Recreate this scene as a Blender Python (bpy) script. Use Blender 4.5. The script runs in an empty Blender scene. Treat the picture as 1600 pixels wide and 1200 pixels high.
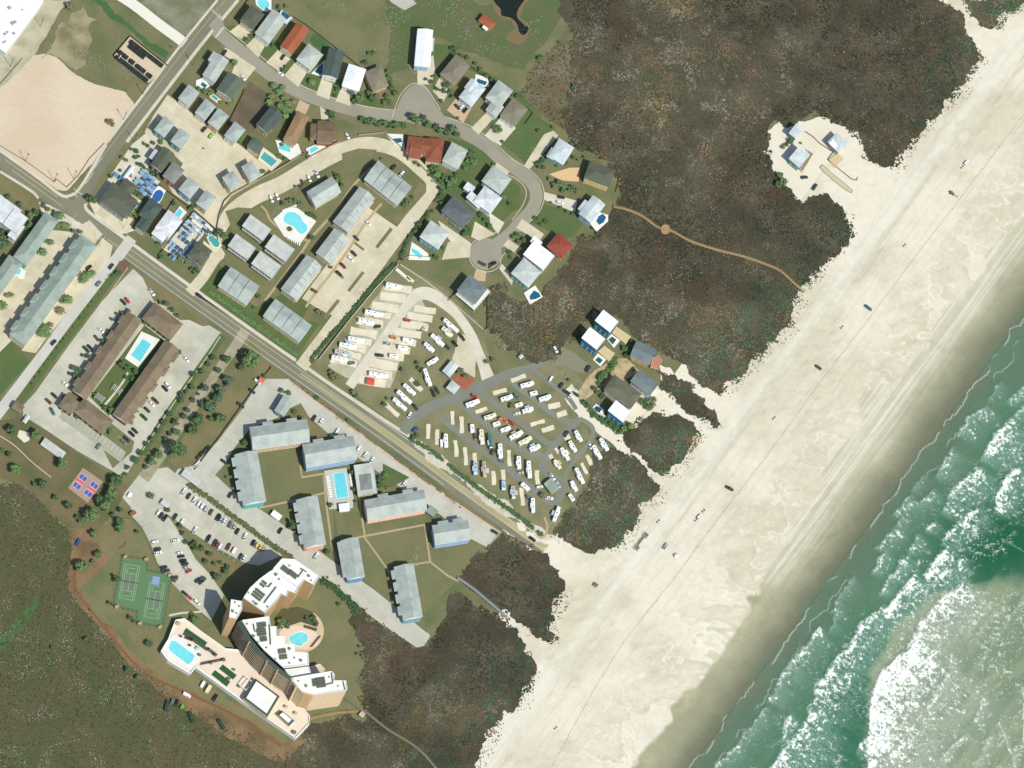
import bpy, math, random
import numpy as np
from mathutils import Vector, Matrix
from mathutils.geometry import tessellate_polygon
random.seed(7)
RNG = np.random.default_rng(11)
SC = bpy.context.scene
COL = SC.collection
# ---------------------------------------------------------------- camera, light, exposure
S = 0.45                                   # metres on the ground per photo pixel
TH = math.radians(28.0)                    # the aerial camera looks 28 degrees off straight down
DIST = 6000.0
AX = Vector((0.451, 0.8925, 0)).normalized()
BX = Vector((AX.y, -AX.x, 0))
VIEW = Vector((AX.x*math.sin(TH), AX.y*math.sin(TH), -math.cos(TH)))
U0 = BX.cross(VIEW)
CR = AX.x*U0 + AX.y*BX
CU = AX.y*U0 - AX.x*BX
CPOS = -VIEW*DIST
cam_data = bpy.data.cameras.new('aerial_camera')
cam = bpy.data.objects.new('aerial_camera', cam_data)
COL.objects.link(cam)
M3 = Matrix((CR, CU, -VIEW)).transposed()
cam.matrix_world = Matrix.Translation(CPOS) @ M3.to_4x4()
cam_data.sensor_width = 36.0
cam_data.lens = 36.0*DIST/(1600*S)
cam_data.clip_start = 100.0
cam_data.clip_end = 40000.0
SC.camera = cam

SHV = AX*5.64 - BX*8.05                    # how a 12.9 m pole throws its shadow
SUN_EL = math.atan2(12.9, SHV.length)
SUN_TO = Vector((-SHV.x, -SHV.y, 12.9)).normalized()
world = bpy.data.worlds.new('World')
SC.world = world
world.use_nodes = True
wn = world.node_tree.nodes
sky = wn.new('ShaderNodeTexSky')
sky.sky_type = 'NISHITA'
sky.sun_disc = False
sky.sun_elevation = SUN_EL
sky.sun_rotation = math.atan2(SUN_TO.x, SUN_TO.y)
wn['Background'].inputs[1].default_value = 0.125
world.node_tree.links.new(sky.outputs[0], wn['Background'].inputs[0])
sun_data = bpy.data.lights.new('sun', 'SUN')
sun_data.energy = 4.0
sun_data.angle = math.radians(0.5)
sun_data.color = (1.0, 0.985, 0.885)
sun = bpy.data.objects.new('sun', sun_data)
sun.rotation_euler = (-SUN_TO).to_track_quat('-Z', 'Y').to_euler()
sun.location = SUN_TO*800
COL.objects.link(sun)
SC.view_settings.view_transform = 'Standard'
SC.view_settings.look = 'None'
SC.view_settings.exposure = 0.19
SC.view_settings.gamma = 1.0
SC.view_settings.use_curve_mapping = False

# ---------------------------------------------------------------- survey: photo pixel -> place on the ground (or on a roof at height z)
def g(px, py, z=0.0):
    d = VIEW + CR*((px-800)*S/DIST) + CU*((600-py)*S/DIST)
    t = (z-CPOS.z)/d.z
    p = CPOS + d*t
    return Vector((p.x, p.y, z))

_o = g(800, 600); _ex = g(801, 600)-_o; _ey = g(800, 601)-_o
def gnp(px, py):                            # the same, for whole arrays
    dx = VIEW.x + CR.x*((px-800)*S/DIST) + CU.x*((600-py)*S/DIST)
    dy = VIEW.y + CR.y*((px-800)*S/DIST) + CU.y*((600-py)*S/DIST)
    dz = VIEW.z + CR.z*((px-800)*S/DIST) + CU.z*((600-py)*S/DIST)
    t = -CPOS.z/dz
    return CPOS.x+dx*t, CPOS.y+dy*t

def heading(ang):                           # compass angle in the photo -> angle on the ground
    a = math.radians(ang)
    v = _ex*math.cos(a) - _ey*math.sin(a)
    return math.atan2(v.y, v.x)

# ---------------------------------------------------------------- materials
K = 1.36
def lin(c):
    c /= 255.0
    return c/12.92 if c <= 0.04045 else ((c+0.055)/1.055)**2.4
def C(r, gg, b):
    return tuple(min(0.82, lin(x)/K) for x in (r, gg, b))
MATS = {}
def mat(name, col, var=0.12, scale=1.2, col2=None, scale2=0.05, amt2=0.6, rough=0.85, metallic=0.0, bump=0.0, detail=4.0, slabs=None, spec=0.3):
    if name in MATS: return MATS[name]
    m = bpy.data.materials.new(name); m.use_nodes = True
    nt = m.node_tree; N = nt.nodes; Lk = nt.links
    b = N['Principled BSDF']
    b.inputs['Roughness'].default_value = rough
    b.inputs['Metallic'].default_value = metallic
    b.inputs['Specular IOR Level'].default_value = spec
    geo = N.new('ShaderNodeNewGeometry')
    n1 = N.new('ShaderNodeTexNoise'); n1.inputs['Scale'].default_value = scale; n1.inputs['Detail'].default_value = detail
    n1.inputs['Roughness'].default_value = 0.65
    Lk.new(geo.outputs['Position'], n1.inputs['Vector'])
    ramp = N.new('ShaderNodeValToRGB')
    e = ramp.color_ramp.elements
    e[0].position = 0.3; e[1].position = 0.7
    lo = [max(0, c*(1-var)) for c in col]; hi = [min(0.9, c*(1+var)) for c in col]
    e[0].color = (*lo, 1); e[1].color = (*hi, 1)
    Lk.new(n1.outputs['Fac'], ramp.inputs[0])
    out = ramp.outputs[0]
    if col2 is not None:
        n2 = N.new('ShaderNodeTexNoise'); n2.inputs['Scale'].default_value = scale2; n2.inputs['Detail'].default_value = 5
        Lk.new(geo.outputs['Position'], n2.inputs['Vector'])
        mr = N.new('ShaderNodeMapRange'); mr.inputs[1].default_value = 0.42; mr.inputs[2].default_value = 0.64; mr.inputs[3].default_value = 0; mr.inputs[4].default_value = amt2
        Lk.new(n2.outputs['Fac'], mr.inputs[0])
        mx = N.new('ShaderNodeMix'); mx.data_type = 'RGBA'
        r2 = N.new('ShaderNodeValToRGB')
        e = r2.color_ramp.elements; e[0].position = 0.3; e[1].position = 0.7
        e[0].color = (*[max(0, c*(1-var)) for c in col2], 1); e[1].color = (*[min(0.9, c*(1+var)) for c in col2], 1)
        Lk.new(n1.outputs['Fac'], r2.inputs[0])
        Lk.new(mr.outputs[0], mx.inputs[0]); Lk.new(out, mx.inputs[6]); Lk.new(r2.outputs[0], mx.inputs[7])
        out = mx.outputs[2]
    if slabs:
        ang, w, h, dark = slabs
        mp = N.new('ShaderNodeMapping'); mp.inputs['Rotation'].default_value = (0, 0, -heading(ang))
        Lk.new(geo.outputs['Position'], mp.inputs[0])
        br = N.new('ShaderNodeTexBrick'); br.offset = 0.0
        br.inputs['Scale'].default_value = 1.0; br.inputs['Brick Width'].default_value = w; br.inputs['Row Height'].default_value = h
        br.inputs['Mortar Size'].default_value = 0.1; br.inputs['Color1'].default_value = (1, 1, 1, 1)
        br.inputs['Color2'].default_value = (0.86, 0.87, 0.87, 1); br.inputs['Mortar'].default_value = (dark, dark, dark, 1)
        Lk.new(mp.outputs[0], br.inputs['Vector'])
        mu = N.new('ShaderNodeMix'); mu.data_type = 'RGBA'; mu.blend_type = 'MULTIPLY'; mu.inputs[0].default_value = 0.8
        Lk.new(out, mu.inputs[6]); Lk.new(br.outputs['Color'], mu.inputs[7]); out = mu.outputs[2]
    Lk.new(out, b.inputs['Base Color'])
    if bump:
        bp = N.new('ShaderNodeBump'); bp.inputs['Strength'].default_value = bump; bp.inputs['Distance'].default_value = 0.3
        Lk.new(n1.outputs['Fac'], bp.inputs['Height']); Lk.new(bp.outputs[0], b.inputs['Normal'])
    MATS[name] = m
    return m
def attr_mat(name, rough=0.9, noise=0.0, nscale=1.5):      # colour carried by the mesh as an attribute
    m = bpy.data.materials.new(name); m.use_nodes = True
    N = m.node_tree.nodes; Lk = m.node_tree.links; b = N['Principled BSDF']
    b.inputs['Roughness'].default_value = rough; b.inputs['Specular IOR Level'].default_value = 0.2
    at = N.new('ShaderNodeAttribute'); at.attribute_name = 'tint'
    out = at.outputs['Color']
    if noise:
        geo = N.new('ShaderNodeNewGeometry')
        n1 = N.new('ShaderNodeTexNoise'); n1.inputs['Scale'].default_value = nscale; n1.inputs['Detail'].default_value = 5
        Lk.new(geo.outputs['Position'], n1.inputs['Vector'])
        mr = N.new('ShaderNodeMapRange'); mr.inputs[1].default_value = .3; mr.inputs[2].default_value = .7; mr.inputs[3].default_value = 1-noise; mr.inputs[4].default_value = 1+noise
        Lk.new(n1.outputs['Fac'], mr.inputs[0])
        vm = N.new('ShaderNodeVectorMath'); vm.operation = 'SCALE'
        Lk.new(out, vm.inputs[0]); Lk.new(mr.outputs[0], vm.inputs['Scale']); out = vm.outputs[0]
    Lk.new(out, b.inputs['Base Color'])
    MATS[name] = m
    return m

# ---------------------------------------------------------------- object helpers
def tag(o, label=None, cat=None, group=None, kind=None):
    if label: o['label'] = label
    if cat: o['category'] = cat
    if group: o['group'] = group
    if kind: o['kind'] = kind
    return o
def link(o, parent=None):
    COL.objects.link(o)
    if parent is not None: o.parent = parent
    return o
class MB:
    def __init__(s): s.v = []; s.f = []; s.m = []
    def add(s, vs, fs, m=0):
        b = len(s.v); s.v += [tuple(p) for p in vs]; s.f += [tuple(i+b for i in f) for f in fs]; s.m += [m]*len(fs)
        return s
    def prism(s, base, z0, z1, m=0, mtop=None, top=None):   # base: list of xy, extruded
        n = len(base); top = top or base
        s.add([(p[0], p[1], z0) for p in base]+[(p[0], p[1], z1) for p in top], [(i, (i+1) % n, n+(i+1) % n, n+i) for i in range(n)], m)
        tris = tessellate_polygon([[Vector((p[0], p[1], 0)) for p in top]])
        s.add([(p[0], p[1], z1) for p in top], [tuple(t) for t in tris] if n > 4 else [tuple(range(n))], m if mtop is None else mtop)
        return s
    def box(s, x, y, z, sx, sy, sz, rot=0.0, m=0):           # z is the bottom
        c, q = math.cos(rot), math.sin(rot)
        b = [(x+c*u-q*v, y+q*u+c*v) for u, v in ((-sx/2, -sy/2), (sx/2, -sy/2), (sx/2, sy/2), (-sx/2, sy/2))]
        s.prism(b, z, z+sz, m)
        k = len(s.v)-4
        s.add([(p[0], p[1], z) for p in b], [(3, 2, 1, 0)], m)
        return s
    def bar(s, p, q, w, h, m=0):                              # a square bar from p to q
        p = Vector(p); q = Vector(q); d = (q-p).normalized()
        a = d.cross(Vector((0, 0, 1)))
        a = a.normalized()*w/2 if a.length > 1e-4 else Vector((w/2, 0, 0))
        b = a.cross(d).normalized()*h/2
        vs = [r+x*a+y*b for r in (p, q) for x, y in ((-1, -1), (1, -1), (1, 1), (-1, 1))]
        s.add(vs, [(0, 1, 2, 3), (7, 6, 5, 4)]+[(i, (i+1) % 4, 4+(i+1) % 4, 4+i) for i in range(4)], m)
        return s
    def cyl(s, x, y, z0, z1, r0, r1=None, n=8, m=0, cap=True):
        r1 = r0 if r1 is None else r1
        a = [2*math.pi*i/n for i in range(n)]
        s.add([(x+r0*math.cos(t), y+r0*math.sin(t), z0) for t in a]+[(x+r1*math.cos(t), y+r1*math.sin(t), z1) for t in a],
              [(i, (i+1) % n, n+(i+1) % n, n+i) for i in range(n)]+([tuple(range(n, 2*n))] if cap else []), m)
        return s
    def mesh(s, name, mats, origin=(0, 0, 0), smooth=False):
        me = bpy.data.meshes.new(name)
        o = origin
        me.from_pydata([(v[0]-o[0], v[1]-o[1], v[2]-o[2]) for v in s.v], [], s.f)
        for m in (mats if isinstance(mats, (list, tuple)) else [mats]): me.materials.append(m)
        if any(s.m): me.polygons.foreach_set('material_index', s.m)
        if smooth: me.polygons.foreach_set('use_smooth', [True]*len(s.f))
        me.update()
        return me
    def obj(s, name, mats, parent=None, origin=None, smooth=False):
        if origin is None: origin = parent.location if parent is not None else (0, 0, 0)
        o = bpy.data.objects.new(name, s.mesh(name, mats, origin, smooth))
        return link(o, parent)
def empty(name, loc, label, cat, group=None, kind=None, rot=0.0):
    o = bpy.data.objects.new(name, None); o.empty_display_size = 0.5
    o.location = loc; o.rotation_euler = (0, 0, rot); link(o)
    return tag(o, label, cat, group, kind)
def inst(name, me, parent, loc=(0, 0, 0), rot=0.0, scale=None):
    o = bpy.data.objects.new(name, me); o.location = loc; o.rotation_euler = (0, 0, rot)
    if scale is not None: o.scale = (scale,)*3 if isinstance(scale, (int, float)) else scale
    return link(o, parent)
def fractal(pts, amt, step=4.0):            # ragged edge: midpoints pushed aside, again and again
    out = list(pts)
    while True:
        new = []; split = False
        n = len(out)
        for i in range(n):
            a, b = out[i], out[(i+1) % n]
            new.append(a)
            d = math.hypot(b[0]-a[0], b[1]-a[1])
            if d > step:
                split = True
                k = random.uniform(-1, 1)*amt*d
                new.append(((a[0]+b[0])/2 - (b[1]-a[1])/d*k, (a[1]+b[1])/2 + (b[0]-a[0])/d*k))
        out = new
        if not split: return out
def smooth_line(pts, closed=False, n=6):
    P = [Vector((p[0], p[1])) for p in pts]; out = []
    m = len(P)
    for i in range(m if closed else m-1):
        if closed: a, b, c, d = P[(i-1) % m], P[i], P[(i+1) % m], P[(i+2) % m]
        else: a, b, c, d = P[max(i-1, 0)], P[i], P[i+1], P[min(i+2, m-1)]
        for k in range(n):
            t = k/n
            out.append(0.5*((2*b)+(c-a)*t+(2*a-5*b+4*c-d)*t*t+(3*b-3*c+d-a)*t**3))
    if not closed: out.append(P[-1])
    return [(p.x, p.y) for p in out]
_zr = []                                     # flush sheets that overlap get their own height
def zstep(z, pts):
    x0, x1 = min(p[0] for p in pts)-9, max(p[0] for p in pts)+9; y0, y1 = min(p[1] for p in pts)-9, max(p[1] for p in pts)+9
    near = [r[4] for r in _zr if r[0] < x1 and r[1] > x0 and r[2] < y1 and r[3] > y0]
    while any(abs(q-z) < .0046 for q in near): z += .005
    _zr.append((x0, x1, y0, y1, z)); return z
def sheet(name, pts, m, z, label, cat, kind='structure', frac=0.0, step=4.0, rnd=False, thick=0.0, group=None):
    z = zstep(z, pts)
    if rnd: pts = smooth_line(pts, True, 5)
    if frac: pts = fractal(pts, frac, step)
    W = [g(x, y) for x, y in pts]
    tris = tessellate_polygon([[Vector((p.x, p.y, 0)) for p in W]])
    b = MB()
    b.add([(p.x, p.y, z) for p in W], [tuple(t) for t in tris])
    if thick:
        n = len(W)
        b.add([(p.x, p.y, z) for p in W]+[(p.x, p.y, z-thick) for p in W], [(i, (i+1) % n, n+(i+1) % n, n+i) for i in range(n)])
    return tag(b.obj(name, m), label, cat, group, kind)
def ribbon_mesh(b, pts, width, z, m=0, smooth=True, n=6, z1=None):
    if smooth and len(pts) > 2:
        if len(pts[0]) > 2:
            ws = smooth_line([(i, p[2]) for i, p in enumerate(pts)], n=n); q = smooth_line([p[:2] for p in pts], n=n)
            pts = [(a[0], a[1], w[1]) for a, w in zip(q, ws)]
        else: pts = smooth_line(pts, n=n)
    P = [Vector(p[:2]) for p in pts]; vs = []
    for i, p in enumerate(P):
        d = (P[min(i+1, len(P)-1)]-P[max(i-1, 0)]).normalized(); nrm = Vector((-d.y, d.x))
        w = (pts[i][2] if len(pts[i]) > 2 else width)/2
        for sgn in (1, -1):
            q = g(p.x+nrm.x*w*sgn, p.y+nrm.y*w*sgn); vs.append((q.x, q.y, z))
    b.add(vs, [(2*i, 2*i+1, 2*i+3, 2*i+2) for i in range(len(P)-1)], m)
    return b
def ribbon(name, pts, width, z, m, label, cat='road', smooth=True, kind='structure', kerb=None):
    b = ribbon_mesh(MB(), pts, width, zstep(z, pts), 0, smooth)
    return tag(b.obj(name, m), label, cat, None, kind)
def disc(cx, cy, r, n=28, ry=None, rot=0):
    ry = ry or r; a = math.radians(rot)
    return [(cx+r*math.cos(t)*math.cos(a)-ry*math.sin(t)*math.sin(a), cy+r*math.cos(t)*math.sin(a)+ry*math.sin(t)*math.cos(a)) for t in [2*math.pi*i/n for i in range(n)]]
def rect(cx, cy, L, W, ang):                # rectangle in the photo plan: L along ang
    a = math.radians(ang); u = (math.cos(a), -math.sin(a)); v = (math.sin(a), math.cos(a))
    return [(cx+u[0]*i*L/2+v[0]*j*W/2, cy+u[1]*i*L/2+v[1]*j*W/2) for i, j in ((-1, -1), (1, -1), (1, 1), (-1, 1))]
# ---------------------------------------------------------------- numpy noise
def vnoise(x, y, seed=0):
    xi = np.floor(x).astype(np.int64); yi = np.floor(y).astype(np.int64); fx = x-xi; fy = y-yi
    fx = fx*fx*(3-2*fx); fy = fy*fy*(3-2*fy)
    def h(a, b):
        n = (a*374761393 + b*668265263 + seed*1442695041) & 0x7fffffff
        n = ((n ^ (n >> 13))*1274126177) & 0x7fffffff
        return ((n ^ (n >> 16)) & 0xffff)/65535.0
    return (h(xi, yi)*(1-fx)+h(xi+1, yi)*fx)*(1-fy)+(h(xi, yi+1)*(1-fx)+h(xi+1, yi+1)*fx)*fy
def fbm(x, y, seed=0, oct=5, gain=0.55):
    s = 0; a = 1; t = 0
    for i in range(oct):
        s = s+a*vnoise(x*2**i, y*2**i, seed+i*17); t += a; a *= gain
    return s/t
def ridged(x, y, seed=0, oct=4):
    s = 0; a = 1; t = 0
    for i in range(oct):
        s = s+a*(1-abs(2*vnoise(x*2**i, y*2**i, seed+i*31)-1)); t += a; a *= 0.6
    return s/t
def sstep(a, b, x):
    t = np.clip((x-a)/(b-a), 0, 1); return t*t*(3-2*t)
def in_poly(px, py, poly):
    inside = np.zeros(px.shape, bool); n = len(poly); j = n-1
    for i in range(n):
        xi, yi = poly[i]; xj, yj = poly[j]
        if yi != yj:
            c = ((yi > py) != (yj > py)) & (px < (xj-xi)*(py-yi)/(yj-yi)+xi)
            inside ^= c
        j = i
    return inside
def np_mesh(name, verts, faces, k, mats, tint=None):
    me = bpy.data.meshes.new(name)
    me.vertices.add(len(verts)); me.vertices.foreach_set('co', np.asarray(verts, np.float32).ravel())
    nf = len(faces)
    me.loops.add(nf*k); me.loops.foreach_set('vertex_index', np.asarray(faces, np.int32).ravel())
    me.polygons.add(nf)
    me.polygons.foreach_set('loop_start', np.arange(0, nf*k, k, dtype=np.int32))
    me.polygons.foreach_set('loop_total', np.full(nf, k, np.int32))
    for m in (mats if isinstance(mats, (list, tuple)) else [mats]): me.materials.append(m)
    if tint is not None:
        at = me.attributes.new('tint', 'FLOAT_COLOR', 'POINT')
        at.data.foreach_set('color', np.concatenate([np.asarray(tint, np.float32), np.ones((len(tint), 1), np.float32)], 1).ravel())
    me.update(calc_edges=True)
    return me
ORD = 'first second third fourth fifth sixth seventh eighth ninth tenth eleventh twelfth thirteenth fourteenth fifteenth sixteenth seventeenth eighteenth nineteenth twentieth'.split()
# ================================================================ THE LAND
GRASS = mat('lawn_grass', C(126, 122, 86), .34, 1.5, C(100, 110, 70), .04, .9, bump=.5)
LAWN = mat('mown_lawn', C(117, 119, 81), .28, 1.6, C(131, 124, 88), .07, .8, bump=.4)
GREEN = mat('watered_grass', C(86, 108, 60), .26, 1.6, C(104, 110, 68), .08, .8, bump=.4)
LUSH = mat('lush_green_grass', C(74, 108, 62), .34, 1.4, C(70, 100, 60), .12, .6)
DRYG = mat('dry_grass', C(132, 122, 86), .24, 1.5, C(112, 112, 72), .06, .8, bump=.4)
SAND = mat('pale_sand', C(234, 226, 205), .05, .8, C(228, 216, 190), .05, .6, rough=.95)
DIRT = mat('graded_dirt', C(222, 204, 177), .05, .35, C(212, 192, 163), .025, .8, rough=.95)
TRACK = mat('brown_dirt', C(142, 116, 84), .26, 1.2, C(108, 92, 64), .07, .9, rough=.95)
CREAM = mat('cream_concrete', C(224, 213, 184), .06, .7, C(205, 194, 162), .06, .7, slabs=(53, 4.6, 4.6, .8))
CREAM2 = mat('pale_concrete', C(226, 219, 198), .05, .7, C(214, 205, 180), .08, .6, slabs=(47, 4.0, 4.0, .86))
CONC = mat('grey_concrete', C(206, 203, 186), .06, .6, C(190, 188, 170), .05, .7, slabs=(-36, 5.5, 5.5, .84))
CONCH = mat('worn_concrete', C(212, 207, 187), .06, .9, C(186, 184, 163), .04, .9, slabs=(54, 5.5, 5.5, .8))
ASPH = mat('old_asphalt', C(136, 134, 112), .07, .6, C(122, 121, 101), .03, .7, rough=.9)
ASPHD = mat('dark_asphalt', C(130, 133, 120), .08, .9, C(140, 141, 127), .05, .6, rough=.9)
STREET = mat('tan_street_asphalt', C(162, 156, 137), .07, 1.2, C(150, 145, 126), .05, .7, rough=.9)
MEDIAN = mat('sanded_lane', C(168, 162, 126), .06, .5, C(186, 176, 140), .03, .8, rough=.9)
WALK = mat('sidewalk_concrete', C(216, 208, 186), .07, 1.2, C(200, 190, 165), .1, .6)
PAINT = mat('white_road_paint', C(228, 226, 212), .08, 2)
PAINTY = mat('yellow_road_paint', C(224, 206, 150), .08, 2)
SCRUBG = mat('scrub_soil', C(74, 70, 54), .3, 1.1, C(106, 100, 80), .04, .6, rough=1)
FIELDG = mat('field_soil', C(94, 90, 64), .32, 1.1, C(80, 90, 56), .025, .9, rough=1)

b = MB(); b.add([(-4000, -4000, -.06), (4000, -4000, -.06), (4000, 4000, -.06), (-4000, 4000, -.06)], [(0, 1, 2, 3)])
tag(b.obj('ground', GRASS), 'dry olive green grassland under the whole town', 'ground', None, 'structure')

# ---- beach and sea as fine grids laid out along the shoreline
NX, NY, TX, TY = .806, .592, -.592, .806
def shore_grid(s0, s1, t0, t1, st):
    s = np.arange(s0, s1+.1, st); t = np.arange(t0, t1+.1, st)
    Sg, Tg = np.meshgrid(s, t)
    px = Sg*NX+Tg*TX; py = Sg*NY+Tg*TY
    n, m = Sg.shape
    idx = np.arange(n*m).reshape(n, m)
    f = np.stack([idx[:-1, :-1], idx[:-1, 1:], idx[1:, 1:], idx[1:, :-1]], -1).reshape(-1, 4)
    keep = ((px > -40) & (px < 1660) & (py > -60) & (py < 1260)).ravel()
    f = f[keep[f].all(1)]
    used = np.unique(f); remap = -np.ones(n*m, np.int64); remap[used] = np.arange(len(used))
    return Sg.ravel()[used], Tg.ravel()[used], px.ravel()[used], py.ravel()[used], remap[f]
def L3(c): return np.array(C(*c))
def mixc(a, b, t): return a*(1-t[:, None])+b*t[:, None]

s, t, px, py, F = shore_grid(1195, 1604, -960, 840, 1.5)
big = fbm(px/85, py/85, 3); mid = fbm(px/30, py/30, 9); fine = fbm(px/6, py/6, 5, 3)
col = mixc(np.tile(L3((234, 225, 203)), (len(s), 1)), L3((220, 210, 185)), sstep(.4, .7, big))
strk = fbm((s+6*(mid-.5))/9, t/150, 21)
col = mixc(col, L3((206, 200, 174)), sstep(.48, .7, strk)*np.exp(-((s-1341)/16)**2)*.95)
col = mixc(col, L3((230, 230, 212)), np.exp(-((s-1318)/9)**2)*.6)
warp = fbm(px/55, py/55, 41, 3)
cell = fbm((px+46*(warp-.5))/48, (py+30*(warp-.5))/30, 33, 3)
col = mixc(col, L3((211, 203, 174)), sstep(.5, .54, cell)*(1-sstep(.54, .7, cell)*.7)*sstep(1390, 1480, s)*.85)
cell2 = fbm((px+20*(warp-.5))/24, (py-12*(warp-.5))/15, 35, 3)
col = mixc(col, L3((216, 208, 184)), sstep(.5, .53, cell2)*(1-sstep(.53, .66, cell2))*sstep(1375, 1430, s)*.6)
col = mixc(col, L3((247, 242, 228)), sstep(.47, .5, cell2)*(1-sstep(.5, .512, cell2))*sstep(1375, 1430, s)*.5)
col = mixc(col, L3((246, 240, 224)), sstep(.46, .5, cell)*(1-sstep(.5, .515, cell))*sstep(1385, 1450, s)*.6)
tk = np.interp(t, [-960, -573, -384, -184, 0, 103, 323, 840], [1492, 1490, 1470, 1468, 1500, 1512, 1504, 1500])
lobes = 34*(fbm(t/60, s*0+3.3, 71, 3)-.5)*2
edge = s-tk-lobes-18*(cell-.5)
up = 1-sstep(-20, 60, t)
fs = fbm(s/2.6, t/160, 55, 3)
zone = sstep(-3, 4, edge)
damp = mixc(np.tile(L3((204, 198, 172)), (len(s), 1)), L3((230, 223, 201)), sstep(.36, .68, fs)*.9)
low = mixc(np.tile(L3((188, 183, 152)), (len(s), 1)), L3((170, 167, 136)), sstep(.35, .65, mid))
damp = mixc(low, damp, up)
col = mixc(col, damp, zone)
ww = s+26*(fbm(px/60, py/60, 8)-.5)
col = mixc(col, L3((158, 157, 128)), sstep(1500, 1545, ww)*.95)
col = mixc(col, L3((120, 122, 98)), sstep(1534, 1574, ww))
for k in range(13):                          # faint tyre tracks running along the beach
    s0 = (1303, 1309, 1322, 1327, 1336, 1341, 1347, 1353, 1360, 1372, 1381, 1399, 1412)[k]
    col *= (1-.075*np.exp(-((s-s0-9*(fbm(t/70, t*0+k*2.7, 400+k, 3)-.5))/1.3)**2)*sstep(.35, .6, fbm(t/50, t*0+k*5.1, 430+k, 2)))[:, None]
rip = fbm((s+.4*t)/7, t/16, 450, 3); col *= (1-.07*sstep(.46, .7, rip)*sstep(.4, .6, big)-.035*sstep(.5, .7, fbm(px/22, py/14, 451)))[:, None]
col *= (.94+.12*fine)[:, None]
X, Y = gnp(px, py)
Z = .05+.22*(cell-.5)*sstep(1385, 1450, s)*(1-sstep(1500, 1530, s))+.12*(fine-.5)*(1-sstep(1480, 1520, s)) + .35*(big-.5)*(1-sstep(1500, 1560, s))
Z = np.where(s > 1560, .04, Z+.12*(1-sstep(1480, 1560, s)))
me = np_mesh('beach', np.stack([X, Y, Z], 1), F, 4, attr_mat('beach_sand', .92, .045, 1.6), col)
me.polygons.foreach_set('use_smooth', [True]*len(F))
tag(link(bpy.data.objects.new('beach', me)), 'broad pale sand beach with damp crescents and wet strip by the surf', 'beach', None, 'structure')

FRONTS = [  # breaking waves: front line, how far the foam trails seaward, how thick it is
 ([(1537, 638), (1515, 652), (1500, 676)], 26, .8), ([(1600, 606), (1575, 626)], 18, .8), ([(1600, 636), (1588, 650)], 22, .9),
 ([(1574, 664), (1560, 676), (1540, 708)], 48, 1.1), ([(1487, 705), (1478, 720), (1465, 742)], 24, .75), ([(1524, 738), (1492, 760), (1478, 792)], 44, 1.1),
 ([(1587, 735), (1570, 750), (1557, 776), (1556, 793)], 26, 1.5), ([(1457, 770), (1440, 782), (1417, 792), (1400, 822)], 24, .6), ([(1526, 798), (1512, 806), (1505, 820)], 24, 1.4),
 ([(1497, 818), (1484, 832), (1474, 844)], 30, 1.0), ([(1461, 818), (1448, 828)], 14, .9), ([(1402, 828), (1388, 840), (1372, 854)], 20, .8), ([(1434, 840), (1420, 862)], 20, .7),
 ([(1477, 860), (1460, 876), (1449, 897)], 34, 1.4), ([(1382, 862), (1374, 874), (1365, 894)], 16, .8), ([(1414, 870), (1404, 884), (1396, 902)], 22, .9),
 ([(1568, 843), (1584, 852), (1604, 864)], 12, 1.1), ([(1507, 873), (1499, 880), (1497, 892)], 10, 1.6),
 ([(1391, 898), (1384, 908), (1377, 926)], 18, .9), ([(1424, 903), (1402, 934), (1380, 956)], 36, 1.3), ([(1486, 890), (1466, 900), (1458, 912)], 36, 1.2),
 ([(1374, 955), (1350, 972), (1340, 984), (1331, 1006)], 42, 1.0), ([(1327, 1010), (1310, 1028), (1296, 1046), (1284, 1066)], 50, 1.2),
 ([(1277, 985), (1262, 1006), (1237, 1036), (1220, 1060), (1204, 1092)], 26, .85), ([(1276, 1072), (1270, 1098)], 56, 1.15), ([(1264, 1115), (1252, 1140), (1232, 1166), (1208, 1194)], 58, 1.15),
 ([(1231, 1120), (1222, 1152)], 24, .9), ([(1498, 918), (1476, 930), (1450, 958), (1436, 976), (1424, 1002)], 62, 1.2),
 ([(1422, 1015), (1400, 1030), (1380, 1048), (1370, 1070), (1361, 1100), (1357, 1150)], 105, 1.7), ([(1484, 1020), (1484, 1050), (1450, 1107)], 16, 1.1),
 ([(1358, 1148), (1355, 1204)], 34, 1.5), ([(1467, 1098), (1480, 1112), (1502, 1112)], 14, 1.1), ([(1539, 1093), (1530, 1104), (1522, 1126)], 18, .8),
 ([(1512, 1148), (1490, 1166), (1470, 1190)], 12, .8), ([(1604, 1060), (1598, 1100), (1600, 1160)], 18, .9), ([(1560, 1130), (1580, 1180), (1584, 1206)], 9, .8),
 ([(1197, 1110), (1170, 1140), (1145, 1172), (1112, 1204)], 22, .7), ([(1600, 930), (1560, 990), (1530, 1030)], 6, .45), ([(1548, 1150), (1520, 1200)], 10, .6),
 ([(1366, 1188), (1350, 1204)], 40, 1.2), ([(1420, 780), (1400, 800)], 30, .7), ([(1330, 905), (1318, 925), (1300, 955)], 20, .55), ([(1345, 1000), (1330, 1030)], 30, .6),
 ([(1440, 742), (1425, 765)], 20, .5), ([(1560, 600), (1545, 625)], 22, .5), ([(1310, 950), (1296, 985)], 22, .55), ([(1250, 1030), (1240, 1062)], 30, .5)]
s, t, px, py, F = shore_grid(1573, 2050, -800, 560, 1.0)
mid = fbm(px/36, py/36, 9); fine = fbm(px/7, py/7, 5, 3)
ss = s+34*(fbm(px/45, py/45, 18)-.5)
col = mixc(np.tile(L3((116, 124, 94)), (len(s), 1)), L3((96, 124, 96)), sstep(1575, 1600, ss))
col = mixc(col, L3((84, 132, 98)), sstep(1605, 1660, ss))
col = mixc(col, L3((56, 122, 86)), sstep(1640, 1740, ss+30*(mid-.5)))
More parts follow.
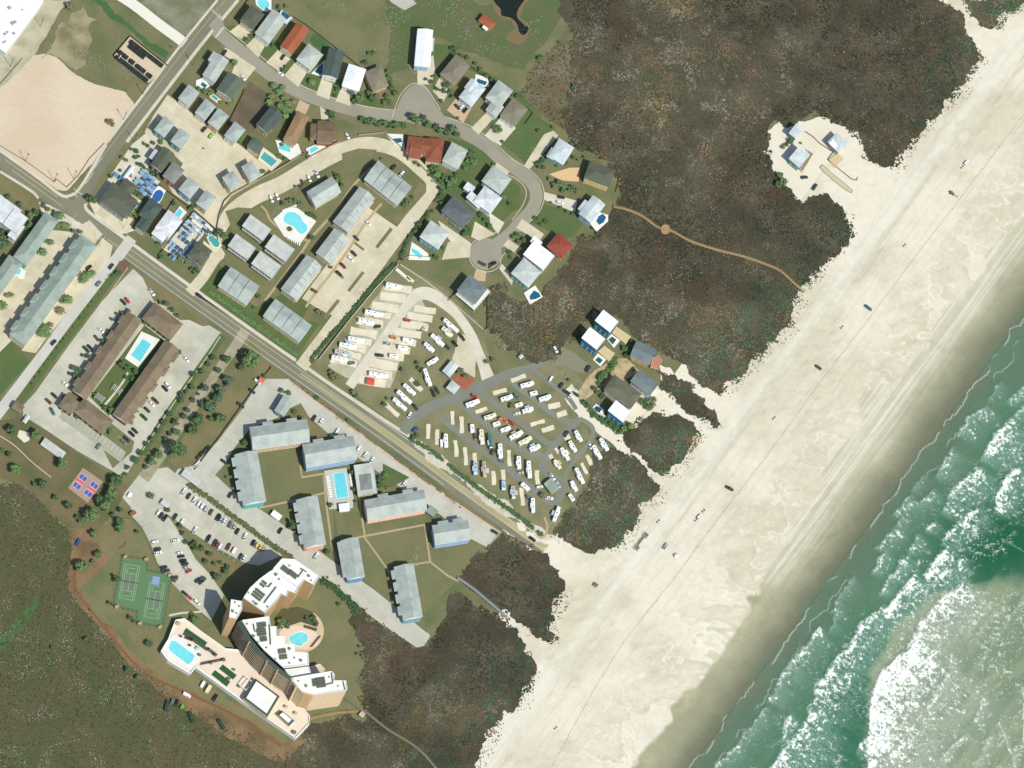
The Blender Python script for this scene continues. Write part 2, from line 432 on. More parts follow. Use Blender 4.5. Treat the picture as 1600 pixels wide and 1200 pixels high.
col = mixc(col, L3((96, 132, 104)), sstep(.5, .72, fbm(px/26, py/60, 77))*.55)
wx = px+22*(fbm(px/30, py/30, 91)-.5); wy = py+22*(fbm(px/30, py/30, 92)-.5)
deep = np.exp(-(((wx-1560)/85)**2+((wy-845)/62)**2))
deep2 = np.exp(-(((wx-1325)/32)**2+((wy-1120)/95)**2))
col = mixc(col, L3((22, 102, 66)), np.clip(1.3*deep, 0, 1)); col = mixc(col, L3((32, 108, 74)), np.clip(1.2*deep2, 0, 1))
turb = sstep(-8, 12, wx-np.interp(wy, [900, 930, 960, 1010, 1060, 1260], [1560, 1455, 1412, 1380, 1357, 1354]))*sstep(896, 922, wy)
tc = mixc(np.tile(L3((144, 160, 122)), (len(s), 1)), L3((124, 148, 112)), sstep(.35, .65, fbm(s/14, t/60, 61)))
col = mixc(col, tc, turb)
lace = ridged(px/8+3*fine, py/8, 13, 4); lace2 = ridged(s/5, t/12+3*mid, 23, 3); lump = fbm(px/16, py/16, 37, 4)
foam = np.zeros(len(s)); crest = np.zeros(len(s)); wob = 11*(fbm(px/13, py/13, 101, 4)-.5)
for line, dep, inten in FRONTS:
    dep *= 1.25
    xs = [p[0] for p in line]; ys = [p[1] for p in line]
    sel = np.where((px > min(xs)-dep-20) & (px < max(xs)+dep*1.2+20) & (py > min(ys)-dep-20) & (py < max(ys)+dep*1.2+20))[0]
    if not len(sel): continue
    qx, qy = px[sel], py[sel]; sq = s[sel]+wob[sel]; tq = t[sel]
    ls = [x*NX+y*NY for x, y in line]; lt = [x*TX+y*TY for x, y in line]
    if lt[0] > lt[-1]: ls = ls[::-1]; lt = lt[::-1]
    o = np.argsort(lt); lt = np.array(lt)[o]; ls = np.array(ls)[o]
    d = sq-np.interp(tq, lt, ls)
    endf = sstep(-dep*.35-3, 4, tq-lt[0])*sstep(-dep*.35-3, 4, lt[-1]-tq)
    fr = inten*np.exp(-np.maximum(d, 0)/dep*1.5)*sstep(-2.5, 1.0, d)*endf
    foam[sel] = np.maximum(foam[sel], fr)
    crest[sel] = np.maximum(crest[sel], np.exp(-(d/5)**2)*endf*min(1, inten))
g1 = ridged(px/4.2+2*fine, py/4.2, 113, 3); g2 = ridged(t/4.5+1.5*mid, s/15, 123, 3); g3 = fbm(px/3.2, py/3.2, 137, 3)
tex = np.clip((.2*lace+.36*g2+.46*g1+.26*lump+.5*g3-.74)/.6, 0, 1)
dens = np.clip(foam, 0, 1.7)
fm = sstep(0, .3, tex-np.maximum(.15, .95-.57*dens))*np.clip(dens*4, 0, 1)
fm = np.maximum(fm, np.clip(crest*1.1-.45, 0, .8)*sstep(.4, .6, g3))
milky = sstep(.03, .5, dens)
col = mixc(col, mixc(L3((132, 172, 150))[None].repeat(len(s), 0), L3((182, 192, 168)), turb), milky*(.16+.34*sstep(.35, .6, g2)))
thin = sstep(.70, .84, g1*.5+lace*.5)*sstep(1620, 1680, s)*sstep(.40, .64, fbm(px/50, py/50, 3))*.6
edgefoam = np.exp(-((s-1583-11*(fbm(t/26, t*0, 15, 5)-.5)*2)/.9)**2)*.42*(s < 1600)*sstep(.3, .5, fbm(t/22, t*0+7, 5, 2))
edge2 = np.exp(-((s-1606-18*(fbm(t/30, t*0+2, 25, 5)-.5)*2)/.8)**2)*.3*sstep(.42, .6, fbm(t/30, t*0+4, 6, 2))
fm = np.clip(np.maximum(fm, np.maximum(thin, np.maximum(edgefoam, edge2))), 0, 1)
col = mixc(col, L3((250, 252, 246)), fm)
dk = np.exp(-((s-np.interp(t, [-300, -180, 0, 160], [1900, 1812, 1815, 1800])-10*(mid-.5))/2.2)**2)*turb
col = mixc(col, L3((84, 104, 78)), dk*.12)
lum = col.mean(1, keepdims=True); col = np.where(fm[:, None] > .5, col, .82*col+.18*lum)
X, Y = gnp(px, py)
Z = np.where(s < 1580, .06, .34)+.5*crest+.16*fm*fine+.5*(fbm(s/16, t/70, 44, 4)-.5)*sstep(1590, 1660, s)
me = np_mesh('sea', np.stack([X, Y, Z], 1), F, 4, None, col)
me.polygons.foreach_set('use_smooth', [True]*len(F))
at = me.attributes.new('foam', 'FLOAT', 'POINT'); at.data.foreach_set('value', fm.astype(np.float32))
def sea_mat():
    m = attr_mat('sea_water', .35, .09, 1.6); N = m.node_tree.nodes; Lk = m.node_tree.links; bs = N['Principled BSDF']; bs.inputs['Specular IOR Level'].default_value = .1
    a2 = N.new('ShaderNodeAttribute'); a2.attribute_name = 'foam'
    mr = N.new('ShaderNodeMapRange'); mr.inputs[3].default_value = .45; mr.inputs[4].default_value = .95
    Lk.new(a2.outputs['Fac'], mr.inputs[0]); Lk.new(mr.outputs[0], bs.inputs['Roughness'])
    geo = N.new('ShaderNodeNewGeometry'); n = N.new('ShaderNodeTexNoise'); n.inputs['Scale'].default_value = .9; n.inputs['Detail'].default_value = 6
    Lk.new(geo.outputs['Position'], n.inputs['Vector']); bp = N.new('ShaderNodeBump'); bp.inputs['Strength'].default_value = .8; bp.inputs['Distance'].default_value = .4
    Lk.new(n.outputs['Fac'], bp.inputs['Height']); Lk.new(bp.outputs[0], bs.inputs['Normal']); return m
me.materials.clear(); me.materials.append(sea_mat())
tag(link(bpy.data.objects.new('sea', me)), 'green surf with rows of white breaking waves and a murky patch', 'sea', None, 'structure')
far = mat('open_water', C(40, 112, 84), .1, .1, C(70, 122, 96), .02, .7, rough=.3)
b = MB(); q = [g(1600*NX+k*TX, 1600*NY+k*TY) for k in (-5000, 5000)]; dv = (g(2000*NX, 2000*NY)-g(1600*NX, 1600*NY)).normalized()*3500
b.add([(p.x, p.y, 0) for p in (q[0], q[1])]+[((p+dv).x, (p+dv).y, 0) for p in (q[1], q[0])], [(0, 1, 2, 3)])
tag(b.obj('open_sea', far), 'open green water beyond the surf', 'sea', None, 'structure')

# ---- scrub: soil sheets with ragged edges, shrubs standing on them
SCRUB = {
 'dune scrub between the houses and the beach': [(905, -40), (1445, -40), (1462, -4), (1490, 14), (1508, 38), (1522, 62), (1544, 94), (1538, 112), (1522, 126), (1514, 146), (1486, 176), (1460, 196), (1440, 226), (1424, 250), (1404, 270), (1386, 266), (1356, 252), (1346, 225), (1330, 204), (1304, 190), (1284, 178), (1256, 184), (1214, 188), (1199, 202), (1193, 238), (1205, 266), (1216, 286), (1238, 302), (1252, 318), (1276, 306), (1292, 302), (1312, 322), (1336, 346), (1342, 374), (1328, 396), (1306, 412), (1290, 432), (1268, 456), (1250, 482), (1248, 512), (1224, 542), (1190, 572), (1164, 600), (1136, 628), (1112, 610), (1086, 592), (1062, 566), (1040, 556), (1026, 545), (1002, 534), (984, 514), (966, 492), (926, 482), (902, 520), (882, 540), (862, 562), (846, 566), (822, 556), (792, 548), (766, 522), (758, 490), (758, 452), (780, 444), (800, 468), (830, 474), (860, 440), (890, 402), (906, 370), (942, 350), (966, 322), (970, 282), (952, 252), (926, 240), (902, 234), (884, 206), (886, 170), (896, 130), (896, 80), (888, 40)],
 'narrow scrub strip between the two dune paths': [(1032, 580), (1060, 594), (1090, 618), (1120, 650), (1126, 664), (1114, 670), (1090, 654), (1056, 630), (1030, 606)],
 'rounded scrub patch beside the beach path': [(984, 668), (1004, 656), (1034, 650), (1062, 650), (1090, 668), (1102, 686), (1094, 706), (1076, 732), (1060, 746), (1046, 754), (1026, 734), (1002, 712), (976, 692)],
 'scrub beyond the last camper vans': [(930, 708), (960, 702), (984, 716), (1010, 732), (1034, 760), (1044, 772), (1030, 790), (1010, 800), (1004, 838), (984, 858), (956, 864), (926, 872), (900, 856), (880, 846), (866, 834), (884, 800), (905, 776), (924, 744)],
 'scrub below the end of the main road': [(786, 832), (800, 838), (830, 860), (860, 884), (880, 906), (890, 936), (876, 960), (870, 985), (880, 1003), (868, 1012), (846, 1002), (830, 986), (800, 966), (770, 946), (740, 920), (716, 905), (728, 888), (752, 864), (772, 846)],
 'scrub below the tower lawn': [(546, 946), (570, 956), (600, 980), (650, 1014), (676, 1004), (700, 960), (718, 925), (744, 946), (780, 966), (810, 986), (824, 1006), (834, 1030), (850, 1046), (840, 1076), (830, 1096), (800, 1120), (788, 1140), (770, 1170), (758, 1200), (740, 1250), (440, 1250), (446, 1192), (470, 1166), (500, 1132), (540, 1112), (556, 1126), (574, 1134), (566, 1100), (562, 1056), (572, 1010), (556, 985)],
 'scrub in the top corner above the beach road': [(1478, -40), (1512, 12), (1530, 34), (1556, 54), (1572, 50), (1584, 28), (1604, 22), (1660, 0), (1660, -40)]}
FIELD = [(-60, 745), (30, 756), (62, 782), (106, 826), (112, 866), (106, 900), (122, 944), (160, 986), (200, 1030), (250, 1068), (300, 1108), (360, 1130), (410, 1158), (444, 1192), (440, 1260), (-60, 1260)]
for lab, pts in SCRUB.items():
    pts = [(x-NX*17, y-NY*17) if x*NX+y*NY > 1258 and 'strip' not in lab else (x, y) for x, y in pts]
    sheet('scrubland', pts, SCRUBG, .36, lab, 'scrubland', frac=.3, step=2.6)
sheet('scrubland', FIELD, FIELDG, .02, 'rough dark field with pale specks beside the dirt track', 'field', frac=.12, step=4)
sheet('reed_bed', [(805, 150), (826, 118), (846, 88), (872, 62), (892, 40), (900, 100), (898, 150), (888, 180), (882, 205), (862, 190), (838, 170)], mat('red_brown_reeds', C(112, 96, 72), .3, 1.2, C(128, 118, 100), .045, .9, bump=.4), .02, 'russet reedy ground between the lawn and the scrub', 'reeds', frac=.16)

def scatter(polys, dens, warp, seed):
    out = []
    for k, pts in enumerate(polys):
        x0, x1 = max(-10, min(p[0] for p in pts)-12), min(1610, max(p[0] for p in pts)+12)
        y0, y1 = max(-10, min(p[1] for p in pts)-12), min(1212, max(p[1] for p in pts)+12)
        n = int((x1-x0)*(y1-y0)*dens)
        x = RNG.uniform(x0, x1, n); y = RNG.uniform(y0, y1, n)
        wx = warp*(fbm(x/14, y/14, seed+k, 4)-.5)*2; wy = warp*(fbm(x/14, y/14, seed+50+k, 4)-.5)*2
        ok = in_poly(x+wx, y+wy, pts)
        out.append(np.stack([x[ok], y[ok]], 1))
    return np.concatenate(out)
def tufts(name, P, r, h, tint, label, cat, sides=5, m=None, z0=0.0):
    n = len(P); X, Y = gnp(P[:, 0], P[:, 1])
    a = np.arange(sides)*2*np.pi/sides+RNG.uniform(0, 6.28, (n, 1))
    rr = r[:, None]*RNG.uniform(.6, 1.35, (n, sides))
    ring = np.stack([X[:, None]+rr*np.cos(a), Y[:, None]+rr*np.sin(a), z0+h[:, None]*RNG.uniform(-.05, .35, (n, sides))], -1)
    apex = np.stack([X+r*RNG.uniform(-.4, .4, n), Y+r*RNG.uniform(-.4, .4, n), z0+h*RNG.uniform(.75, 1.2, n)], -1)[:, None]
    V = np.concatenate([ring, apex], 1).reshape(-1, 3)
    base = (np.arange(n)*(sides+1))[:, None, None]
    k = np.arange(sides)
    F = (base+np.stack([k, (k+1) % sides, np.full(sides, sides)], -1)[None]).reshape(-1, 3)
    T = np.repeat(tint, sides+1, 0)
    me = np_mesh(name, V, F, 3, m or attr_mat(name+'_leaf', .95), T)
    return tag(link(bpy.data.objects.new(name, me)), label, cat, None, 'stuff')
P = scatter(SCRUB.values(), .22, 17, 200)
in_any = np.zeros(len(P), bool); sh = 8+62*np.maximum(0, fbm(P[:, 0]/17, P[:, 1]/17, 207, 4)-.45); qx = P[:, 0]+NX*sh; qy = P[:, 1]+NY*sh
for pl in SCRUB.values(): in_any |= in_poly(qx, qy, pl)
keep = (in_any | (RNG.random(len(P)) < .3) | (P[:, 0]*NX+P[:, 1]*NY < 1235)); core = (in_any | (P[:, 0]*NX+P[:, 1]*NY < 1235))[keep]; P = P[keep]
n = len(P); x, y = P[:, 0], P[:, 1]; sv = x*NX+y*NY
a = fbm(x/75, y/75, 301); b2 = fbm(x/15, y/15, 302); rv = RNG.random(n); d2 = fbm(x/130, y/130, 308, 3)
tint = mixc(np.tile(L3((78, 73, 57)), (n, 1)), L3((134, 126, 108)), sstep(.45, .66, a)*(.25+.75*rv)*sstep(.3, .6, b2))
tint = mixc(tint, L3((66, 72, 48)), sstep(.44, .64, b2)*.9)
tint = mixc(tint, L3((104, 88, 68)), sstep(.52, .7, fbm(x/60, y/60, 306))*.5)
tint = mixc(tint, L3((122, 102, 56)), (sstep(.66, .76, fbm(x/45, y/70, 305)))*.5)
tint = mixc(tint, L3((146, 138, 120)), sstep(.56, .68, fbm(x/24, y/24, 309, 4))*(.1+.42*rv))
tint = mixc(tint, L3((118, 92, 70)), sstep(.57, .7, fbm(x/38, y/38, 311, 4))*.55)
nearsand = sstep(-150, -20, sv-np.interp(x*TX+y*TY, [-960, -700, -400, 0, 400, 840], [1300, 1310, 1300, 1285, 1300, 1320]))
tint = mixc(tint, L3((66, 88, 62)), nearsand*sstep(.35, .6, b2)*.85)
tint *= (RNG.uniform(.68, 1.34, n)*(.64+.86*sstep(.36, .64, d2)))[:, None]
pale = rv > .9975
tint[pale] = L3((190, 182, 158))
big_ = RNG.random(n)
r = RNG.uniform(.4, .9, n)*(.6+.6*b2)*np.where(big_ > .985, 1.5, 1)*np.where(pale, .5, 1)*np.where(core, 1, .6); h = r*RNG.uniform(.38, .85, n)
tufts('shrubs', P, r, h, tint, 'low dark brown and green dune shrubs covering the scrubland', 'shrubs', z0=.3)
P = scatter([FIELD, [(808, 148), (830, 112), (850, 82), (880, 50), (905, 70), (915, 130), (905, 190), (888, 215), (862, 192), (838, 172)]], .08, 9, 230)
n = len(P); x, y = P[:, 0], P[:, 1]; rv = RNG.random(n); b2 = fbm(x/40, y/40, 312)
tint = mixc(np.tile(L3((92, 84, 60)), (n, 1)), L3((78, 88, 52)), sstep(.36, .6, b2)*.95); tint = mixc(tint, L3((112, 96, 70)), sstep(.52, .72, fbm(x/50, y/50, 313))*.7)
tint *= RNG.uniform(.6, 1.3, (n, 1)); r = RNG.uniform(.4, .9, n)
tufts('weeds', P, r, r*.5, tint, 'dark tangled weeds covering the rough field', 'weeds')
# pale specks: clumps of bleached bunch grass
areas = [FIELD, [(600, -10), (780, -10), (770, 60), (900, 0), (960, 0), (900, 140), (830, 110), (770, 90), (660, 130), (605, 130)], [(870, 180), (925, 190), (930, 210), (890, 215)], [(640, 410), (735, 400), (760, 480), (700, 440)],
         [(810, 200), (860, 200), (835, 250), (790, 235)], [(140, 30), (230, 110), (190, 130), (110, 90)], [(640, 810), (650, 812), (655, 890), (640, 890)], [(480, 0), (600, 0), (600, 100), (540, 80)]]+[SCRUB['dune scrub between the houses and the beach']]
dn = [.06, .07, .22, .09, .09, .05, .14, .05, .025]
PP = []
for ar, d in zip(areas, dn):
    q = scatter([ar], d*2.2, 4, 260); keep = RNG.random(len(q)) < sstep(.5, .72, fbm(q[:, 0]/26, q[:, 1]/26, 320, 4)); PP.append(q[keep])
P = np.concatenate(PP); n = len(P)
tint = np.tile(L3((232, 226, 204)), (n, 1))*RNG.uniform(.35, 1.05, (n, 1)); r = RNG.uniform(.1, .3, n)
tufts('bleached_grass', P, r, r*1.2, tint, 'pale specks of bleached bunch grass dotted over fields and scrub', 'grass', 4, z0=.5)
# ================================================================ STREETS, LOTS, LAWNS (sheets a few centimetres apart)
Z1, Z2, Z3, Z4, Z5 = .06, .10, .14, .18, .22
# sand inland of the beach grid
for lab, pts in {
 'pale sand clearing around the beach houses': [(1196, 205), (1214, 192), (1258, 190), (1284, 182), (1306, 194), (1334, 208), (1350, 228), (1362, 250), (1390, 268), (1420, 262), (1400, 330), (1345, 380), (1340, 350), (1316, 326), (1294, 306), (1252, 318), (1234, 304), (1214, 288), (1204, 268), (1192, 240)],
 'white sand road leading to the beach at the top': [(1440, -20), (1470, -6), (1500, 14), (1530, 34), (1556, 52), (1600, 50), (1600, 120), (1530, 130), (1542, 96), (1520, 62), (1506, 38), (1488, 16)],
 'sand drive from the dune houses to the beach': [(1030, 570), (1046, 574), (1072, 602), (1104, 624), (1134, 644), (1160, 660), (1120, 690), (1116, 668), (1090, 652), (1056, 630), (1034, 606)],
 'sand yard behind the dune houses': [(980, 634), (1000, 612), (1026, 600), (1034, 610), (1056, 632), (1090, 656), (1120, 676), (1110, 700), (1094, 680), (1066, 656), (1040, 652), (1012, 658), (986, 668), (972, 650)],
 'sandy beach path beside the camper park': [(893, 600), (905, 612), (930, 640), (960, 668), (985, 688), (1010, 710), (1032, 734), (1060, 758), (1060, 780), (1036, 764), (1010, 734), (984, 714), (950, 688), (916, 660), (895, 640), (880, 615)],
 'sand shoulder where the main road meets the beach': [(770, 800), (840, 836), (875, 850), (930, 872), (985, 868), (1030, 840), (1060, 860), (980, 960), (900, 1010), (872, 1012), (890, 940), (878, 905), (830, 862)],
 'sand blowout beside the long boardwalk': [(790, 960), (815, 970), (850, 990), (880, 1010), (900, 1000), (880, 1060), (850, 1080), (834, 1040), (812, 1000)]}.items():
    sheet('sand', pts, SAND, .04, lab, 'sand', frac=.1)
sheet('dirt_lot', [(-10, 245), (-10, 138), (36, 90), (70, 84), (88, 90), (112, 112), (140, 128), (165, 136), (196, 144), (212, 164), (192, 200), (150, 252), (104, 298), (86, 296), (40, 266)], DIRT, .02, 'bare graded dirt lot at the street corner', 'dirt lot', frac=.05)
sheet('sandy_verge', [(-10, 82), (60, 0), (110, 0), (70, 60), (40, 100), (-10, 150)], mat('pale_verge', C(196, 188, 160), .1, .8, C(160, 156, 128), .08, .8), .03, 'pale strip of bare verge below the white warehouse', 'verge', frac=.06)
sheet('lush_strip', [(146, 0), (166, 2), (196, 34), (224, 56), (252, 74), (264, 82), (258, 92), (240, 80), (214, 58), (184, 34), (160, 12)], LUSH, .03, 'bright green ditch grass beside the pale side road', 'grass', frac=.12)
sheet('lush_strip', [(-10, 1010), (20, 975), (46, 945), (60, 925), (58, 940), (40, 975), (14, 1008), (-10, 1024)], LUSH, .04, 'bright green swale across the rough field', 'grass', frac=.14)
sheet('lawn', [(640, 40), (690, 60), (760, 90), (820, 110), (850, 70), (880, 20), (890, -10), (600, -10), (600, 120), (640, 110)], mat('green_meadow', C(102, 106, 70), .28, 1.3, C(82, 106, 60), .04, .8, bump=.4), .03, 'green meadow around the pond', 'lawn', frac=.1)
for lab, pts, m, f in [('brown vacant plot between the two dark green houses', [(384, 138), (400, 112), (428, 130), (440, 140), (420, 170), (396, 206), (380, 206), (356, 194)], mat('vacant_plot', C(104, 92, 72), .3, 1.5, C(122, 110, 88), .08, .7), .04),
 ('bright green back lawn behind the pyramid roofed house', [(492, 50), (518, 70), (506, 82), (484, 64)], LUSH, .02), ('front lawns along the upper street', [(356, 40), (400, 40), (480, 96), (560, 140), (600, 160), (600, 176), (520, 158), (430, 118), (350, 56)], GREEN, .05),
 ('lawns on the low side of the upper street', [(346, 66), (400, 108), (440, 138), (520, 172), (600, 188), (640, 190), (690, 200), (730, 220), (700, 214), (640, 206), (560, 196), (480, 176), (420, 148), (350, 100), (338, 82)], LAWN, .05),
 ('lawns inside the street bend', [(700, 210), (740, 226), (780, 262), (812, 292), (812, 324), (780, 352), (740, 372), (700, 350), (690, 300), (700, 260)], GREEN, .05), ('lawns outside the street bend', [(760, 186), (830, 176), (868, 200), (820, 256), (770, 214)], GREEN, .06),
 ('lawn between the sky blue and red roofed houses', [(828, 336), (850, 318), (908, 340), (910, 350), (896, 370), (880, 372), (824, 346)], GREEN, .05), ('green meadow strip behind the right hand houses', [(674, 68), (700, 70), (760, 112), (820, 150), (846, 186), (836, 190), (800, 152), (740, 112), (690, 92), (676, 100)], GREEN, .1),
 ('pale worn grass beside the dirt lot and warehouse', [(64, 92), (90, 40), (130, 10), (150, 30), (140, 70), (120, 110), (96, 92), (80, 84)], mat('pale_worn_grass', C(168, 158, 124), .26, 1.2, C(120, 114, 80), .06, .9), .2), ('olive weedy plot beside the side street', [(212, 8), (240, -8), (345, -8), (300, 56), (284, 56), (250, 34)], mat('weedy_plot', C(120, 122, 92), .3, 1.2, C(150, 150, 128), .06, .9), .05),
 ('tan verge patch beside the dark cart yard', [(188, 122), (200, 116), (232, 134), (222, 152), (212, 166), (200, 150)], DRYG, .1), ('dry yards around the upper condos wall', [(380, 30), (388, 0), (470, 0), (560, 90), (560, 104), (520, 74), (450, 22)], LAWN, .06)]:
    sheet('yard_grass', pts, m, .03, lab, 'lawn', frac=f)
# ---- roads
ribbon('main_road', [(-60, 206, 24), (0, 248, 25), (150, 356, 26), (300, 464, 27), (450, 570, 28), (600, 675, 29), (720, 763, 29), (800, 820, 27), (874, 872, 24)], 0, Z1, ASPH, 'wide asphalt main road running down to the beach')
ribbon('centre_lane', [(470, 584, 3), (560, 647, 7), (640, 704, 9), (720, 763, 10), (800, 820, 11), (880, 876, 15)], 0, Z2, MEDIAN, 'sand dusted centre lane of the main road')
ribbon('side_street', [(116, 336, 22), (150, 268, 22), (181, 225, 22), (250, 135, 22), (300, 70, 21), (359, -2, 20), (390, -40, 20)], 0, Z1+.01, ASPH, 'asphalt side street running up beside the dirt lot')
ribbon('sidewalk', [(198, 222), (262, 138), (316, 68), (372, 0)], 5, Z2, WALK, 'pale sidewalk on the house side of the side street', 'sidewalk')
ribbon('sidewalk', [(168, 222), (236, 132), (286, 66), (340, 0)], 4, Z2, WALK, 'pale sidewalk on the dirt lot side of the side street', 'sidewalk')
ribbon('sidewalk', [(-10, 228), (60, 278), (92, 303), (108, 306), (126, 292), (166, 226)], 4.5, Z2, WALK, 'pale sidewalk around the dirt lot corner', 'sidewalk')
ribbon('sidewalk', [(134, 318), (140, 332), (200, 376), (300, 449), (420, 534), (462, 563)], 5, Z2, WALK, 'pale sidewalk along the inland edge of the main road', 'sidewalk')
ribbon('sidewalk', [(476, 572), (520, 603), (600, 656), (640, 682)], 5, Z2, WALK, 'pale sidewalk between the camper drive and the park entrance', 'sidewalk')
ribbon('sidewalk', [(0, 268), (48, 298), (60, 310)], 4, Z2, WALK, 'short sidewalk stub by the dry verge', 'sidewalk')
sheet('sand_bank', [(644, 684), (660, 690), (700, 720), (760, 765), (830, 818), (880, 852), (862, 856), (820, 826), (740, 768), (690, 732), (650, 700)], mat('roadside_sand', C(214, 206, 186), .08, 1.2, C(186, 178, 154), .12, .7), Z2+.01, 'ragged pale sand bank along the camper park side of the road', 'sand bank', frac=.18, step=3)
ribbon('neighbourhood_street', [(336, 46), (375, 79), (412, 109), (444, 131), (480, 149), (525, 164), (570, 176), (600, 181), (640, 180), (690, 190), (731, 210), (760, 228), (784, 250), (808, 266), (830, 284), (838, 304), (832, 326), (814, 346), (796, 366), (778, 380), (762, 392)], 20, Z2, STREET, 'curving tan residential street with two turning circles')
sheet('turning_circle', [(620, 176), (624, 158), (634, 142), (646, 133), (660, 134), (672, 146), (682, 166), (694, 184), (680, 194), (640, 192)], STREET, Z2+.03, 'teardrop turning circle below the lone white house', 'road', rnd=True)
sheet('turning_circle', disc(759, 397, 25), STREET, Z2+.02, 'round turning circle at the end of the residential street', 'road')
sheet('road_apron', [(344, 20), (352, 44), (360, 66), (344, 58), (326, 40)], STREET, Z2+.02, 'street mouth with crosswalk bars', 'road')
for lab, pts in {
 'pale kerb along the teardrop circle': [(612, 186), (618, 166), (626, 148), (640, 133), (650, 131), (664, 136), (676, 152), (688, 172)],
 'pale kerb around the round turning circle': [(796, 388), (784, 402), (780, 416), (768, 424), (752, 424), (738, 414), (733, 398), (737, 382), (746, 374), (770, 366), (786, 352)],
 'pale kerb on the outside of the street bend': [(700, 184), (740, 200), (775, 226), (800, 248), (828, 266), (846, 286), (850, 310), (842, 332), (826, 348)],
 'pale kerb on the inside of the street bend': [(776, 268), (800, 276), (818, 290), (822, 304), (816, 322), (800, 344)],
 'pale kerb along the straight upper street': [(352, 44), (390, 74), (430, 106), (470, 133), (520, 153), (570, 166), (610, 172)]}.items():
    b = ribbon_mesh(MB(), pts, 1.1, Z3+.1); tag(b.obj('kerb', WALK), lab, 'kerb', None, 'structure')
ribbon('side_road', [(182, -10), (210, 8), (246, 36), (276, 58), (294, 72)], 16, Z1, mat('bright_concrete', C(236, 230, 214), .04, .8), 'bright concrete side road joining the side street')
ribbon('concrete_street', [(206, 372), (180, 407), (152, 442), (125, 477), (98, 512), (75, 544), (54, 572), (28, 606), (-20, 668)], 17, Z1, mat('light_street', C(208, 205, 194), .05, .9, C(196, 192, 178), .06, .6), 'light concrete street between the long row and the brown hotel')
# ---- cream courts and lots of the upper blocks
sheet('courtyard_paving', [(240, 180), (262, 148), (300, 176), (346, 210), (374, 226), (420, 264), (404, 282), (362, 306), (346, 326), (338, 358), (318, 342), (296, 320), (270, 302), (262, 288), (286, 256), (268, 238), (250, 240), (236, 224), (226, 206)], CREAM, Z1, 'broad cream concrete court ringed by grey roofed houses', 'courtyard')
sheet('forecourt', [(140, 318), (156, 298), (206, 226), (228, 208), (246, 236), (236, 258), (224, 268), (216, 290), (192, 288), (176, 300), (160, 326), (190, 350), (212, 360), (190, 366), (150, 338)], CREAM2, Z1, 'pale concrete forecourt along the side street', 'forecourt')
sheet('driveway', [(160, 318), (212, 344), (198, 366), (150, 334)], CREAM, Z2, 'cream driveway below the dark grey corner house', 'driveway')
for lab, pts in {
 'cream driveway of the olive roofed corner house': [(376, 36), (400, 48), (386, 66), (358, 50)], 'cream driveway of the long grey gabled house': [(400, 56), (416, 68), (404, 90), (384, 72)],
 'cream driveway of the orange roofed house': [(434, 78), (454, 92), (436, 112), (416, 98)], 'cream driveway of the pyramid roofed house': [(462, 96), (480, 112), (466, 136), (444, 118)],
 'pale driveway of the dark green gabled house': [(502, 124), (520, 130), (514, 156), (494, 148)], 'grey driveway of the white house': [(532, 140), (546, 146), (548, 166), (524, 158)],
 'pale driveway across from the orange house': [(372, 88), (400, 106), (384, 126), (362, 114)], 'small driveway below the grey L shaped house': [(352, 74), (374, 88), (366, 96), (346, 84)],
 'pink paved driveway of the tan roofed house': [(468, 156), (484, 164), (476, 182), (460, 176)], 'narrow driveway beside the brown cross roofed house': [(500, 166), (514, 176), (510, 196), (502, 190)],
 'pale driveway running up to the lone white house': [(652, 104), (677, 86), (680, 114), (674, 132), (652, 132)], 'pale driveway of the brown hip roofed house': [(686, 122), (704, 138), (692, 160), (676, 142)],
 'pink and cream driveway of the pale blue house': [(712, 154), (736, 170), (724, 192), (698, 172)], 'cream driveway of the grey house with a front wing': [(758, 178), (772, 184), (748, 210), (736, 200)],
 'white driveway of the grey tan hip roofed house': [(780, 186), (806, 200), (782, 228), (757, 212)], 'narrow tan driveway of the light blue hip house': [(850, 210), (864, 204), (872, 212), (828, 264), (818, 260)],
 'orange sand driveway beside the olive hip house': [(858, 272), (890, 262), (906, 262), (904, 284), (876, 282)], 'white driveway of the sky blue roofed house': [(850, 300), (902, 314), (898, 332), (850, 312)],
 'white driveway of the white hip house on the bend': [(764, 332), (788, 348), (778, 366), (766, 350)], 'cream driveway of the charcoal gabled house': [(742, 346), (774, 366), (748, 376), (736, 370)],
 'white driveway of the pale house with a teal porch': [(684, 344), (736, 380), (706, 380), (692, 362)], 'tan driveway of the pale house with a teal porch': [(700, 378), (736, 380), (734, 402), (690, 406)],
 'cream driveway of the red pyramid roofed house': [(816, 342), (850, 366), (842, 378), (806, 356)], 'pale driveway of the bright white house': [(794, 374), (816, 388), (806, 396), (786, 384)],
 'pink driveway of the green house below the circle': [(744, 420), (760, 424), (758, 440), (738, 438)], 'pale parking pad by the white and grey twin houses': [(784, 412), (802, 432), (800, 446), (780, 420)],
 'pale strip beside the grey hip house': [(776, 254), (796, 268), (788, 280), (772, 262)]}.items():
    cm = mat('pink_paving', C(206, 176, 146), .08, 1.5) if lab.startswith('pink') else mat('orange_sand', C(226, 190, 140), .07, .8) if lab.startswith('orange') else CREAM2 if lab.startswith('white') else CREAM
    sheet('driveway', pts, cm, Z2+.012, lab, 'driveway')
ribbon('condo_lane', [(334, 404, 14), (338, 384, 12), (348, 352, 18), (364, 330, 24), (400, 306, 26), (440, 288, 26), (480, 264, 26), (520, 242, 26), (556, 228, 24), (590, 226, 22), (624, 238, 20), (654, 262, 20), (676, 286, 21), (664, 312, 21), (620, 372, 20), (570, 440, 20), (520, 508, 20), (470, 574, 20)], 0, Z1, CREAM, 'cream concrete lane looping around the grey condos')
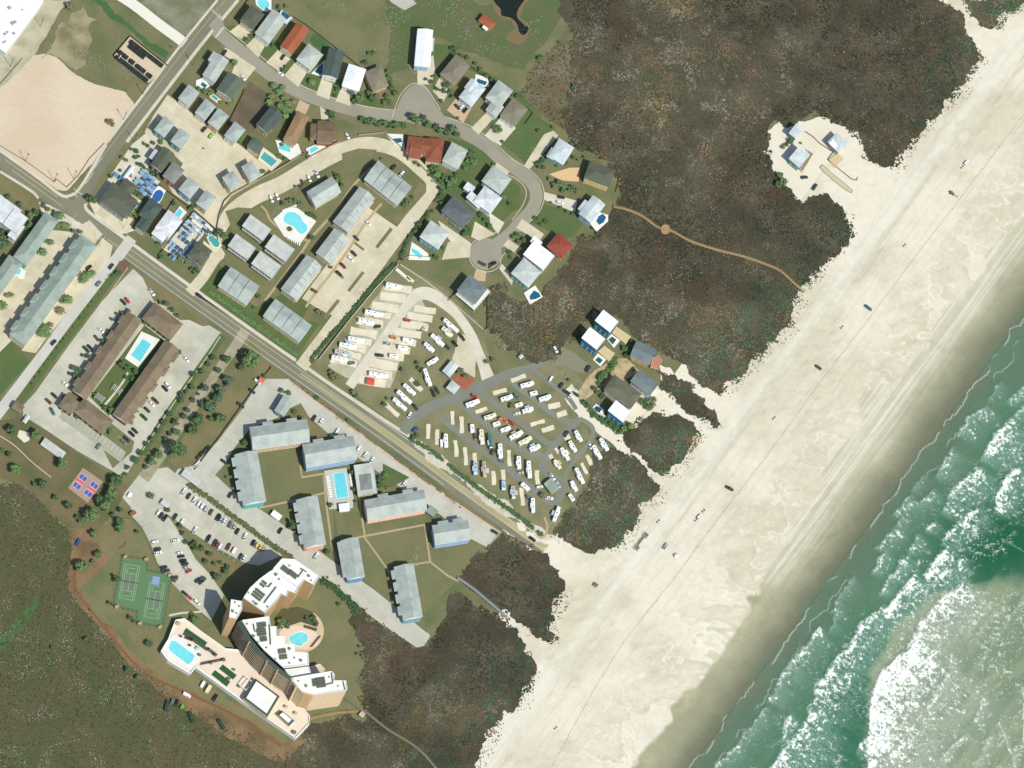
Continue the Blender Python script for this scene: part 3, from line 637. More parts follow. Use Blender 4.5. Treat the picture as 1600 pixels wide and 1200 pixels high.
sheet('condo_parking', [(566, 318), (590, 334), (622, 356), (580, 420), (548, 462), (522, 494), (502, 486), (472, 466), (492, 438), (534, 384)], CREAM, Z1+.02, 'cream parking lot beside the three long condo rows', 'parking lot')
ribbon('condo_lane', [(350, 394, 15), (336, 404, 17), (318, 432, 17), (296, 458, 17)], 0, Z1+.03, CREAM, 'short cream lane down to the main road')
sheet('condo_lawn', [(352, 330), (372, 324), (400, 326), (416, 336), (440, 316), (476, 298), (536, 262), (534, 240), (560, 232), (590, 234), (560, 270), (520, 330), (480, 400), (440, 460), (400, 480), (360, 450), (350, 400), (370, 380)], LAWN, Z2, 'mown lawn between the pool and the condos', 'lawn')
sheet('condo_lawn', [(300, 456), (340, 412), (420, 470), (478, 418), (510, 440), (470, 500), (500, 505), (462, 560), (436, 545), (300, 448)], GREEN, Z1+.01, 'green lawn around the two lower grey condos', 'lawn')
for lab, pts in {'grass strip island nearest the lane corner': rect(556, 440, 38, 5, 52), 'grass strip island in the middle of the lot': rect(600, 372, 38, 5.4, 52), 'grass strip island at the low end of the lot': rect(518, 483, 36, 5.4, 52), 'short grass strip between two condo rows': rect(560, 384, 22, 4, -38), 'short grass strip by the lowest condo row': rect(528, 428, 22, 4, -38)}.items():
    sheet('grass_island', pts, DRYG, Z2, lab, 'grass strip')
sheet('grass_island', [(654, 284), (666, 290), (666, 300), (622, 350), (612, 344), (640, 316)], DRYG, Z2, 'grass corner outside the upper condo', 'grass strip')
for lab, pts, w in [('walk from the lane to the kidney pool', [(408, 322), (416, 330), (424, 346), (452, 366), (480, 376)], 3), ('long tan footpath behind the condo rows', [(580, 262), (552, 290), (520, 334), (486, 372), (470, 396), (440, 436), (414, 470)], 4), ('tan footpath in front of the condo rows', [(596, 318), (570, 350), (546, 388), (520, 424), (490, 462), (478, 480)], 4)]:
    ribbon('footpath', pts, w, Z3, mat('tan_path', C(186, 166, 130), .07, 1), lab, 'footpath')
# ---- left edge: white row, grey green rows
sheet('row_court', [(66, 358), (108, 362), (140, 344), (160, 366), (140, 392), (100, 430), (60, 480), (20, 530), (-10, 560), (-10, 470), (16, 440), (40, 400)], CREAM, Z1, 'cream court between the two long grey green rows', 'courtyard')
sheet('row_forecourt', [(160, 372), (176, 384), (172, 404), (120, 470), (70, 532), (56, 552), (34, 548), (40, 530), (110, 440)], CREAM, Z1+.01, 'cream front strip of the long grey green row', 'forecourt')
sheet('dry_verge', [(-10, 262), (10, 272), (62, 312), (80, 330), (60, 336), (36, 320), (-10, 294)], DRYG, Z1, 'dry tan verge along the main road', 'verge', frac=.06)
sheet('lot_sand', [(60, 316), (80, 322), (130, 352), (124, 362), (90, 350), (66, 340)], CREAM2, Z1, 'pale sandy corner by the palms', 'verge', frac=.06)
sheet('green_yard', [(-10, 536), (10, 524), (40, 556), (46, 566), (-10, 630)], GREEN, Z1, 'green yard below the long grey green row', 'lawn')
ribbon('green_strip', [(192, 412), (160, 454), (120, 506), (84, 554), (50, 600), (30, 628)], 12, Z1+.02, GREEN, 'green strip between the concrete street and the hotel lot', 'grass strip')
sheet('planted_corner', [(186, 408), (200, 406), (204, 416), (194, 430), (184, 424)], mat('bark_bed', C(120, 96, 72), .2, 1.4), Z3, 'brown planting bed at the head of the green strip', 'planting bed')
ribbon('kerb', [(200, 418), (160, 474), (118, 530), (70, 594), (52, 620)], 1.0, Z3, WALK, 'pale kerb along the hotel lot', 'kerb')
# ---- hotel
sheet('hotel_lot', [(208, 420), (236, 446), (290, 486), (346, 520), (332, 542), (294, 592), (250, 654), (222, 700), (200, 738), (186, 742), (120, 704), (60, 664), (36, 650), (36, 634), (56, 612), (110, 536), (160, 470)], CONCH, Z1, 'worn concrete parking lot around the brown hotel', 'parking lot')
sheet('hotel_verge', [(220, 428), (240, 440), (300, 490), (330, 508), (316, 510), (296, 500), (280, 500), (262, 480), (240, 470)], DRYG, Z2, 'dry grass verge before the hotel', 'verge')
sheet('hotel_lawn', [(96, 618), (110, 612), (150, 642), (210, 690), (206, 706), (176, 732), (160, 700), (130, 676), (96, 656)], LAWN, Z2, 'lawn at the back end of the hotel', 'lawn')
sheet('hotel_court', [(226, 508), (262, 536), (170, 650), (140, 620)], GREEN, Z2, 'green courtyard lawn inside the brown hotel', 'lawn')
sheet('hotel_stalls', [(104, 636), (196, 706), (188, 722), (92, 652)], mat('grey_stalls', C(172, 172, 152), .07, .8, C(186, 184, 164), .1, .6), Z2+.01, 'grey strip of marked stalls behind the hotel', 'parking lot')
ribbon('footpath', [(200, 582), (190, 600), (168, 628), (156, 640)], 3.2, Z3, CREAM2, 'pale walk down the hotel courtyard', 'footpath')
sheet('back_lawn', [(-10, 660), (30, 652), (66, 668), (120, 706), (176, 744), (200, 760), (180, 800), (150, 830), (126, 824), (106, 826), (62, 782), (30, 756), (-10, 744)], mat('tan_lawn', C(122, 110, 78), .26, 1.4, C(94, 100, 62), .05, .9), Z1, 'dry lawn around the pickleball courts', 'lawn')
ribbon('kerb', [(-10, 676), (20, 694), (50, 722), (80, 746)], 1.2, Z2, WALK, 'thin pale kerb across the dry lawn', 'kerb')
sheet('concrete_pad', [(30, 672), (46, 676), (46, 688), (38, 692), (27, 682)], SAND, Z2, 'small pale picnic pad between two trees', 'patio')
ribbon('median_lane', [(384, 516, 16), (364, 546, 16), (336, 586, 15), (306, 630, 15), (276, 674, 15), (248, 716, 16), (224, 748, 20)], 0, Z1+.02, mat('gravel_lane', C(176, 168, 144), .2, 1.2, C(148, 138, 106), .08, .8), 'gravelly lane under the trees beside the hotel')
ribbon('kerb', [(344, 526), (322, 560), (290, 604), (262, 644), (236, 684), (214, 716)], 1.3, Z3, WALK, 'white kerb line between the hotel lot and the tree lane', 'kerb')
ribbon('green_strip', [(348, 524), (330, 550), (300, 592), (270, 636), (244, 676), (222, 710)], 11, Z2, GREEN, 'green strip with a row of clipped bushes', 'grass strip')
sheet('tree_lawn', [(392, 530), (424, 580), (402, 600), (378, 640), (340, 690), (300, 728), (274, 734), (264, 720), (290, 676), (330, 626), (366, 576)], DRYG, Z1+.01, 'dry lawn strip along the condo wall', 'lawn')
# ---- tower grounds
sheet('drive_court', [(222, 736), (262, 730), (284, 748), (300, 742), (310, 760), (432, 852), (440, 868), (404, 884), (384, 880), (330, 852), (284, 820), (266, 806), (240, 800), (204, 792), (190, 776), (206, 756)], CONCH, Z1, 'concrete drive and upper parking rows of the tower', 'parking lot')
sheet('tower_parking', [(204, 788), (240, 796), (262, 806), (276, 826), (292, 850), (306, 874), (330, 900), (350, 930), (330, 970), (296, 940), (270, 912), (246, 880), (236, 852), (222, 824), (206, 806)], CONCH, Z1+.02, 'curved lower parking rows of the tower', 'parking lot')
sheet('planted_island', [(276, 816), (300, 838), (340, 862), (378, 886), (368, 902), (330, 894), (306, 866), (286, 838)], DRYG, Z2, 'planted island between the two tower parking lots', 'planting bed')
sheet('tower_lawn', [(180, 806), (206, 812), (226, 836), (242, 880), (264, 904), (300, 944), (330, 974), (306, 990), (270, 975), (240, 990), (200, 960), (176, 930), (176, 870)], LAWN, Z1, 'lawn around the green tennis courts', 'lawn')
ribbon('footpath', [(264, 962), (284, 958), (312, 956), (324, 952)], 3, Z3, WALK, 'pale path from the tennis courts to the tower', 'footpath')
sheet('tower_garden', [(496, 906), (516, 900), (556, 950), (574, 990), (570, 1050), (566, 1100), (556, 1124), (520, 1116), (460, 1090), (440, 1010), (430, 960), (470, 920)], LAWN, Z1, 'lawn on the beach side of the tower', 'lawn')
sheet('dirt_track', [(108, 828), (150, 828), (190, 806), (204, 812), (198, 850), (178, 862), (150, 900), (124, 920), (140, 944), (180, 984), (216, 1030), (256, 1060), (330, 1084), (400, 1130), (450, 1164), (500, 1130), (520, 1128), (506, 1140), (470, 1170), (446, 1192), (410, 1180), (340, 1140), (280, 1100), (240, 1072), (200, 1036), (160, 990), (116, 940), (104, 900), (112, 860)], TRACK, Z1, 'worn brown dirt track curving around the tennis courts and tower', 'dirt track', frac=.1)
sheet('dirt_verge', [(190, 960), (240, 998), (256, 1026), (300, 1054), (380, 1106), (450, 1158), (440, 1160), (380, 1122), (300, 1078), (240, 1050), (206, 1010)], DRYG, Z2, 'dry grass edge between the track and the pool deck', 'verge', frac=.1)
ribbon('wheel_tracks', [(118, 890), (116, 910), (128, 936), (160, 976), (196, 1022), (234, 1056), (300, 1086), (370, 1120), (440, 1166)], 4, Z2+.01, mat('red_brown_earth', C(128, 92, 62), .16, 1), 'darker wheel worn line along the dirt track', 'dirt track')
sheet('lawn', [(150, 840), (180, 812), (206, 812), (204, 840), (176, 870), (160, 860)], DRYG, Z2, 'thin dry grass beside the track mouth', 'lawn', frac=.1)
# ---- south condo grounds
sheet('south_lot', [(388, 582), (404, 592), (448, 592), (480, 616), (560, 674), (640, 734), (730, 796), (782, 832), (762, 856), (736, 842), (690, 806), (600, 744), (560, 716), (520, 684), (470, 640), (436, 652), (392, 668), (366, 700), (352, 724), (336, 742), (366, 770), (440, 818), (530, 884), (600, 932), (664, 982), (672, 994), (658, 1016), (600, 978), (520, 918), (430, 852), (370, 806), (320, 770), (272, 742), (300, 700), (350, 636)], CONC, Z1, 'grey concrete lots around the pastel condos', 'parking lot')
sheet('south_lawn', [(404, 690), (470, 700), (500, 740), (520, 770), (522, 860), (530, 880), (440, 816), (400, 786)], LAWN, Z1+.01, 'lawn between the teal and peach condos', 'lawn')
sheet('south_lawn', [(520, 790), (560, 800), (660, 812), (690, 808), (738, 844), (764, 856), (740, 890), (716, 906), (660, 960), (668, 990), (600, 934), (536, 884)], mat('olive_lawn', C(124, 121, 85), .24, 1.5, C(110, 116, 76), .06, .9), Z1+.01, 'olive lawn between the lower pastel condos', 'lawn')
sheet('south_lawn', [(412, 700), (462, 694), (474, 740), (506, 742), (508, 770), (418, 790)], mat('olive_lawn', C(124, 121, 85), .24, 1.5, C(110, 116, 76), .06, .9), Z2, 'square olive lawn in front of the teal condo', 'lawn')
sheet('south_lawn', [(598, 724), (640, 746), (612, 762), (598, 760)], GREEN, Z2, 'planted wedge beside the club pavilion', 'lawn')
sheet('south_lawn', [(448, 640), (470, 630), (482, 650), (500, 672), (478, 672), (440, 655)], DRYG, Z2, 'dry grass around the small grey office', 'lawn')
for i, (lab, pts, w) in enumerate([('path below the upper row', [(404, 706), (430, 702), (462, 696)], 3.6), ('path around the blue condo corner', [(468, 724), (472, 746), (506, 740)], 3.2), ('path along the pool lawn', [(506, 742), (510, 790), (518, 850), (526, 876)], 3.2), ('path from the teal condo', [(404, 794), (460, 782), (508, 770)], 3), ('long path across the lower lawn', [(548, 842), (600, 832), (664, 820)], 3), ('path down from the peach condo', [(560, 770), (564, 800), (570, 838)], 3), ('diagonal path over the lower lawn', [(568, 838), (590, 868), (612, 900)], 2.6), ('path to the long boardwalk', [(664, 822), (672, 878), (700, 900), (716, 908)], 3), ('short path beside the lowest condo', [(672, 878), (646, 882)], 2.6)]):
    ribbon('footpath', pts, w, Z3, mat('tan_path', C(186, 166, 130)), lab+' of the pastel condos', 'footpath', smooth=False)
# ---- camper park
sheet('park_grass', [(628, 412), (700, 454), (745, 500), (760, 540), (772, 590), (830, 572), (870, 548), (900, 580), (912, 600), (890, 636), (930, 690), (950, 700), (920, 745), (884, 800), (862, 836), (700, 728), (640, 680), (560, 620), (490, 566), (560, 480)], mat('park_turf', C(140, 133, 98), .26, 1.4, C(112, 118, 78), .06, .9), Z1-.02, 'patchy turf under the camper park', 'lawn')
ribbon('park_drive', [(546, 604, 15), (566, 576, 15), (592, 540, 15), (620, 500, 15), (640, 472, 16), (654, 460, 20), (672, 460, 20), (694, 474, 17), (716, 494, 15), (736, 524, 15), (748, 552, 15), (758, 578, 18), (764, 596, 22)], 0, Z2+.02, mat('bright_cream', C(226, 218, 196), .05, .8, C(214, 206, 184), .06, .6, slabs=(50, 6, 6, .84)), 'cream concrete drive looping through the upper camper park')
sheet('gravel_yard', [(716, 520), (738, 530), (744, 560), (742, 590), (722, 580), (706, 560)], CREAM, Z2, 'sandy yard beside the camper office', 'yard', frac=.05)
ribbon('park_road', [(630, 676, 14), (644, 656, 15), (664, 640, 16), (692, 628, 17), (722, 616, 17), (760, 600, 15), (796, 584, 15), (830, 574, 12), (852, 562, 13), (874, 556, 12)], 0, Z2, ASPHD, 'asphalt entrance road of the camper park')
for lab, pts, w in [('top row road of the camper park', [(832, 576), (850, 590), (870, 606), (890, 624), (900, 640)], 7), ('second row road of the camper park', [(792, 588), (808, 604), (836, 624), (860, 644), (884, 658), (900, 660)], 9),
    ('middle row road of the camper park', [(748, 610), (766, 626), (796, 648), (826, 670), (852, 690), (862, 694)], 9), ('fourth row road of the camper park', [(716, 628), (740, 648), (770, 672), (800, 694), (830, 710), (850, 712)], 9),
    ('road row nearest the main road in the camper park', [(688, 652), (712, 672), (746, 698), (780, 724), (812, 748), (836, 768), (856, 784), (868, 786)], 9), ('cross road at the sea end of the camper park', [(906, 654), (886, 674), (868, 694), (856, 712), (846, 730), (856, 740), (868, 748), (878, 756), (876, 774), (866, 788)], 12),
    ('outer loop of the camper park', [(906, 654), (924, 666), (926, 682), (912, 702), (896, 722), (884, 742), (880, 760)], 7)]:
    ribbon('park_road', pts, w, Z2+.013, ASPHD, lab)
for i, (x, y, L, W, a) in enumerate([(645, 463, 0, 0, 0)]): pass
PADS = [(622, 450, 42, 12, -8), (614, 465, 40, 13, -8), (602, 480, 42, 13, -8), (590, 491, 42, 9, -9), (578, 504, 42, 12, -10), (568, 520, 42, 13, -10), (560, 532, 42, 10, -10), (551, 543, 42, 11, -10), (543, 554, 42, 11, -11), (537, 565, 42, 11, -12), (664, 484, 34, 10, -9), (656, 496, 40, 11, -9), (648, 509, 42, 12, -10), (637, 521, 42, 11, -10), (628, 533, 44, 11, -10), (619, 545, 44, 11, -10), (610, 556, 42, 11, -10), (600, 570, 42, 12, -10), (591, 583, 44, 11, -11), (582, 596, 42, 12, -12),
 (650, 601, 26, 7, -45), (612, 640, 30, 7, -42), (669, 674, 23, 6, 88), (683, 683, 24, 6, 88), (712, 701, 26, 6, -85), (727, 713, 28, 6, -86), (707, 653, 21, 6, -88), (721, 664, 26, 7, -88), (771, 747, 22, 6, -86), (796, 716, 25, 6.5, -86), (840, 746, 22, 7, -86), (816, 776, 28, 7, -85), (781, 612, 22, 7, 15), (810, 591, 24, 7, 20), (752, 641, 19, 6, 20), (840, 661, 23, 6, 16), (856, 670, 20, 7, 16), (866, 634, 19, 8, 12), (878, 647, 16, 8, 20), (922, 721, 22, 6, -62), (913, 732, 19, 5, -62), (742, 716, 16, 6, -85), (786, 742, 16, 7, -85), (871, 704, 10, 6, -60), (861, 714, 8, 6, -60), (885, 682, 12, 10, -60)]
for x, y, L, W, a in PADS:
    sheet('camper_pad', fractal(rect(x, y, L, W, a), .05, 8), mat('pad_concrete', C(232, 222, 198), .08, 1.4, C(212, 198, 168), .15, .6), Z3+.02*random.random(), 'pale concrete camper pad', 'camper pad', group='camper pads', thick=.1)
# ---- dune houses
sheet('dune_yard', [(930, 578), (956, 562), (980, 560), (1000, 580), (976, 594), (950, 600), (926, 616), (906, 632), (902, 614)], mat('speckled_gravel', C(198, 178, 140), .2, 2.2, C(150, 140, 100), .2, .7), Z1, 'speckled gravel drive among the dune houses', 'yard', frac=.06)
sheet('grey_lot', [(862, 556), (876, 540), (900, 552), (920, 570), (912, 584), (880, 570), (862, 572)], mat('grey_gravel', C(138, 136, 112), .1, 1), Z1, 'grey gravel patch at the end of the park road', 'yard', frac=.08)
sheet('brick_terrace', [(708, 590), (722, 578), (742, 594), (728, 610), (714, 604)], mat('red_brick_paving', C(170, 104, 78), .12, 2.5, C(150, 92, 70), .3, .5), Z3, 'rust red brick terrace beside the camper office', 'terrace')
sheet('upper_lot', [(604, 440), (650, 452), (664, 478), (672, 486), (610, 606), (560, 600), (512, 572), (540, 536), (560, 512), (576, 480)], mat('worn_pale_lot', C(192, 186, 160), .16, 1.4, C(160, 158, 126), .09, .8), Z1+.005, 'pale worn concrete between the upper camper pads', 'parking lot', frac=.05)
for i, pts in enumerate(([(836, 842), (852, 846), (884, 862), (900, 872), (888, 892), (872, 888), (866, 876), (850, 868), (862, 866), (846, 856), (858, 857)], [(806, 816), (830, 833), (846, 846), (838, 847), (822, 834)], [(842, 868), (860, 878), (872, 890), (866, 892), (852, 880)])):
    sheet('sand_drift', pts, SAND, Z3+.05, ('sand blown over the end of the main road', 'thin sand drift on the upper edge of the road end', 'thin sand drift on the lower edge of the road end')[i], 'sand', frac=.3, step=2.5)
# pond
sheet('pond', [(765, -20), (772, 2), (782, 14), (784, 24), (798, 28), (808, 38), (812, 52), (820, 54), (826, 44), (816, 36), (808, 26), (810, 14), (822, -4), (828, -20)], mat('pond_water', C(36, 44, 38), .1, .2, rough=.12), .04, 'dark narrow pond with a hooked end', 'pond', rnd=True)
sheet('reed_bed', [(760, -20), (770, 8), (780, 26), (800, 32), (806, 44), (796, 50), (790, 60), (806, 70), (822, 64), (830, 48), (824, 36), (812, 26), (818, 10), (834, -20)], mat('tan_reeds', C(128, 110, 76), .22, 1.3), .03, 'tan reeds fringing the pond', 'reeds', frac=.12)
# ---- painted markings
def lines(name, lab, segs, w, m, z):
    b = MB()
    z = zstep(z, [q for sg in segs for q in sg])
    for sg in segs: ribbon_mesh(b, sg, w, z, 0, len(sg) > 2)
    return tag(b.obj(name, m), lab, 'road markings', None, 'structure')
def off(pts, d):
    P = [Vector(p) for p in pts]; o = []
    for i, p in enumerate(P):
        t = (P[min(i+1, len(P)-1)]-P[max(i-1, 0)]).normalized(); o.append((p.x-t.y*d, p.y+t.x*d))
    return o
CL = [(0, 248), (150, 356), (300, 464), (450, 570), (600, 675), (720, 763), (800, 820), (866, 866)]
def cut(a, b_):                              # piece of the centreline from photo x = a to b_
    f = lambda x: (x, float(np.interp(x, [p[0] for p in CL], [p[1] for p in CL])))
    return [f(a)]+[p for p in CL if a+5 < p[0] < b_-5]+[f(b_)]
lines('road_markings', 'thin yellow lines flanking the centre lane of the main road', [off(cut(170, 860), 4.0), off(cut(190, 860), -4.4), off(cut(5, 88), -3.5), off(cut(20, 100), 3.5)], .62, PAINTY, Z3+.02)
lines('road_markings', 'thin white edge lines of the main road', [off(cut(200, 700), 11.6), off(cut(150, 640), -11.6), off(cut(0, 100), -10.5)], .55, PAINT, Z3+.03)
lines('road_markings', 'stop bar and lane lines at the junction', [[(115, 295), (128, 304)], [(112, 301), (121, 308)], [(130, 286), (160, 246)], [(133, 288), (146, 270)]], .8, PAINT, Z3+.04)
lines('road_markings', 'centre line of the side street', [[(160, 246), (181, 218), (250, 128), (300, 63), (352, 0)]], .4, PAINTY, Z3+.02)
xw = [[(331+i*1.9, 18+i*1.75), (333.2+i*1.9, 20.4+i*1.75-5.5)] for i in range(9)]+[[(335+i*1.5, 59-i*2.0), (340.5+i*1.5, 56.5-i*2.0)] for i in range(8)]
lines('road_markings', 'white crosswalk bars where the two streets meet', xw, .8, PAINT, Z4)
stalls = [[(108+i*5.9, 640+i*4.45), (102+i*5.9, 650+i*4.45)] for i in range(16)]
lines('stall_lines', 'white stall lines behind the hotel', stalls, .5, PAINT, Z3+.03)
stalls = [[(205+i*4.6, 800+i*7.0-i*i*.12), (216+i*4.6, 795+i*7.0-i*i*.12)] for i in range(8)]+[[(262+i*3.2, 812+i*7.6), (274+i*3.2, 806+i*7.6)] for i in range(8)]+[[(274+i*8.2, 812+i*6.0), (281+i*8.2, 802+i*6.0)] for i in range(12)]+[[(262+i*8.2, 768+i*5.9), (270+i*8.2, 756+i*5.9)] for i in range(18)]+[[(244+i*5, 876+i*4), (256+i*5, 870+i*4)] for i in range(6)]
lines('stall_lines', 'white stall lines of the tower parking', stalls, .42, PAINT, Z3+.03)
stalls = [[(230-i*6.5, 618+i*9), (238-i*6.5, 624+i*9)] for i in range(8)]+[[(150-i*6, 520+i*8.4), (158-i*6, 526+i*8.4)] for i in range(9)]
lines('stall_lines', 'faint white stall lines along both long sides of the hotel', stalls, .35, PAINT, Z3+.03)
stalls = [[(500+i*7, 880+i*5.2), (507+i*7, 870+i*5.2)] for i in range(8)]
lines('stall_lines', 'faint stall lines beside the lower pastel condos', stalls, .35, PAINT, Z3+.03)
# ================================================================ BUILDERS
GLASS = mat('dark_glass', (.02, .03, .035), .1, 3, rough=.08, spec=.8)
WHITE = mat('white_paint', (.78, .78, .76), .04, 1.5, rough=.6)
WTRIM = mat('white_trim', (.72, .72, .69), .04, 2, rough=.6)
BLACK = mat('black_rubber', (.018, .018, .018), .2, 3)
DKMET = mat('dark_metal', (.05, .055, .05), .2, 2, rough=.6)
GALV = mat('galvanised_metal', (.36, .38, .37), .12, 1.2, rough=.5, metallic=.3)
TIMBER = mat('weathered_timber', C(168, 148, 116), .14, 1.8, C(140, 122, 96), .3, .6)
DTIMB = mat('dark_timber', C(92, 80, 64), .2, 2)
WATER = {k: mat('pool_water_'+k, C(*c), .1, .35, rough=.08, spec=.6) for k, c in {'cyan': (112, 218, 226), 'teal': (84, 172, 166), 'blue': (62, 104, 168), 'deep': (46, 100, 128), 'aqua': (128, 226, 232), 'green': (60, 96, 80), 'dark': (42, 84, 96)}.items()}
ROOFC = {'grey': (182, 190, 182), 'ltgrey': (190, 197, 188), 'pale': (206, 212, 206), 'white': (250, 251, 250), 'offwhite': (228, 231, 230), 'skyblue': (212, 221, 220), 'olive': (112, 112, 92), 'taupe': (140, 132, 112),
 'dkolive': (98, 102, 84), 'green': (98, 112, 96), 'dkgreen': (82, 96, 88), 'greygreen': (160, 174, 160), 'brick': (172, 98, 64), 'rust': (152, 88, 62), 'red': (154, 76, 58), 'tan': (160, 130, 96), 'brown': (126, 106, 82), 'hotel': (138, 122, 98), 'charcoal': (104, 110, 110), 'slate': (122, 134, 134), 'conc': (206, 208, 200), 'medgrey': (140, 146, 138)}
def roofmat(k):
    c = ROOFC[k]; d = tuple(int(x*.9) for x in c)
    return mat('roof_'+k, C(*c), .13 if k not in ('white', 'offwhite') else .05, 1.5, C(*d), .16, .9 if k != 'white' else .3, rough=.7 if k not in ('grey', 'ltgrey', 'white', 'skyblue', 'pale') else .55)
WALLC = {'cream': (222, 208, 176), 'white': (232, 232, 226), 'teal': (122, 204, 198), 'blue': (134, 178, 214), 'peach': (242, 200, 178), 'ltblue': (150, 190, 206), 'seablue': (58, 128, 164), 'tan': (206, 172, 126), 'grey': (168, 170, 160), 'green': (120, 140, 112), 'brick': (170, 110, 84), 'yellow': (226, 200, 130), 'aqua': (120, 172, 168), 'brown': (120, 96, 70)}
def wallmat(k): return mat('wall_'+k, C(*WALLC[k]), .06, 1.2, C(*[int(x*.92) for x in WALLC[k]]), .2, .5)
_win = {}
def window_mesh(w, h):
    if (w, h) not in _win:
        b = MB()
        b.box(0, 0, 0, w, .12, .1); b.box(0, 0, h-.1, w, .12, .1); b.box(-w/2+.05, 0, .1, .1, .12, h-.2); b.box(w/2-.05, 0, .1, .1, .12, h-.2); b.box(0, 0, .1, .06, .1, h-.2)
        q = MB(); q.box(0, .02, .1, w-.2, .05, h-.2)
        _win[(w, h)] = (b.mesh('window', WTRIM), q.mesh('pane', GLASS))
    return _win[(w, h)]
def put_window(root, loc, rot):
    a, b = window_mesh(1.3, 1.3); w = inst('window', a, root, loc, rot); inst('pane', b, w); return w
def frame(cx, cy, ang, ze):                  # local plan of a roof as seen in the photo at height ze -> ground plan
    a = math.radians(ang); u = (math.cos(a), -math.sin(a)); v = (math.sin(a), math.cos(a))
    def Lf(p, q, z):
        w = g(cx+u[0]*p+v[0]*q, cy+u[1]*p+v[1]*q, ze); return Vector((w.x, w.y, z))
    return Lf
def roof_part(root, Lf, L, W, ze, kind, mt, pitch=.42, ov=1.3, name='roof', mats2=None):
    b = MB(); l, w = L/2+ov, W/2+ov
    rise = pitch*W*S/2
    base = [(-l, -w), (l, -w), (l, w), (-l, w)]
    lo = [Lf(p, q, ze-.22) for p, q in base]; hi = [Lf(p, q, ze) for p, q in base]
    n = 4
    b.add(lo+hi, [(i, (i+1) % n, n+(i+1) % n, n+i) for i in range(n)], 1); b.add(lo, [(3, 2, 1, 0)], 1)
    if kind == 'flat':
        t = .35; hi2 = [Lf(p, q, ze+t) for p, q in base]; inn = [Lf(p*(l-.7)/l, q*(w-.7)/w, ze+t) for p, q in base]; inl = [Lf(p*(l-.7)/l, q*(w-.7)/w, ze+.08) for p, q in base]
        for A, B in ((hi, hi2), (hi2, inn), (inn, inl)): b.add(A+B, [(i, (i+1) % n, n+(i+1) % n, n+i) for i in range(n)], 1)
        b.add(inl, [(0, 1, 2, 3)], 0)
    elif kind == 'shed':
        hi2 = [Lf(-l, -w, ze+rise), Lf(l, -w, ze+rise), hi[2], hi[3]]
        b.add(hi2, [(0, 1, 2, 3)], 0); b.add([hi[0], hi[1], hi2[1], hi2[0]], [(0, 1, 2, 3)], 1); b.add([hi[0], hi2[0], hi[3]], [(0, 1, 2)], 1); b.add([hi[1], hi[2], hi2[1]], [(0, 1, 2)], 1)
    else:
        k = max(0.0, l-w) if kind == 'hip' else (l if kind == 'gable' else max(0, l-w*.55))
        if kind == 'hip' and L < W: k = 0
        r0, r1 = Lf(-k, 0, ze+rise), Lf(k, 0, ze+rise)
        if kind == 'hipend':                     # hipped at the low end only
            r0, r1 = Lf(-(l-w), 0, ze+rise), Lf(l, 0, ze+rise)
        b.add(hi+[r0, r1], [(0, 1, 5, 4), (2, 3, 4, 5)], 0)
        gm = 0 if kind == 'hip' else 1
        b.add([hi[3], hi[0], r0], [(0, 1, 2)], 0 if kind in ('hip', 'hipend') else 1); b.add([hi[1], hi[2], r1], [(0, 1, 2)], gm)
        b.bar(r0+Vector((0, 0, .03)), r1+Vector((0, 0, .03)) if (r1-r0).length > .3 else r0+Vector((.3, 0, .03)), .3, .12, 2)
        if kind in ('hip',):
            for c, r in ((hi[0], r0), (hi[3], r0), (hi[1], r1), (hi[2], r1)): b.bar(c+Vector((0, 0, .02)), r+Vector((0, 0, .02)), .22, .08, 2)
    return b.obj(name, [mt, mt if kind == 'flat' else WTRIM, mt], root)
def walls_part(root, Lf, L, W, ze, wm, z0=0.0, windows=True, storeys=2, stilts=False, sides=None):
    c = [(-L/2, -W/2), (L/2, -W/2), (L/2, W/2), (-L/2, W/2)]
    zb = 2.6 if stilts else z0
    P = [Lf(p, q, 0) for p, q in c]; o = root.location
    b = MB(); b.prism([(p.x, p.y) for p in P], zb, ze-.2, 0)
    if stilts:
        b.prism([((p.x*.92+.08*(P[0].x+P[2].x)/2), (p.y*.92+.08*(P[0].y+P[2].y)/2)) for p in P], zb-.25, zb, 1)
        for i in range(4):
            for t in (.03, .5):
                q = P[i].lerp(P[(i+1) % 4], t); q = q.lerp((P[0]+P[2])/2, .03); b.box(q.x, q.y, 0, .35, .35, zb-.25, 0, 1)
        ctr = (P[0]+P[2])/2; b.prism([((p.x*.45+.55*ctr.x), (p.y*.45+.55*ctr.y)) for p in P], 0, zb-.25, 1)
    w = b.obj('wall', [wm, wallmat('grey')], root)
    if windows:
        for i in range(4):
            p, q = P[i], P[(i+1) % 4]; d = q-p; ln = d.length
            nrm = Vector((d.y, -d.x, 0)).normalized()
            if nrm.dot((p+q)/2-(P[0]+P[2])/2) < 0: nrm = -nrm
            if nrm.dot(VIEW) > -.12: continue
            k = max(1, min(5, int(ln/3.6)))
            for st in range(storeys):
                zz = zb+.9+st*2.7
                if zz+1.3 > ze-.3: break
                for j in range(k):
                    c0 = p.lerp(q, (j+.5)/k)+nrm*.07
                    put_window(root, (c0.x-o.x, c0.y-o.y, zz-o.z), math.atan2(d.y, d.x))
    return w
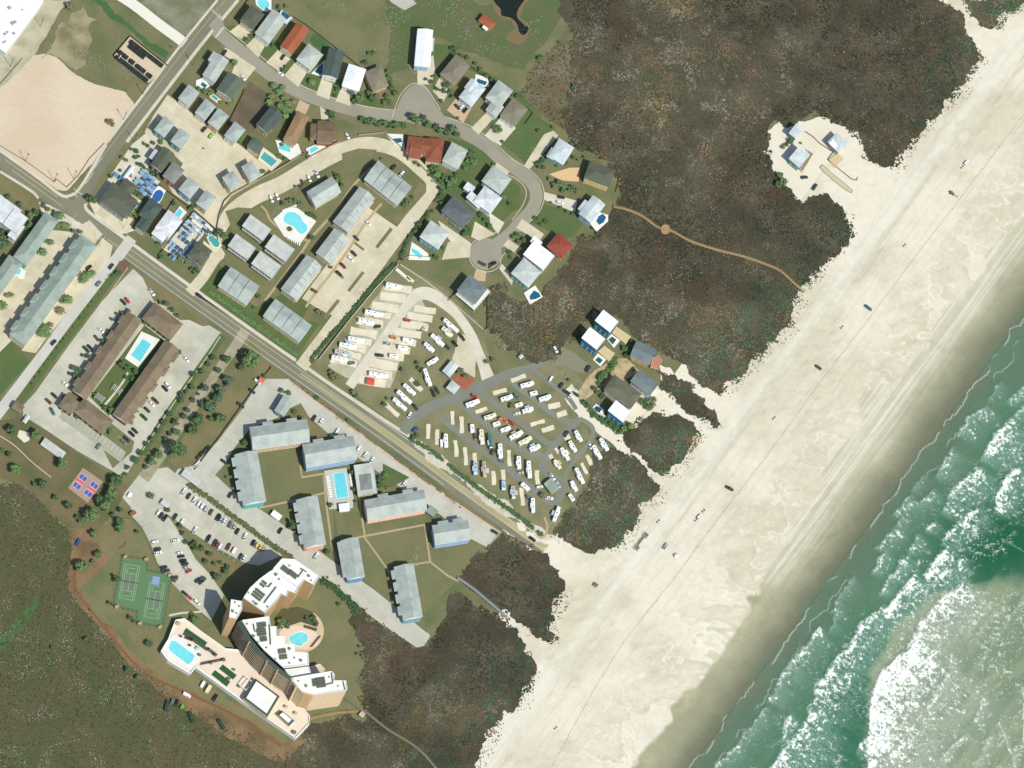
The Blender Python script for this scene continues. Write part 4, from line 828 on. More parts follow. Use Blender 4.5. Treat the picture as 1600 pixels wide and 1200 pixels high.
def house(label, cx, cy, L, W, ang, roof, rcol, wall='cream', h=6.4, wings=(), cat='house', pitch=.27, group=None, stilts=False, windows=True, name='house', vents=1, chimney=False):
    h = h+1.0 if cat == 'house' and h > 5 else h
    Lf = frame(cx, cy, ang, h); base = Lf(0, 0, 0)
    root = empty(name, (base.x, base.y, 0), label, cat, group)
    mt = roofmat(rcol)
    rp = roof_part(root, Lf, L-2, W-2, h, roof, mt, pitch)
    walls_part(root, Lf, L-3.2, W-3.2, h, wallmat(wall), storeys=2, stilts=stilts, windows=windows)
    for wg in wings:                         # (du, dv, L, W, dang, kind, dh, colour)
        du, dv, l2, w2, da, k2, dh = wg[:7]; rc = wg[7] if len(wg) > 7 else rcol
        a = math.radians(ang); u = (math.cos(a), -math.sin(a)); v = (math.sin(a), math.cos(a))
        L2 = frame(cx+u[0]*du+v[0]*dv, cy+u[1]*du+v[1]*dv, ang+da, h+dh)
        roof_part(root, L2, l2-2, w2-2, h+dh, k2, roofmat(rc), pitch)
        walls_part(root, L2, l2-3.2, w2-3.2, h+dh-.03, wallmat(wall), windows=False)
    for i in range(vents):
        p = Lf(random.uniform(-L*.25, L*.25), random.choice((-1, 1))*W*.22, h+.1)
        zz = h+pitch*W*S/2*.5
        b = MB(); b.cyl(p.x, p.y, zz-.3, zz+.5, .14, n=6); b.cyl(p.x, p.y, zz+.5, zz+.62, .22, n=6); b.obj('roof_vent', GALV, rp, root.location)
    return root
def deck(root_label, pts, z, m=TIMBER, rail=True, cat='deck'):
    W = [g(x, y, z) for x, y in pts]; c = sum(W, Vector())/len(W)
    root = empty('deck', (c.x, c.y, 0), root_label, cat)
    b = MB(); b.prism([(p.x, p.y) for p in W], z-.2, z)
    for p in W: b.box(p.x, p.y, 0, .25, .25, z-.2)
    b.obj('platform', m, root)
    if rail:
        b = MB()
        for i in range(len(W)):
            p, q = W[i], W[(i+1) % len(W)]; b.bar(p+Vector((0, 0, 1)), q+Vector((0, 0, 1)), .12, .08)
            n = max(1, int((q-p).length/2))
            for j in range(n): t = p.lerp(q, j/n); b.box(t.x, t.y, z, .1, .1, 1)
        b.obj('railing', WTRIM, root)
    return root
def pool(label, water, deckpts=None, wcol='cyan', dcol='white', z=.0, rnd=False, rim=1.4, steps=False):
    w = smooth_line(water, True, 5) if rnd else water
    P = [g(x, y, z) for x, y in w]; c = sum(P, Vector())/len(P)
    root = empty('swimming_pool', (c.x, c.y, z), label, 'swimming pool')
    dm = {'white': mat('white_pool_deck', C(242, 240, 230), .04, 1.2, C(228, 224, 208), .2, .5), 'cream': mat('cream_pool_deck', C(228, 214, 184), .05, 1.2), 'pink': mat('pink_pool_deck', C(238, 212, 188), .05, 1.2), 'grey': mat('grey_pool_deck', C(200, 200, 190), .05, 1.2)}[dcol]
    if deckpts:
        D = [g(x, y, z) for x, y in (smooth_line(deckpts, True, 4) if rnd == 2 else deckpts)]
        b = MB(); b.prism([(p.x, p.y) for p in D], z+.02, z+.34); b.obj('pool_deck', dm, root)
    n = len(P); out = []
    for i in range(n):
        a, q, d = P[i-1], P[i], P[(i+1) % n]
        t = (d-a).normalized(); nr = Vector((t.y, -t.x, 0))
        if nr.dot(q-c) < 0: nr = -nr
        out.append(q+nr*.45)
    b = MB()
    for A, za, Bq, zb in ((out, .36, out, .48), (out, .48, P, .48), (P, .48, P, .39)):
        b.add([(p.x, p.y, z+za) for p in A]+[(p.x, p.y, z+zb) for p in Bq], [(i, (i+1) % n, n+(i+1) % n, n+i) for i in range(n)])
    b.obj('coping', WTRIM, root)
    tr = tessellate_polygon([[Vector((p.x, p.y, 0)) for p in P]])
    b = MB(); b.add([(p.x, p.y, z+.395) for p in P], [tuple(t) for t in tr]); b.obj('water', WATER[wcol], root)
    return root
# ---------------------------------------------------------------- vehicles
CARC = {'white': (.74, .74, .73), 'silver': (.42, .44, .44), 'grey': (.16, .17, .17), 'black': (.015, .017, .018), 'dark': (.03, .036, .036), 'dark green': (.03, .055, .04), 'red': (.42, .05, .035), 'maroon': (.13, .03, .025), 'brown': (.12, .06, .035), 'green': (.12, .32, .06), 'blue': (.04, .09, .25), 'teal': (.06, .17, .18), 'yellow': (.6, .48, .12), 'tan': (.45, .37, .24), 'cream': (.7, .66, .5), 'orange': (.55, .18, .06), 'lime': (.25, .5, .08), 'pale blue': (.35, .48, .58)}
def paint(k):
    return mat('car_paint_'+k.replace(' ', '_'), CARC[k], .03, 2, rough=.32, spec=.6)
_vm = {}
def loft(b, st, m=0):                        # st: (x, halfwidth, z0, z1, bevel) stations along x
    rings = []
    for x, w, z0, z1, c in st: rings.append([(x, -w, z0), (x, w, z0), (x, w, z1-c), (x, w-c, z1), (x, -w+c, z1), (x, -w, z1-c)])
    vs = [p for r in rings for p in r]; n = 6
    b.add(vs, [(i*n+j, i*n+(j+1) % n, (i+1)*n+(j+1) % n, (i+1)*n+j) for i in range(len(st)-1) for j in range(n)]+[tuple(range(n)), tuple(range((len(st)-1)*n, len(st)*n))][::1], m)
def veh_meshes(kind):
    if kind in _vm: return _vm[kind]
    d = {}; mb = MB()
    if kind == 'pickup':
        loft(mb, [(-2.85, .85, .45, .95, .08), (-2.75, .98, .35, 1.05, .05), (-.75, 1.0, .32, 1.08, .05), (1.2, 1.0, .32, 1.1, .1), (2.5, .97, .34, 1.02, .14), (2.85, .8, .42, .9, .12)])
        cab = [(-.75, .95, 1.1), (1.35, .95, 1.1), (.55, .76, 1.85), (-.55, .76, 1.85)]
        mb.add([(-2.6, -.8, 1.07), (-.85, -.8, 1.07), (-.85, .8, 1.07), (-2.6, .8, 1.07)], [(0, 1, 2, 3)], 1)
        for s in (-1, 1): mb.box(-1.75, s*.9, 1.05, 1.95, .12, .32)
        mb.box(-2.72, 0, 1.05, .12, 1.9, .3)
    elif kind == 'van':
        loft(mb, [(-2.7, .88, .4, 2.0, .15), (-2.5, .98, .35, 2.15, .15), (1.4, .98, .35, 2.15, .15), (1.75, .97, .35, 1.5, .1), (2.5, .92, .38, 1.15, .12), (2.7, .8, .45, .95, .1)])
        cab = [(1.38, .9, 2.0), (2.05, .9, 1.36), None, None]
    else:
        L = 2.45 if kind == 'car' else 2.5; hh = .92 if kind == 'car' else 1.08
        loft(mb, [(-L, .72, .45, hh-.12, .1), (-L+.15, .88, .32, hh, .1), (-.9, .94, .28, hh+.03, .08), (.9, .94, .28, hh, .08), (L-.4, .9, .3, hh-.1, .12), (L, .7, .42, hh-.28, .1)])
        cab = [(-1.95, .84, hh), (1.0, .86, hh), (.25, .66, 1.45), (-1.25, .66, 1.45)] if kind == 'car' else [(-2.3, .88, hh), (1.15, .9, hh), (.5, .72, 1.78), (-2.05, .72, 1.78)]
    if kind != 'van':
        (xa, wa, za), (xb, wb, zb), (xc, wc, zc), (xd, wd, zd) = cab
        mb.add([(xd, -wd, zd), (xc, -wc, zc), (xc, wc, zc), (xd, wd, zd)], [(0, 1, 2, 3)])
        mb.add([(xd, -wd, zd-.02), (xc, -wc, zc-.02), (xc, wc, zc-.02), (xd, wd, zd-.02)], [(0, 1, 2, 3)])
        d['windscreen'] = MB().add([(xb, -wb, zb), (xb, wb, zb), (xc, wc, zc), (xc, -wc, zc)], [(0, 1, 2, 3)]).mesh('windscreen', GLASS)
        d['rear_window'] = MB().add([(xa, -wa, za), (xa, wa, za), (xd, wd, zd), (xd, -wd, zd)], [(0, 1, 2, 3)]).mesh('rear_window', GLASS)
        for s in (-1, 1):
            d['side_window'+('' if s < 0 else '#')] = MB().add([(xa, s*wa, za), (xb, s*wb, zb), (xc, s*wc, zc), (xd, s*wd, zd)], [(0, 1, 2, 3)]).mesh('side_window', GLASS)
    else:
        d['windscreen'] = MB().add([(1.44, -.84, 2.02), (1.44, .84, 2.02), (1.82, .84, 1.5), (1.82, -.84, 1.5)], [(0, 1, 2, 3)]).mesh('windscreen', GLASS)
        for s in (-1, 1): d['side_window'+('' if s < 0 else '#')] = MB().add([(.5, s*.99, 1.3), (1.35, s*.99, 1.3), (1.3, s*.99, 1.85), (.5, s*.99, 1.85)], [(0, 1, 2, 3)]).mesh('side_window', GLASS)
    wb_ = MB()
    n = 8; a = [2*math.pi*i/n for i in range(n)]
    wb_.add([(.34*math.cos(t), -.11, .34*math.sin(t)) for t in a]+[(.34*math.cos(t), .11, .34*math.sin(t)) for t in a], [(i, (i+1) % n, n+(i+1) % n, n+i) for i in range(n)]+[tuple(range(n)), tuple(range(n, 2*n))])
    d['wheel'] = wb_.mesh('wheel', BLACK)
    d['body'] = mb.mesh('vehicle_body', [WHITE, DKMET])
    _vm[kind] = d
    return d
def vehicle(px, py, ang, colour, kind, label, cat, group=None, z=.26, name='parked_car', k=1.0):
    d = veh_meshes(kind); p = g(px, py, z+.9); p.z = z
    o = bpy.data.objects.new(name, d['body']); o.location = p; o.rotation_euler = (0, 0, heading(ang)); o.scale = (k*1.06, k*1.06, k); link(o)
    o.material_slots[0].link = 'OBJECT'; o.material_slots[0].material = paint(colour)
    tag(o, label, cat, group)
    for n, me in d.items():
        if n in ('body', 'wheel'): continue
        inst(n.replace('#', ''), me, o)
    for x in (1.5, -1.5):
        for y in (.86, -.86): inst('wheel', d['wheel'], o, (x, y, .34))
    return o
NAMEK = {'car': ('parked_car', 'car'), 'suv': ('parked_car', 'car'), 'pickup': ('pickup_truck', 'pickup'), 'van': ('van', 'van')}
def row(where, start, items, group, z=.26):  # vehicles in a row, listed from START onwards
    n = len(items)
    for i, it in enumerate(items):
        px, py, ang, colr, kind = it[:5]
        extra = it[5] if len(it) > 5 else ''
        w = {'suv': 'off-roader', 'car': 'car', 'pickup': 'pickup', 'van': 'van'}[kind]
        cname = 'charcoal' if colr == 'dark' else colr
        pos = f'{ORD[i]} from {start} in the ' if n > 1 else ''
        lab = f'{cname} {w}{extra}, {pos}{where}' if n > 1 else f'{cname} {w}{extra} {where}'
        vehicle(px, py, ang, colr, kind, lab, NAMEK[kind][1], group, z, NAMEK[kind][0])
_rv = {}
def rv(px, py, L, ang, colour, label, kind='trailer', group='campers in the camper park', z=.3, W=2.6):
    Lm = round(L*S*1.02, 1); h = {'trailer': 3.3, 'fifth': 3.7, 'motorhome': 3.4, 'small': 2.8}[kind]
    key = (Lm, kind, round(W, 1))
    if key not in _rv:
        d = {}; b = MB(); l = Lm/2; w = W/2
        st = [(-l, w-.12, .7, h-.15, .15), (-l+.2, w, .62, h, .16), (l-.6, w, .62, h, .16), (l-.1, w-.05, .66, h-.25, .2), (l, w-.2, .8, h-.8, .2)]
        if kind == 'fifth': st = [(-l, w-.1, .7, h-.15, .15), (-l+.2, w, .62, h, .16), (l-2.2, w, .62, h, .16), (l-2.15, w, 1.7, h, .16), (l-.3, w, 1.75, h-.2, .2), (l, w-.25, 1.9, h-.7, .2)]
        loft(b, st)
        d['body'] = b.mesh('camper_body', [WHITE])
        b = MB(); b.box(0, 0, 0, 1.0, .75, .32); d['air_conditioner'] = b.mesh('air_conditioner', [DKMET])
        b = MB(); b.box(0, 0, 0, .55, .55, .16); d['roof_vent'] = b.mesh('roof_vent', [DKMET])
        b = MB(); b.box(0, 0, 0, min(3.4, Lm*.4), .9, 1.9); d['slide_out'] = b.mesh('slide_out', [WHITE])
        b = MB(); b.add([(-1.9, W/2, 2.6), (1.9, W/2, 2.6), (1.9, W/2+2.2, 2.25), (-1.9, W/2+2.2, 2.25)], [(0, 1, 2, 3)]); [b.bar((x, W/2+2.15, .1), (x, W/2+2.15, 2.25), .08, .08) for x in (-1.8, 1.8)]; d['awning'] = b.mesh('awning', [WHITE])
        if kind == 'motorhome': d['windscreen'] = MB().add([(l+.01, -w+.3, 1.3), (l+.01, w-.3, 1.3), (l-.05, w-.2, h-.7), (l-.05, -w+.2, h-.7)], [(0, 1, 2, 3)]).mesh('windscreen', GLASS)
        else:
            b = MB(); b.bar((l, .5, .7), (l+1.2, 0, .6), .1, .1); b.bar((l, -.5, .7), (l+1.2, 0, .6), .1, .1); d['drawbar'] = b.mesh('drawbar', DKMET)
        d['side_window'] = MB().add([(-.6, 0, 0), (.6, 0, 0), (.6, 0, .7), (-.6, 0, .7)], [(0, 1, 2, 3)]).mesh('side_window', GLASS)
        _rv[key] = d
    d = _rv[key]; p = g(px, py, z+h-.3); p.z = z
    o = bpy.data.objects.new('motorhome' if kind == 'motorhome' else 'camper_trailer', d['body']); o.location = p; o.rotation_euler = (0, 0, heading(ang)); link(o)
    if colour != 'white': o.material_slots[0].link = 'OBJECT'; o.material_slots[0].material = paint(colour)
    tag(o, label, 'motorhome' if kind == 'motorhome' else 'camper', group)
    l = Lm/2; r = random.Random(int(px*31+py*7))
    inst('air_conditioner', d['air_conditioner'], o, (l*r.uniform(-.1, .25), 0, h-.03))
    if Lm > 8: inst('air_conditioner', d['air_conditioner'], o, (-l*.62, 0, h-.03))
    for q in ((.55, .35), (-.3, -.4)): inst('roof_vent', d['roof_vent'], o, (l*q[0]*r.uniform(.8, 1.1), q[1], h-.03))
    if Lm > 7: inst('slide_out', d['slide_out'], o, (l*r.uniform(-.2, .3), -W/2-.1, .95))
    if 'windscreen' in d: inst('windscreen', d['windscreen'], o)
    if Lm > 7 and r.random() < .45: aw = inst('awning', d['awning'], o, (l*r.uniform(-.2, .2), 0, 0)); aw.material_slots[0].link = 'OBJECT'; aw.material_slots[0].material = paint(r.choice(('tan', 'grey', 'pale blue', 'silver', 'cream')))
    if 'drawbar' in d: inst('drawbar', d['drawbar'], o)
    for q in (-.5, .1): inst('side_window', d['side_window'], o, (l*q, -W/2-.012, 1.7))
    for y in (W/2-.15, -W/2+.15):
        for x in ((-.25*l, -.25*l+.85) if kind != 'motorhome' else (-.5*l, .65*l)): inst('wheel', veh_meshes('car')['wheel'], o, (x, y, .34))
    return o
def cart_meshes():
    if 'cart' in _vm: return _vm['cart']
    b = MB(); loft(b, [(-1.35, .6, .35, .8, .08), (-.2, .64, .3, .55, .04), (.6, .64, .3, .55, .04), (1.0, .6, .35, 1.0, .1), (1.4, .5, .4, .75, .1)])
    for x in (-.9, .9):
        for s in (-1, 1): b.cyl(x, s*.5, 0, .42, .22, n=6, m=1)
    for x, y in ((-1.2, .55), (-1.2, -.55), (.75, .55), (.75, -.55)): b.box(x, y, .6, .06, .06, 1.3, 0, 1)
    c = MB(); loft(c, [(-1.5, .58, 1.86, 1.96, .03), (-1.3, .68, 1.86, 2.02, .04), (.9, .68, 1.86, 2.02, .04), (1.1, .58, 1.86, 1.96, .03)])
    s = MB(); s.box(-.3, 0, .55, .5, 1.1, .3); s.box(-.6, 0, .8, .12, 1.1, .45); s.box(-1.0, 0, .55, .4, 1.1, .3)
    _vm['cart'] = dict(body=b.mesh('cart_body', [WHITE, BLACK]), roof=c.mesh('cart_roof', [WHITE]), seat=s.mesh('cart_seat', [mat('cart_seat', (.3, .28, .24))]))
    return _vm['cart']
def cart(px, py, ang, col, label, group, body='white', z=.26):
    d = cart_meshes(); p = g(px, py, z+1.9); p.z = z
    o = bpy.data.objects.new('golf_cart', d['body']); o.location = p; o.rotation_euler = (0, 0, heading(ang)); o.scale = (1.25, 1.4, 1); link(o)
    o.material_slots[0].link = 'OBJECT'; o.material_slots[0].material = paint(body)
    r = inst('roof', d['roof'], o); r.material_slots[0].link = 'OBJECT'; r.material_slots[0].material = col
    inst('seat', d['seat'], o)
    return tag(o, label, 'golf cart', group)
# ---------------------------------------------------------------- plants
LEAFC = {'dark': (96, 124, 80), 'mid': (114, 142, 88), 'bright': (120, 158, 86), 'olive': (134, 138, 96), 'blue': (104, 126, 98), 'dry': (140, 132, 96)}
def leafmat(k): return mat('leaves_'+k, C(*LEAFC[k]), .32, 1.6, C(*[int(x*.8) for x in LEAFC[k]]), .5, .7, rough=.8, bump=.3)
BARK = mat('bark', C(96, 84, 66), .2, 3)
_tm = {}
def crown_mesh(kind, v):
    key = (kind, v)
    if key in _tm: return _tm[key]
    r = np.random.default_rng(100+v*7+len(kind)*31)
    vs = []; fs = []
    if kind == 'palm':
        nf = 15
        for i in range(nf):
            a = 2*np.pi*i/nf+r.uniform(-.2, .2); up = r.uniform(.0, .55); ln = r.uniform(.85, 1.1); k = 6
            pts = [(ln*t*np.cos(a), ln*t*np.sin(a), 1.25+up*np.sin(t*2.4)*.5-.42*t*t) for t in np.linspace(0, 1, k)]
            for j in range(k-1):
                w0 = .16*np.sin(np.pi*min(.98, (j+.35)/k)); w1 = .16*np.sin(np.pi*min(.98, (j+1.35)/k))
                p, q = np.array(pts[j]), np.array(pts[j+1]); sd = np.array([-np.sin(a), np.cos(a), 0])
                for s in (1, -1):
                    b0 = len(vs); vs += [tuple(p), tuple(q), tuple(q+sd*w1*s-np.array([0, 0, w1*.5])), tuple(p+sd*w0*s-np.array([0, 0, w0*.5]))]; fs.append((b0, b0+1, b0+2, b0+3))
    else:
        n = {'round': 420, 'clump': 300, 'oak': 620}[kind]
        lobes = r.normal(0, 1, (9 if kind != 'oak' else 14, 3)); lobes /= np.linalg.norm(lobes, axis=1)[:, None]; lobes[:, 2] = np.abs(lobes[:, 2])*.7
        rad = .62 if kind != 'oak' else .7
        for i in range(n):
            d = r.normal(0, 1, 3); d /= np.linalg.norm(d); d[2] = abs(d[2]) if r.random() < .8 else d[2]*.5
            lb = lobes[r.integers(len(lobes))]*rad*r.uniform(.7, 1.05)
            p = lb+d*r.uniform(.22, .42); p[2] = p[2]*.85+.95
            t1 = r.normal(0, 1, 3); t1 -= t1.dot(d)*d*.75; t1 /= np.linalg.norm(t1); t2 = np.cross(d, t1); sz = r.uniform(.09, .2)
            b0 = len(vs); vs += [tuple(p+t1*sz), tuple(p+t2*sz*.8), tuple(p-t1*sz), tuple(p-t2*sz*.8)]; fs.append((b0, b0+1, b0+2, b0+3))
        for lb in lobes:                     # dense hearts of the leaf clumps
            c = lb*rad*.8; c = np.array([c[0], c[1], c[2]*.85+.92]); m = 6; b0 = len(vs); rr = .27
            vs += [(c[0], c[1], c[2]+rr)]+[(c[0]+rr*np.cos(q)*r.uniform(.8, 1.2), c[1]+rr*np.sin(q)*r.uniform(.8, 1.2), c[2]+r.uniform(-.06, .06)) for q in np.linspace(0, 2*np.pi, m, False)]+[(c[0], c[1], c[2]-rr)]
            fs += [(b0, b0+1+j, b0+1+(j+1) % m) for j in range(m)]+[(b0+7, b0+1+(j+1) % m, b0+1+j) for j in range(m)]
    me = bpy.data.meshes.new('crown'); me.from_pydata([tuple(float(c) for c in p) for p in vs], [], fs); me.materials.append(leafmat('mid')); me.update()
    _tm[key] = me
    return me
def trunk_mesh(kind):
    key = ('trunk', kind)
    if key not in _tm:
        b = MB()
        if kind == 'palm': b.cyl(0, 0, 0, 1.28, .07, .045, 7)
        else:
            b.cyl(0, 0, 0, .6, .09, .06, 7)
            for a in range(4): b.bar((0, 0, .5), (.42*math.cos(a*1.7), .42*math.sin(a*1.7), .95), .05, .05)
        _tm[key] = b.mesh('trunk', BARK)
    return _tm[key]
def plant(px, py, r, leaf, label, kind='round', group=None, z=.1, name=None, cat=None, hs=1.0):
    R = r*S; v = random.randrange(4)
    sc = R*1.0
    hz = {'palm': 1.2, 'round': .95, 'clump': .7, 'oak': .95}[kind]*sc*hs
    p = g(px, py, z+hz); p.z = z
    nm = name or {'palm': 'palm_tree', 'round': 'tree', 'oak': 'tree', 'clump': 'shrub'}[kind]
    root = empty(nm, p, label, cat or {'palm': 'palm tree', 'round': 'tree', 'oak': 'tree', 'clump': 'shrub'}[kind], group, None, random.uniform(0, 6.28))
    root.scale = (sc, sc, sc*hs*(1 if kind != 'clump' else .72))
    inst('trunk', trunk_mesh(kind), root)
    c = inst('crown', crown_mesh(kind, v), root)
    c.material_slots[0].link = 'OBJECT'; c.material_slots[0].material = leafmat(leaf)
    return root
def plants(where, start, items, kind='round', leaf='dark', group=None, noun=None):
    n = len(items)
    for i, it in enumerate(items):
        px, py, r = it[:3]; lf = it[3] if len(it) > 3 else leaf; kd = it[4] if len(it) > 4 else kind
        noun_ = noun or {'palm': 'palm', 'round': 'tree', 'oak': 'spreading tree', 'clump': 'shrub'}[kd]
        adj = {'dark': 'dark green', 'mid': 'green', 'bright': 'bright green', 'olive': 'olive green', 'blue': 'blue green', 'dry': 'dry greenish'}[lf]
        lab = f'{adj} {noun_}, {ORD[i]} from {start}, {where}' if n > 1 else f'{adj} {noun_} {where}'
        plant(px, py, r, lf, lab, kd, group)
def hedge(label, pts, width, h, leaf='dark', gap=0.0, seed=1):
    r = np.random.default_rng(seed); b = MB(); q = smooth_line(pts, n=8) if len(pts) > 2 else pts
    tot = [0]
    for i in range(1, len(q)): tot.append(tot[-1]+math.hypot(q[i][0]-q[i-1][0], q[i][1]-q[i-1][1]))
    n = int(tot[-1]*width*1.3)
    c = g(*q[len(q)//2]); vs = []; fs = []
    for k in range(n):
        d = r.uniform(0, tot[-1]); 
        if gap and vnoise(np.array([d/9.0]), np.array([seed*3.1]), seed)[0] < gap: continue
        x = float(np.interp(d, tot, [p[0] for p in q]))+r.normal(0, width*.28); y = float(np.interp(d, tot, [p[1] for p in q]))+r.normal(0, width*.28)
        p = g(x, y); rr = r.uniform(.45, 1.0); hh = h*r.uniform(.6, 1.15); m = 5; b0 = len(vs)
        vs += [(p.x+rr*math.cos(a)*r.uniform(.7, 1.3), p.y+rr*math.sin(a)*r.uniform(.7, 1.3), .1+hh*r.uniform(0, .4)) for a in np.linspace(0, 6.28, m, False)]+[(p.x+r.uniform(-.3, .3), p.y+r.uniform(-.3, .3), .1+hh)]
        fs += [(b0+j, b0+(j+1) % m, b0+5) for j in range(m)]
    b.add(vs, fs)
    root = empty('hedge', (c.x, c.y, 0), label, 'hedge')
    b.obj('leaves', leafmat(leaf), root)
    return root
def wall(label, pts, h, w=.25, m=None, name='boundary_wall', cat='wall', z=.05):
    b = MB(); P = [g(x, y) for x, y in pts]; c = P[len(P)//2]
    for p, q in zip(P, P[1:]):
        d = (q-p).normalized()*w/2*.98; nrm = Vector((-d.y, d.x, 0)).normalized()*w/2
        b.prism([((p-d+nrm).x, (p-d+nrm).y), ((p-d-nrm).x, (p-d-nrm).y), ((q+d-nrm).x, (q+d-nrm).y), ((q+d+nrm).x, (q+d+nrm).y)], z, z+h+random.uniform(0, .02))
    o = b.obj(name, m or mat('fence_wall', C(176, 168, 144), .1, 1.5), None, (c.x, c.y, 0)); o.location = (c.x, c.y, 0)
    return tag(o, label, cat)
def fence(label, pts, h, m=DTIMB, step=2.6, boards=True):
    P = [g(x, y) for x, y in pts]; c = P[0]
    root = empty('fence', (c.x, c.y, 0), label, 'fence')
    b = MB(); bp = MB()
    for p, q in zip(P, P[1:]):
        n = max(1, int((q-p).length/step))
        for j in range(n+1): t = p.lerp(q, j/n); b.box(t.x, t.y, .05, .14, .14, h)
        if boards: bp.bar(p+Vector((0, 0, .1+h*.45)), q+Vector((0, 0, .1+h*.45)), .07, h*.85)
        else:
            for zz in (.35, .95): bp.bar(p+Vector((0, 0, h*zz)), q+Vector((0, 0, h*zz)), .07, .07)
    b.obj('frame', m, root); bp.obj('panel' if boards else 'rail', m, root)
    return root
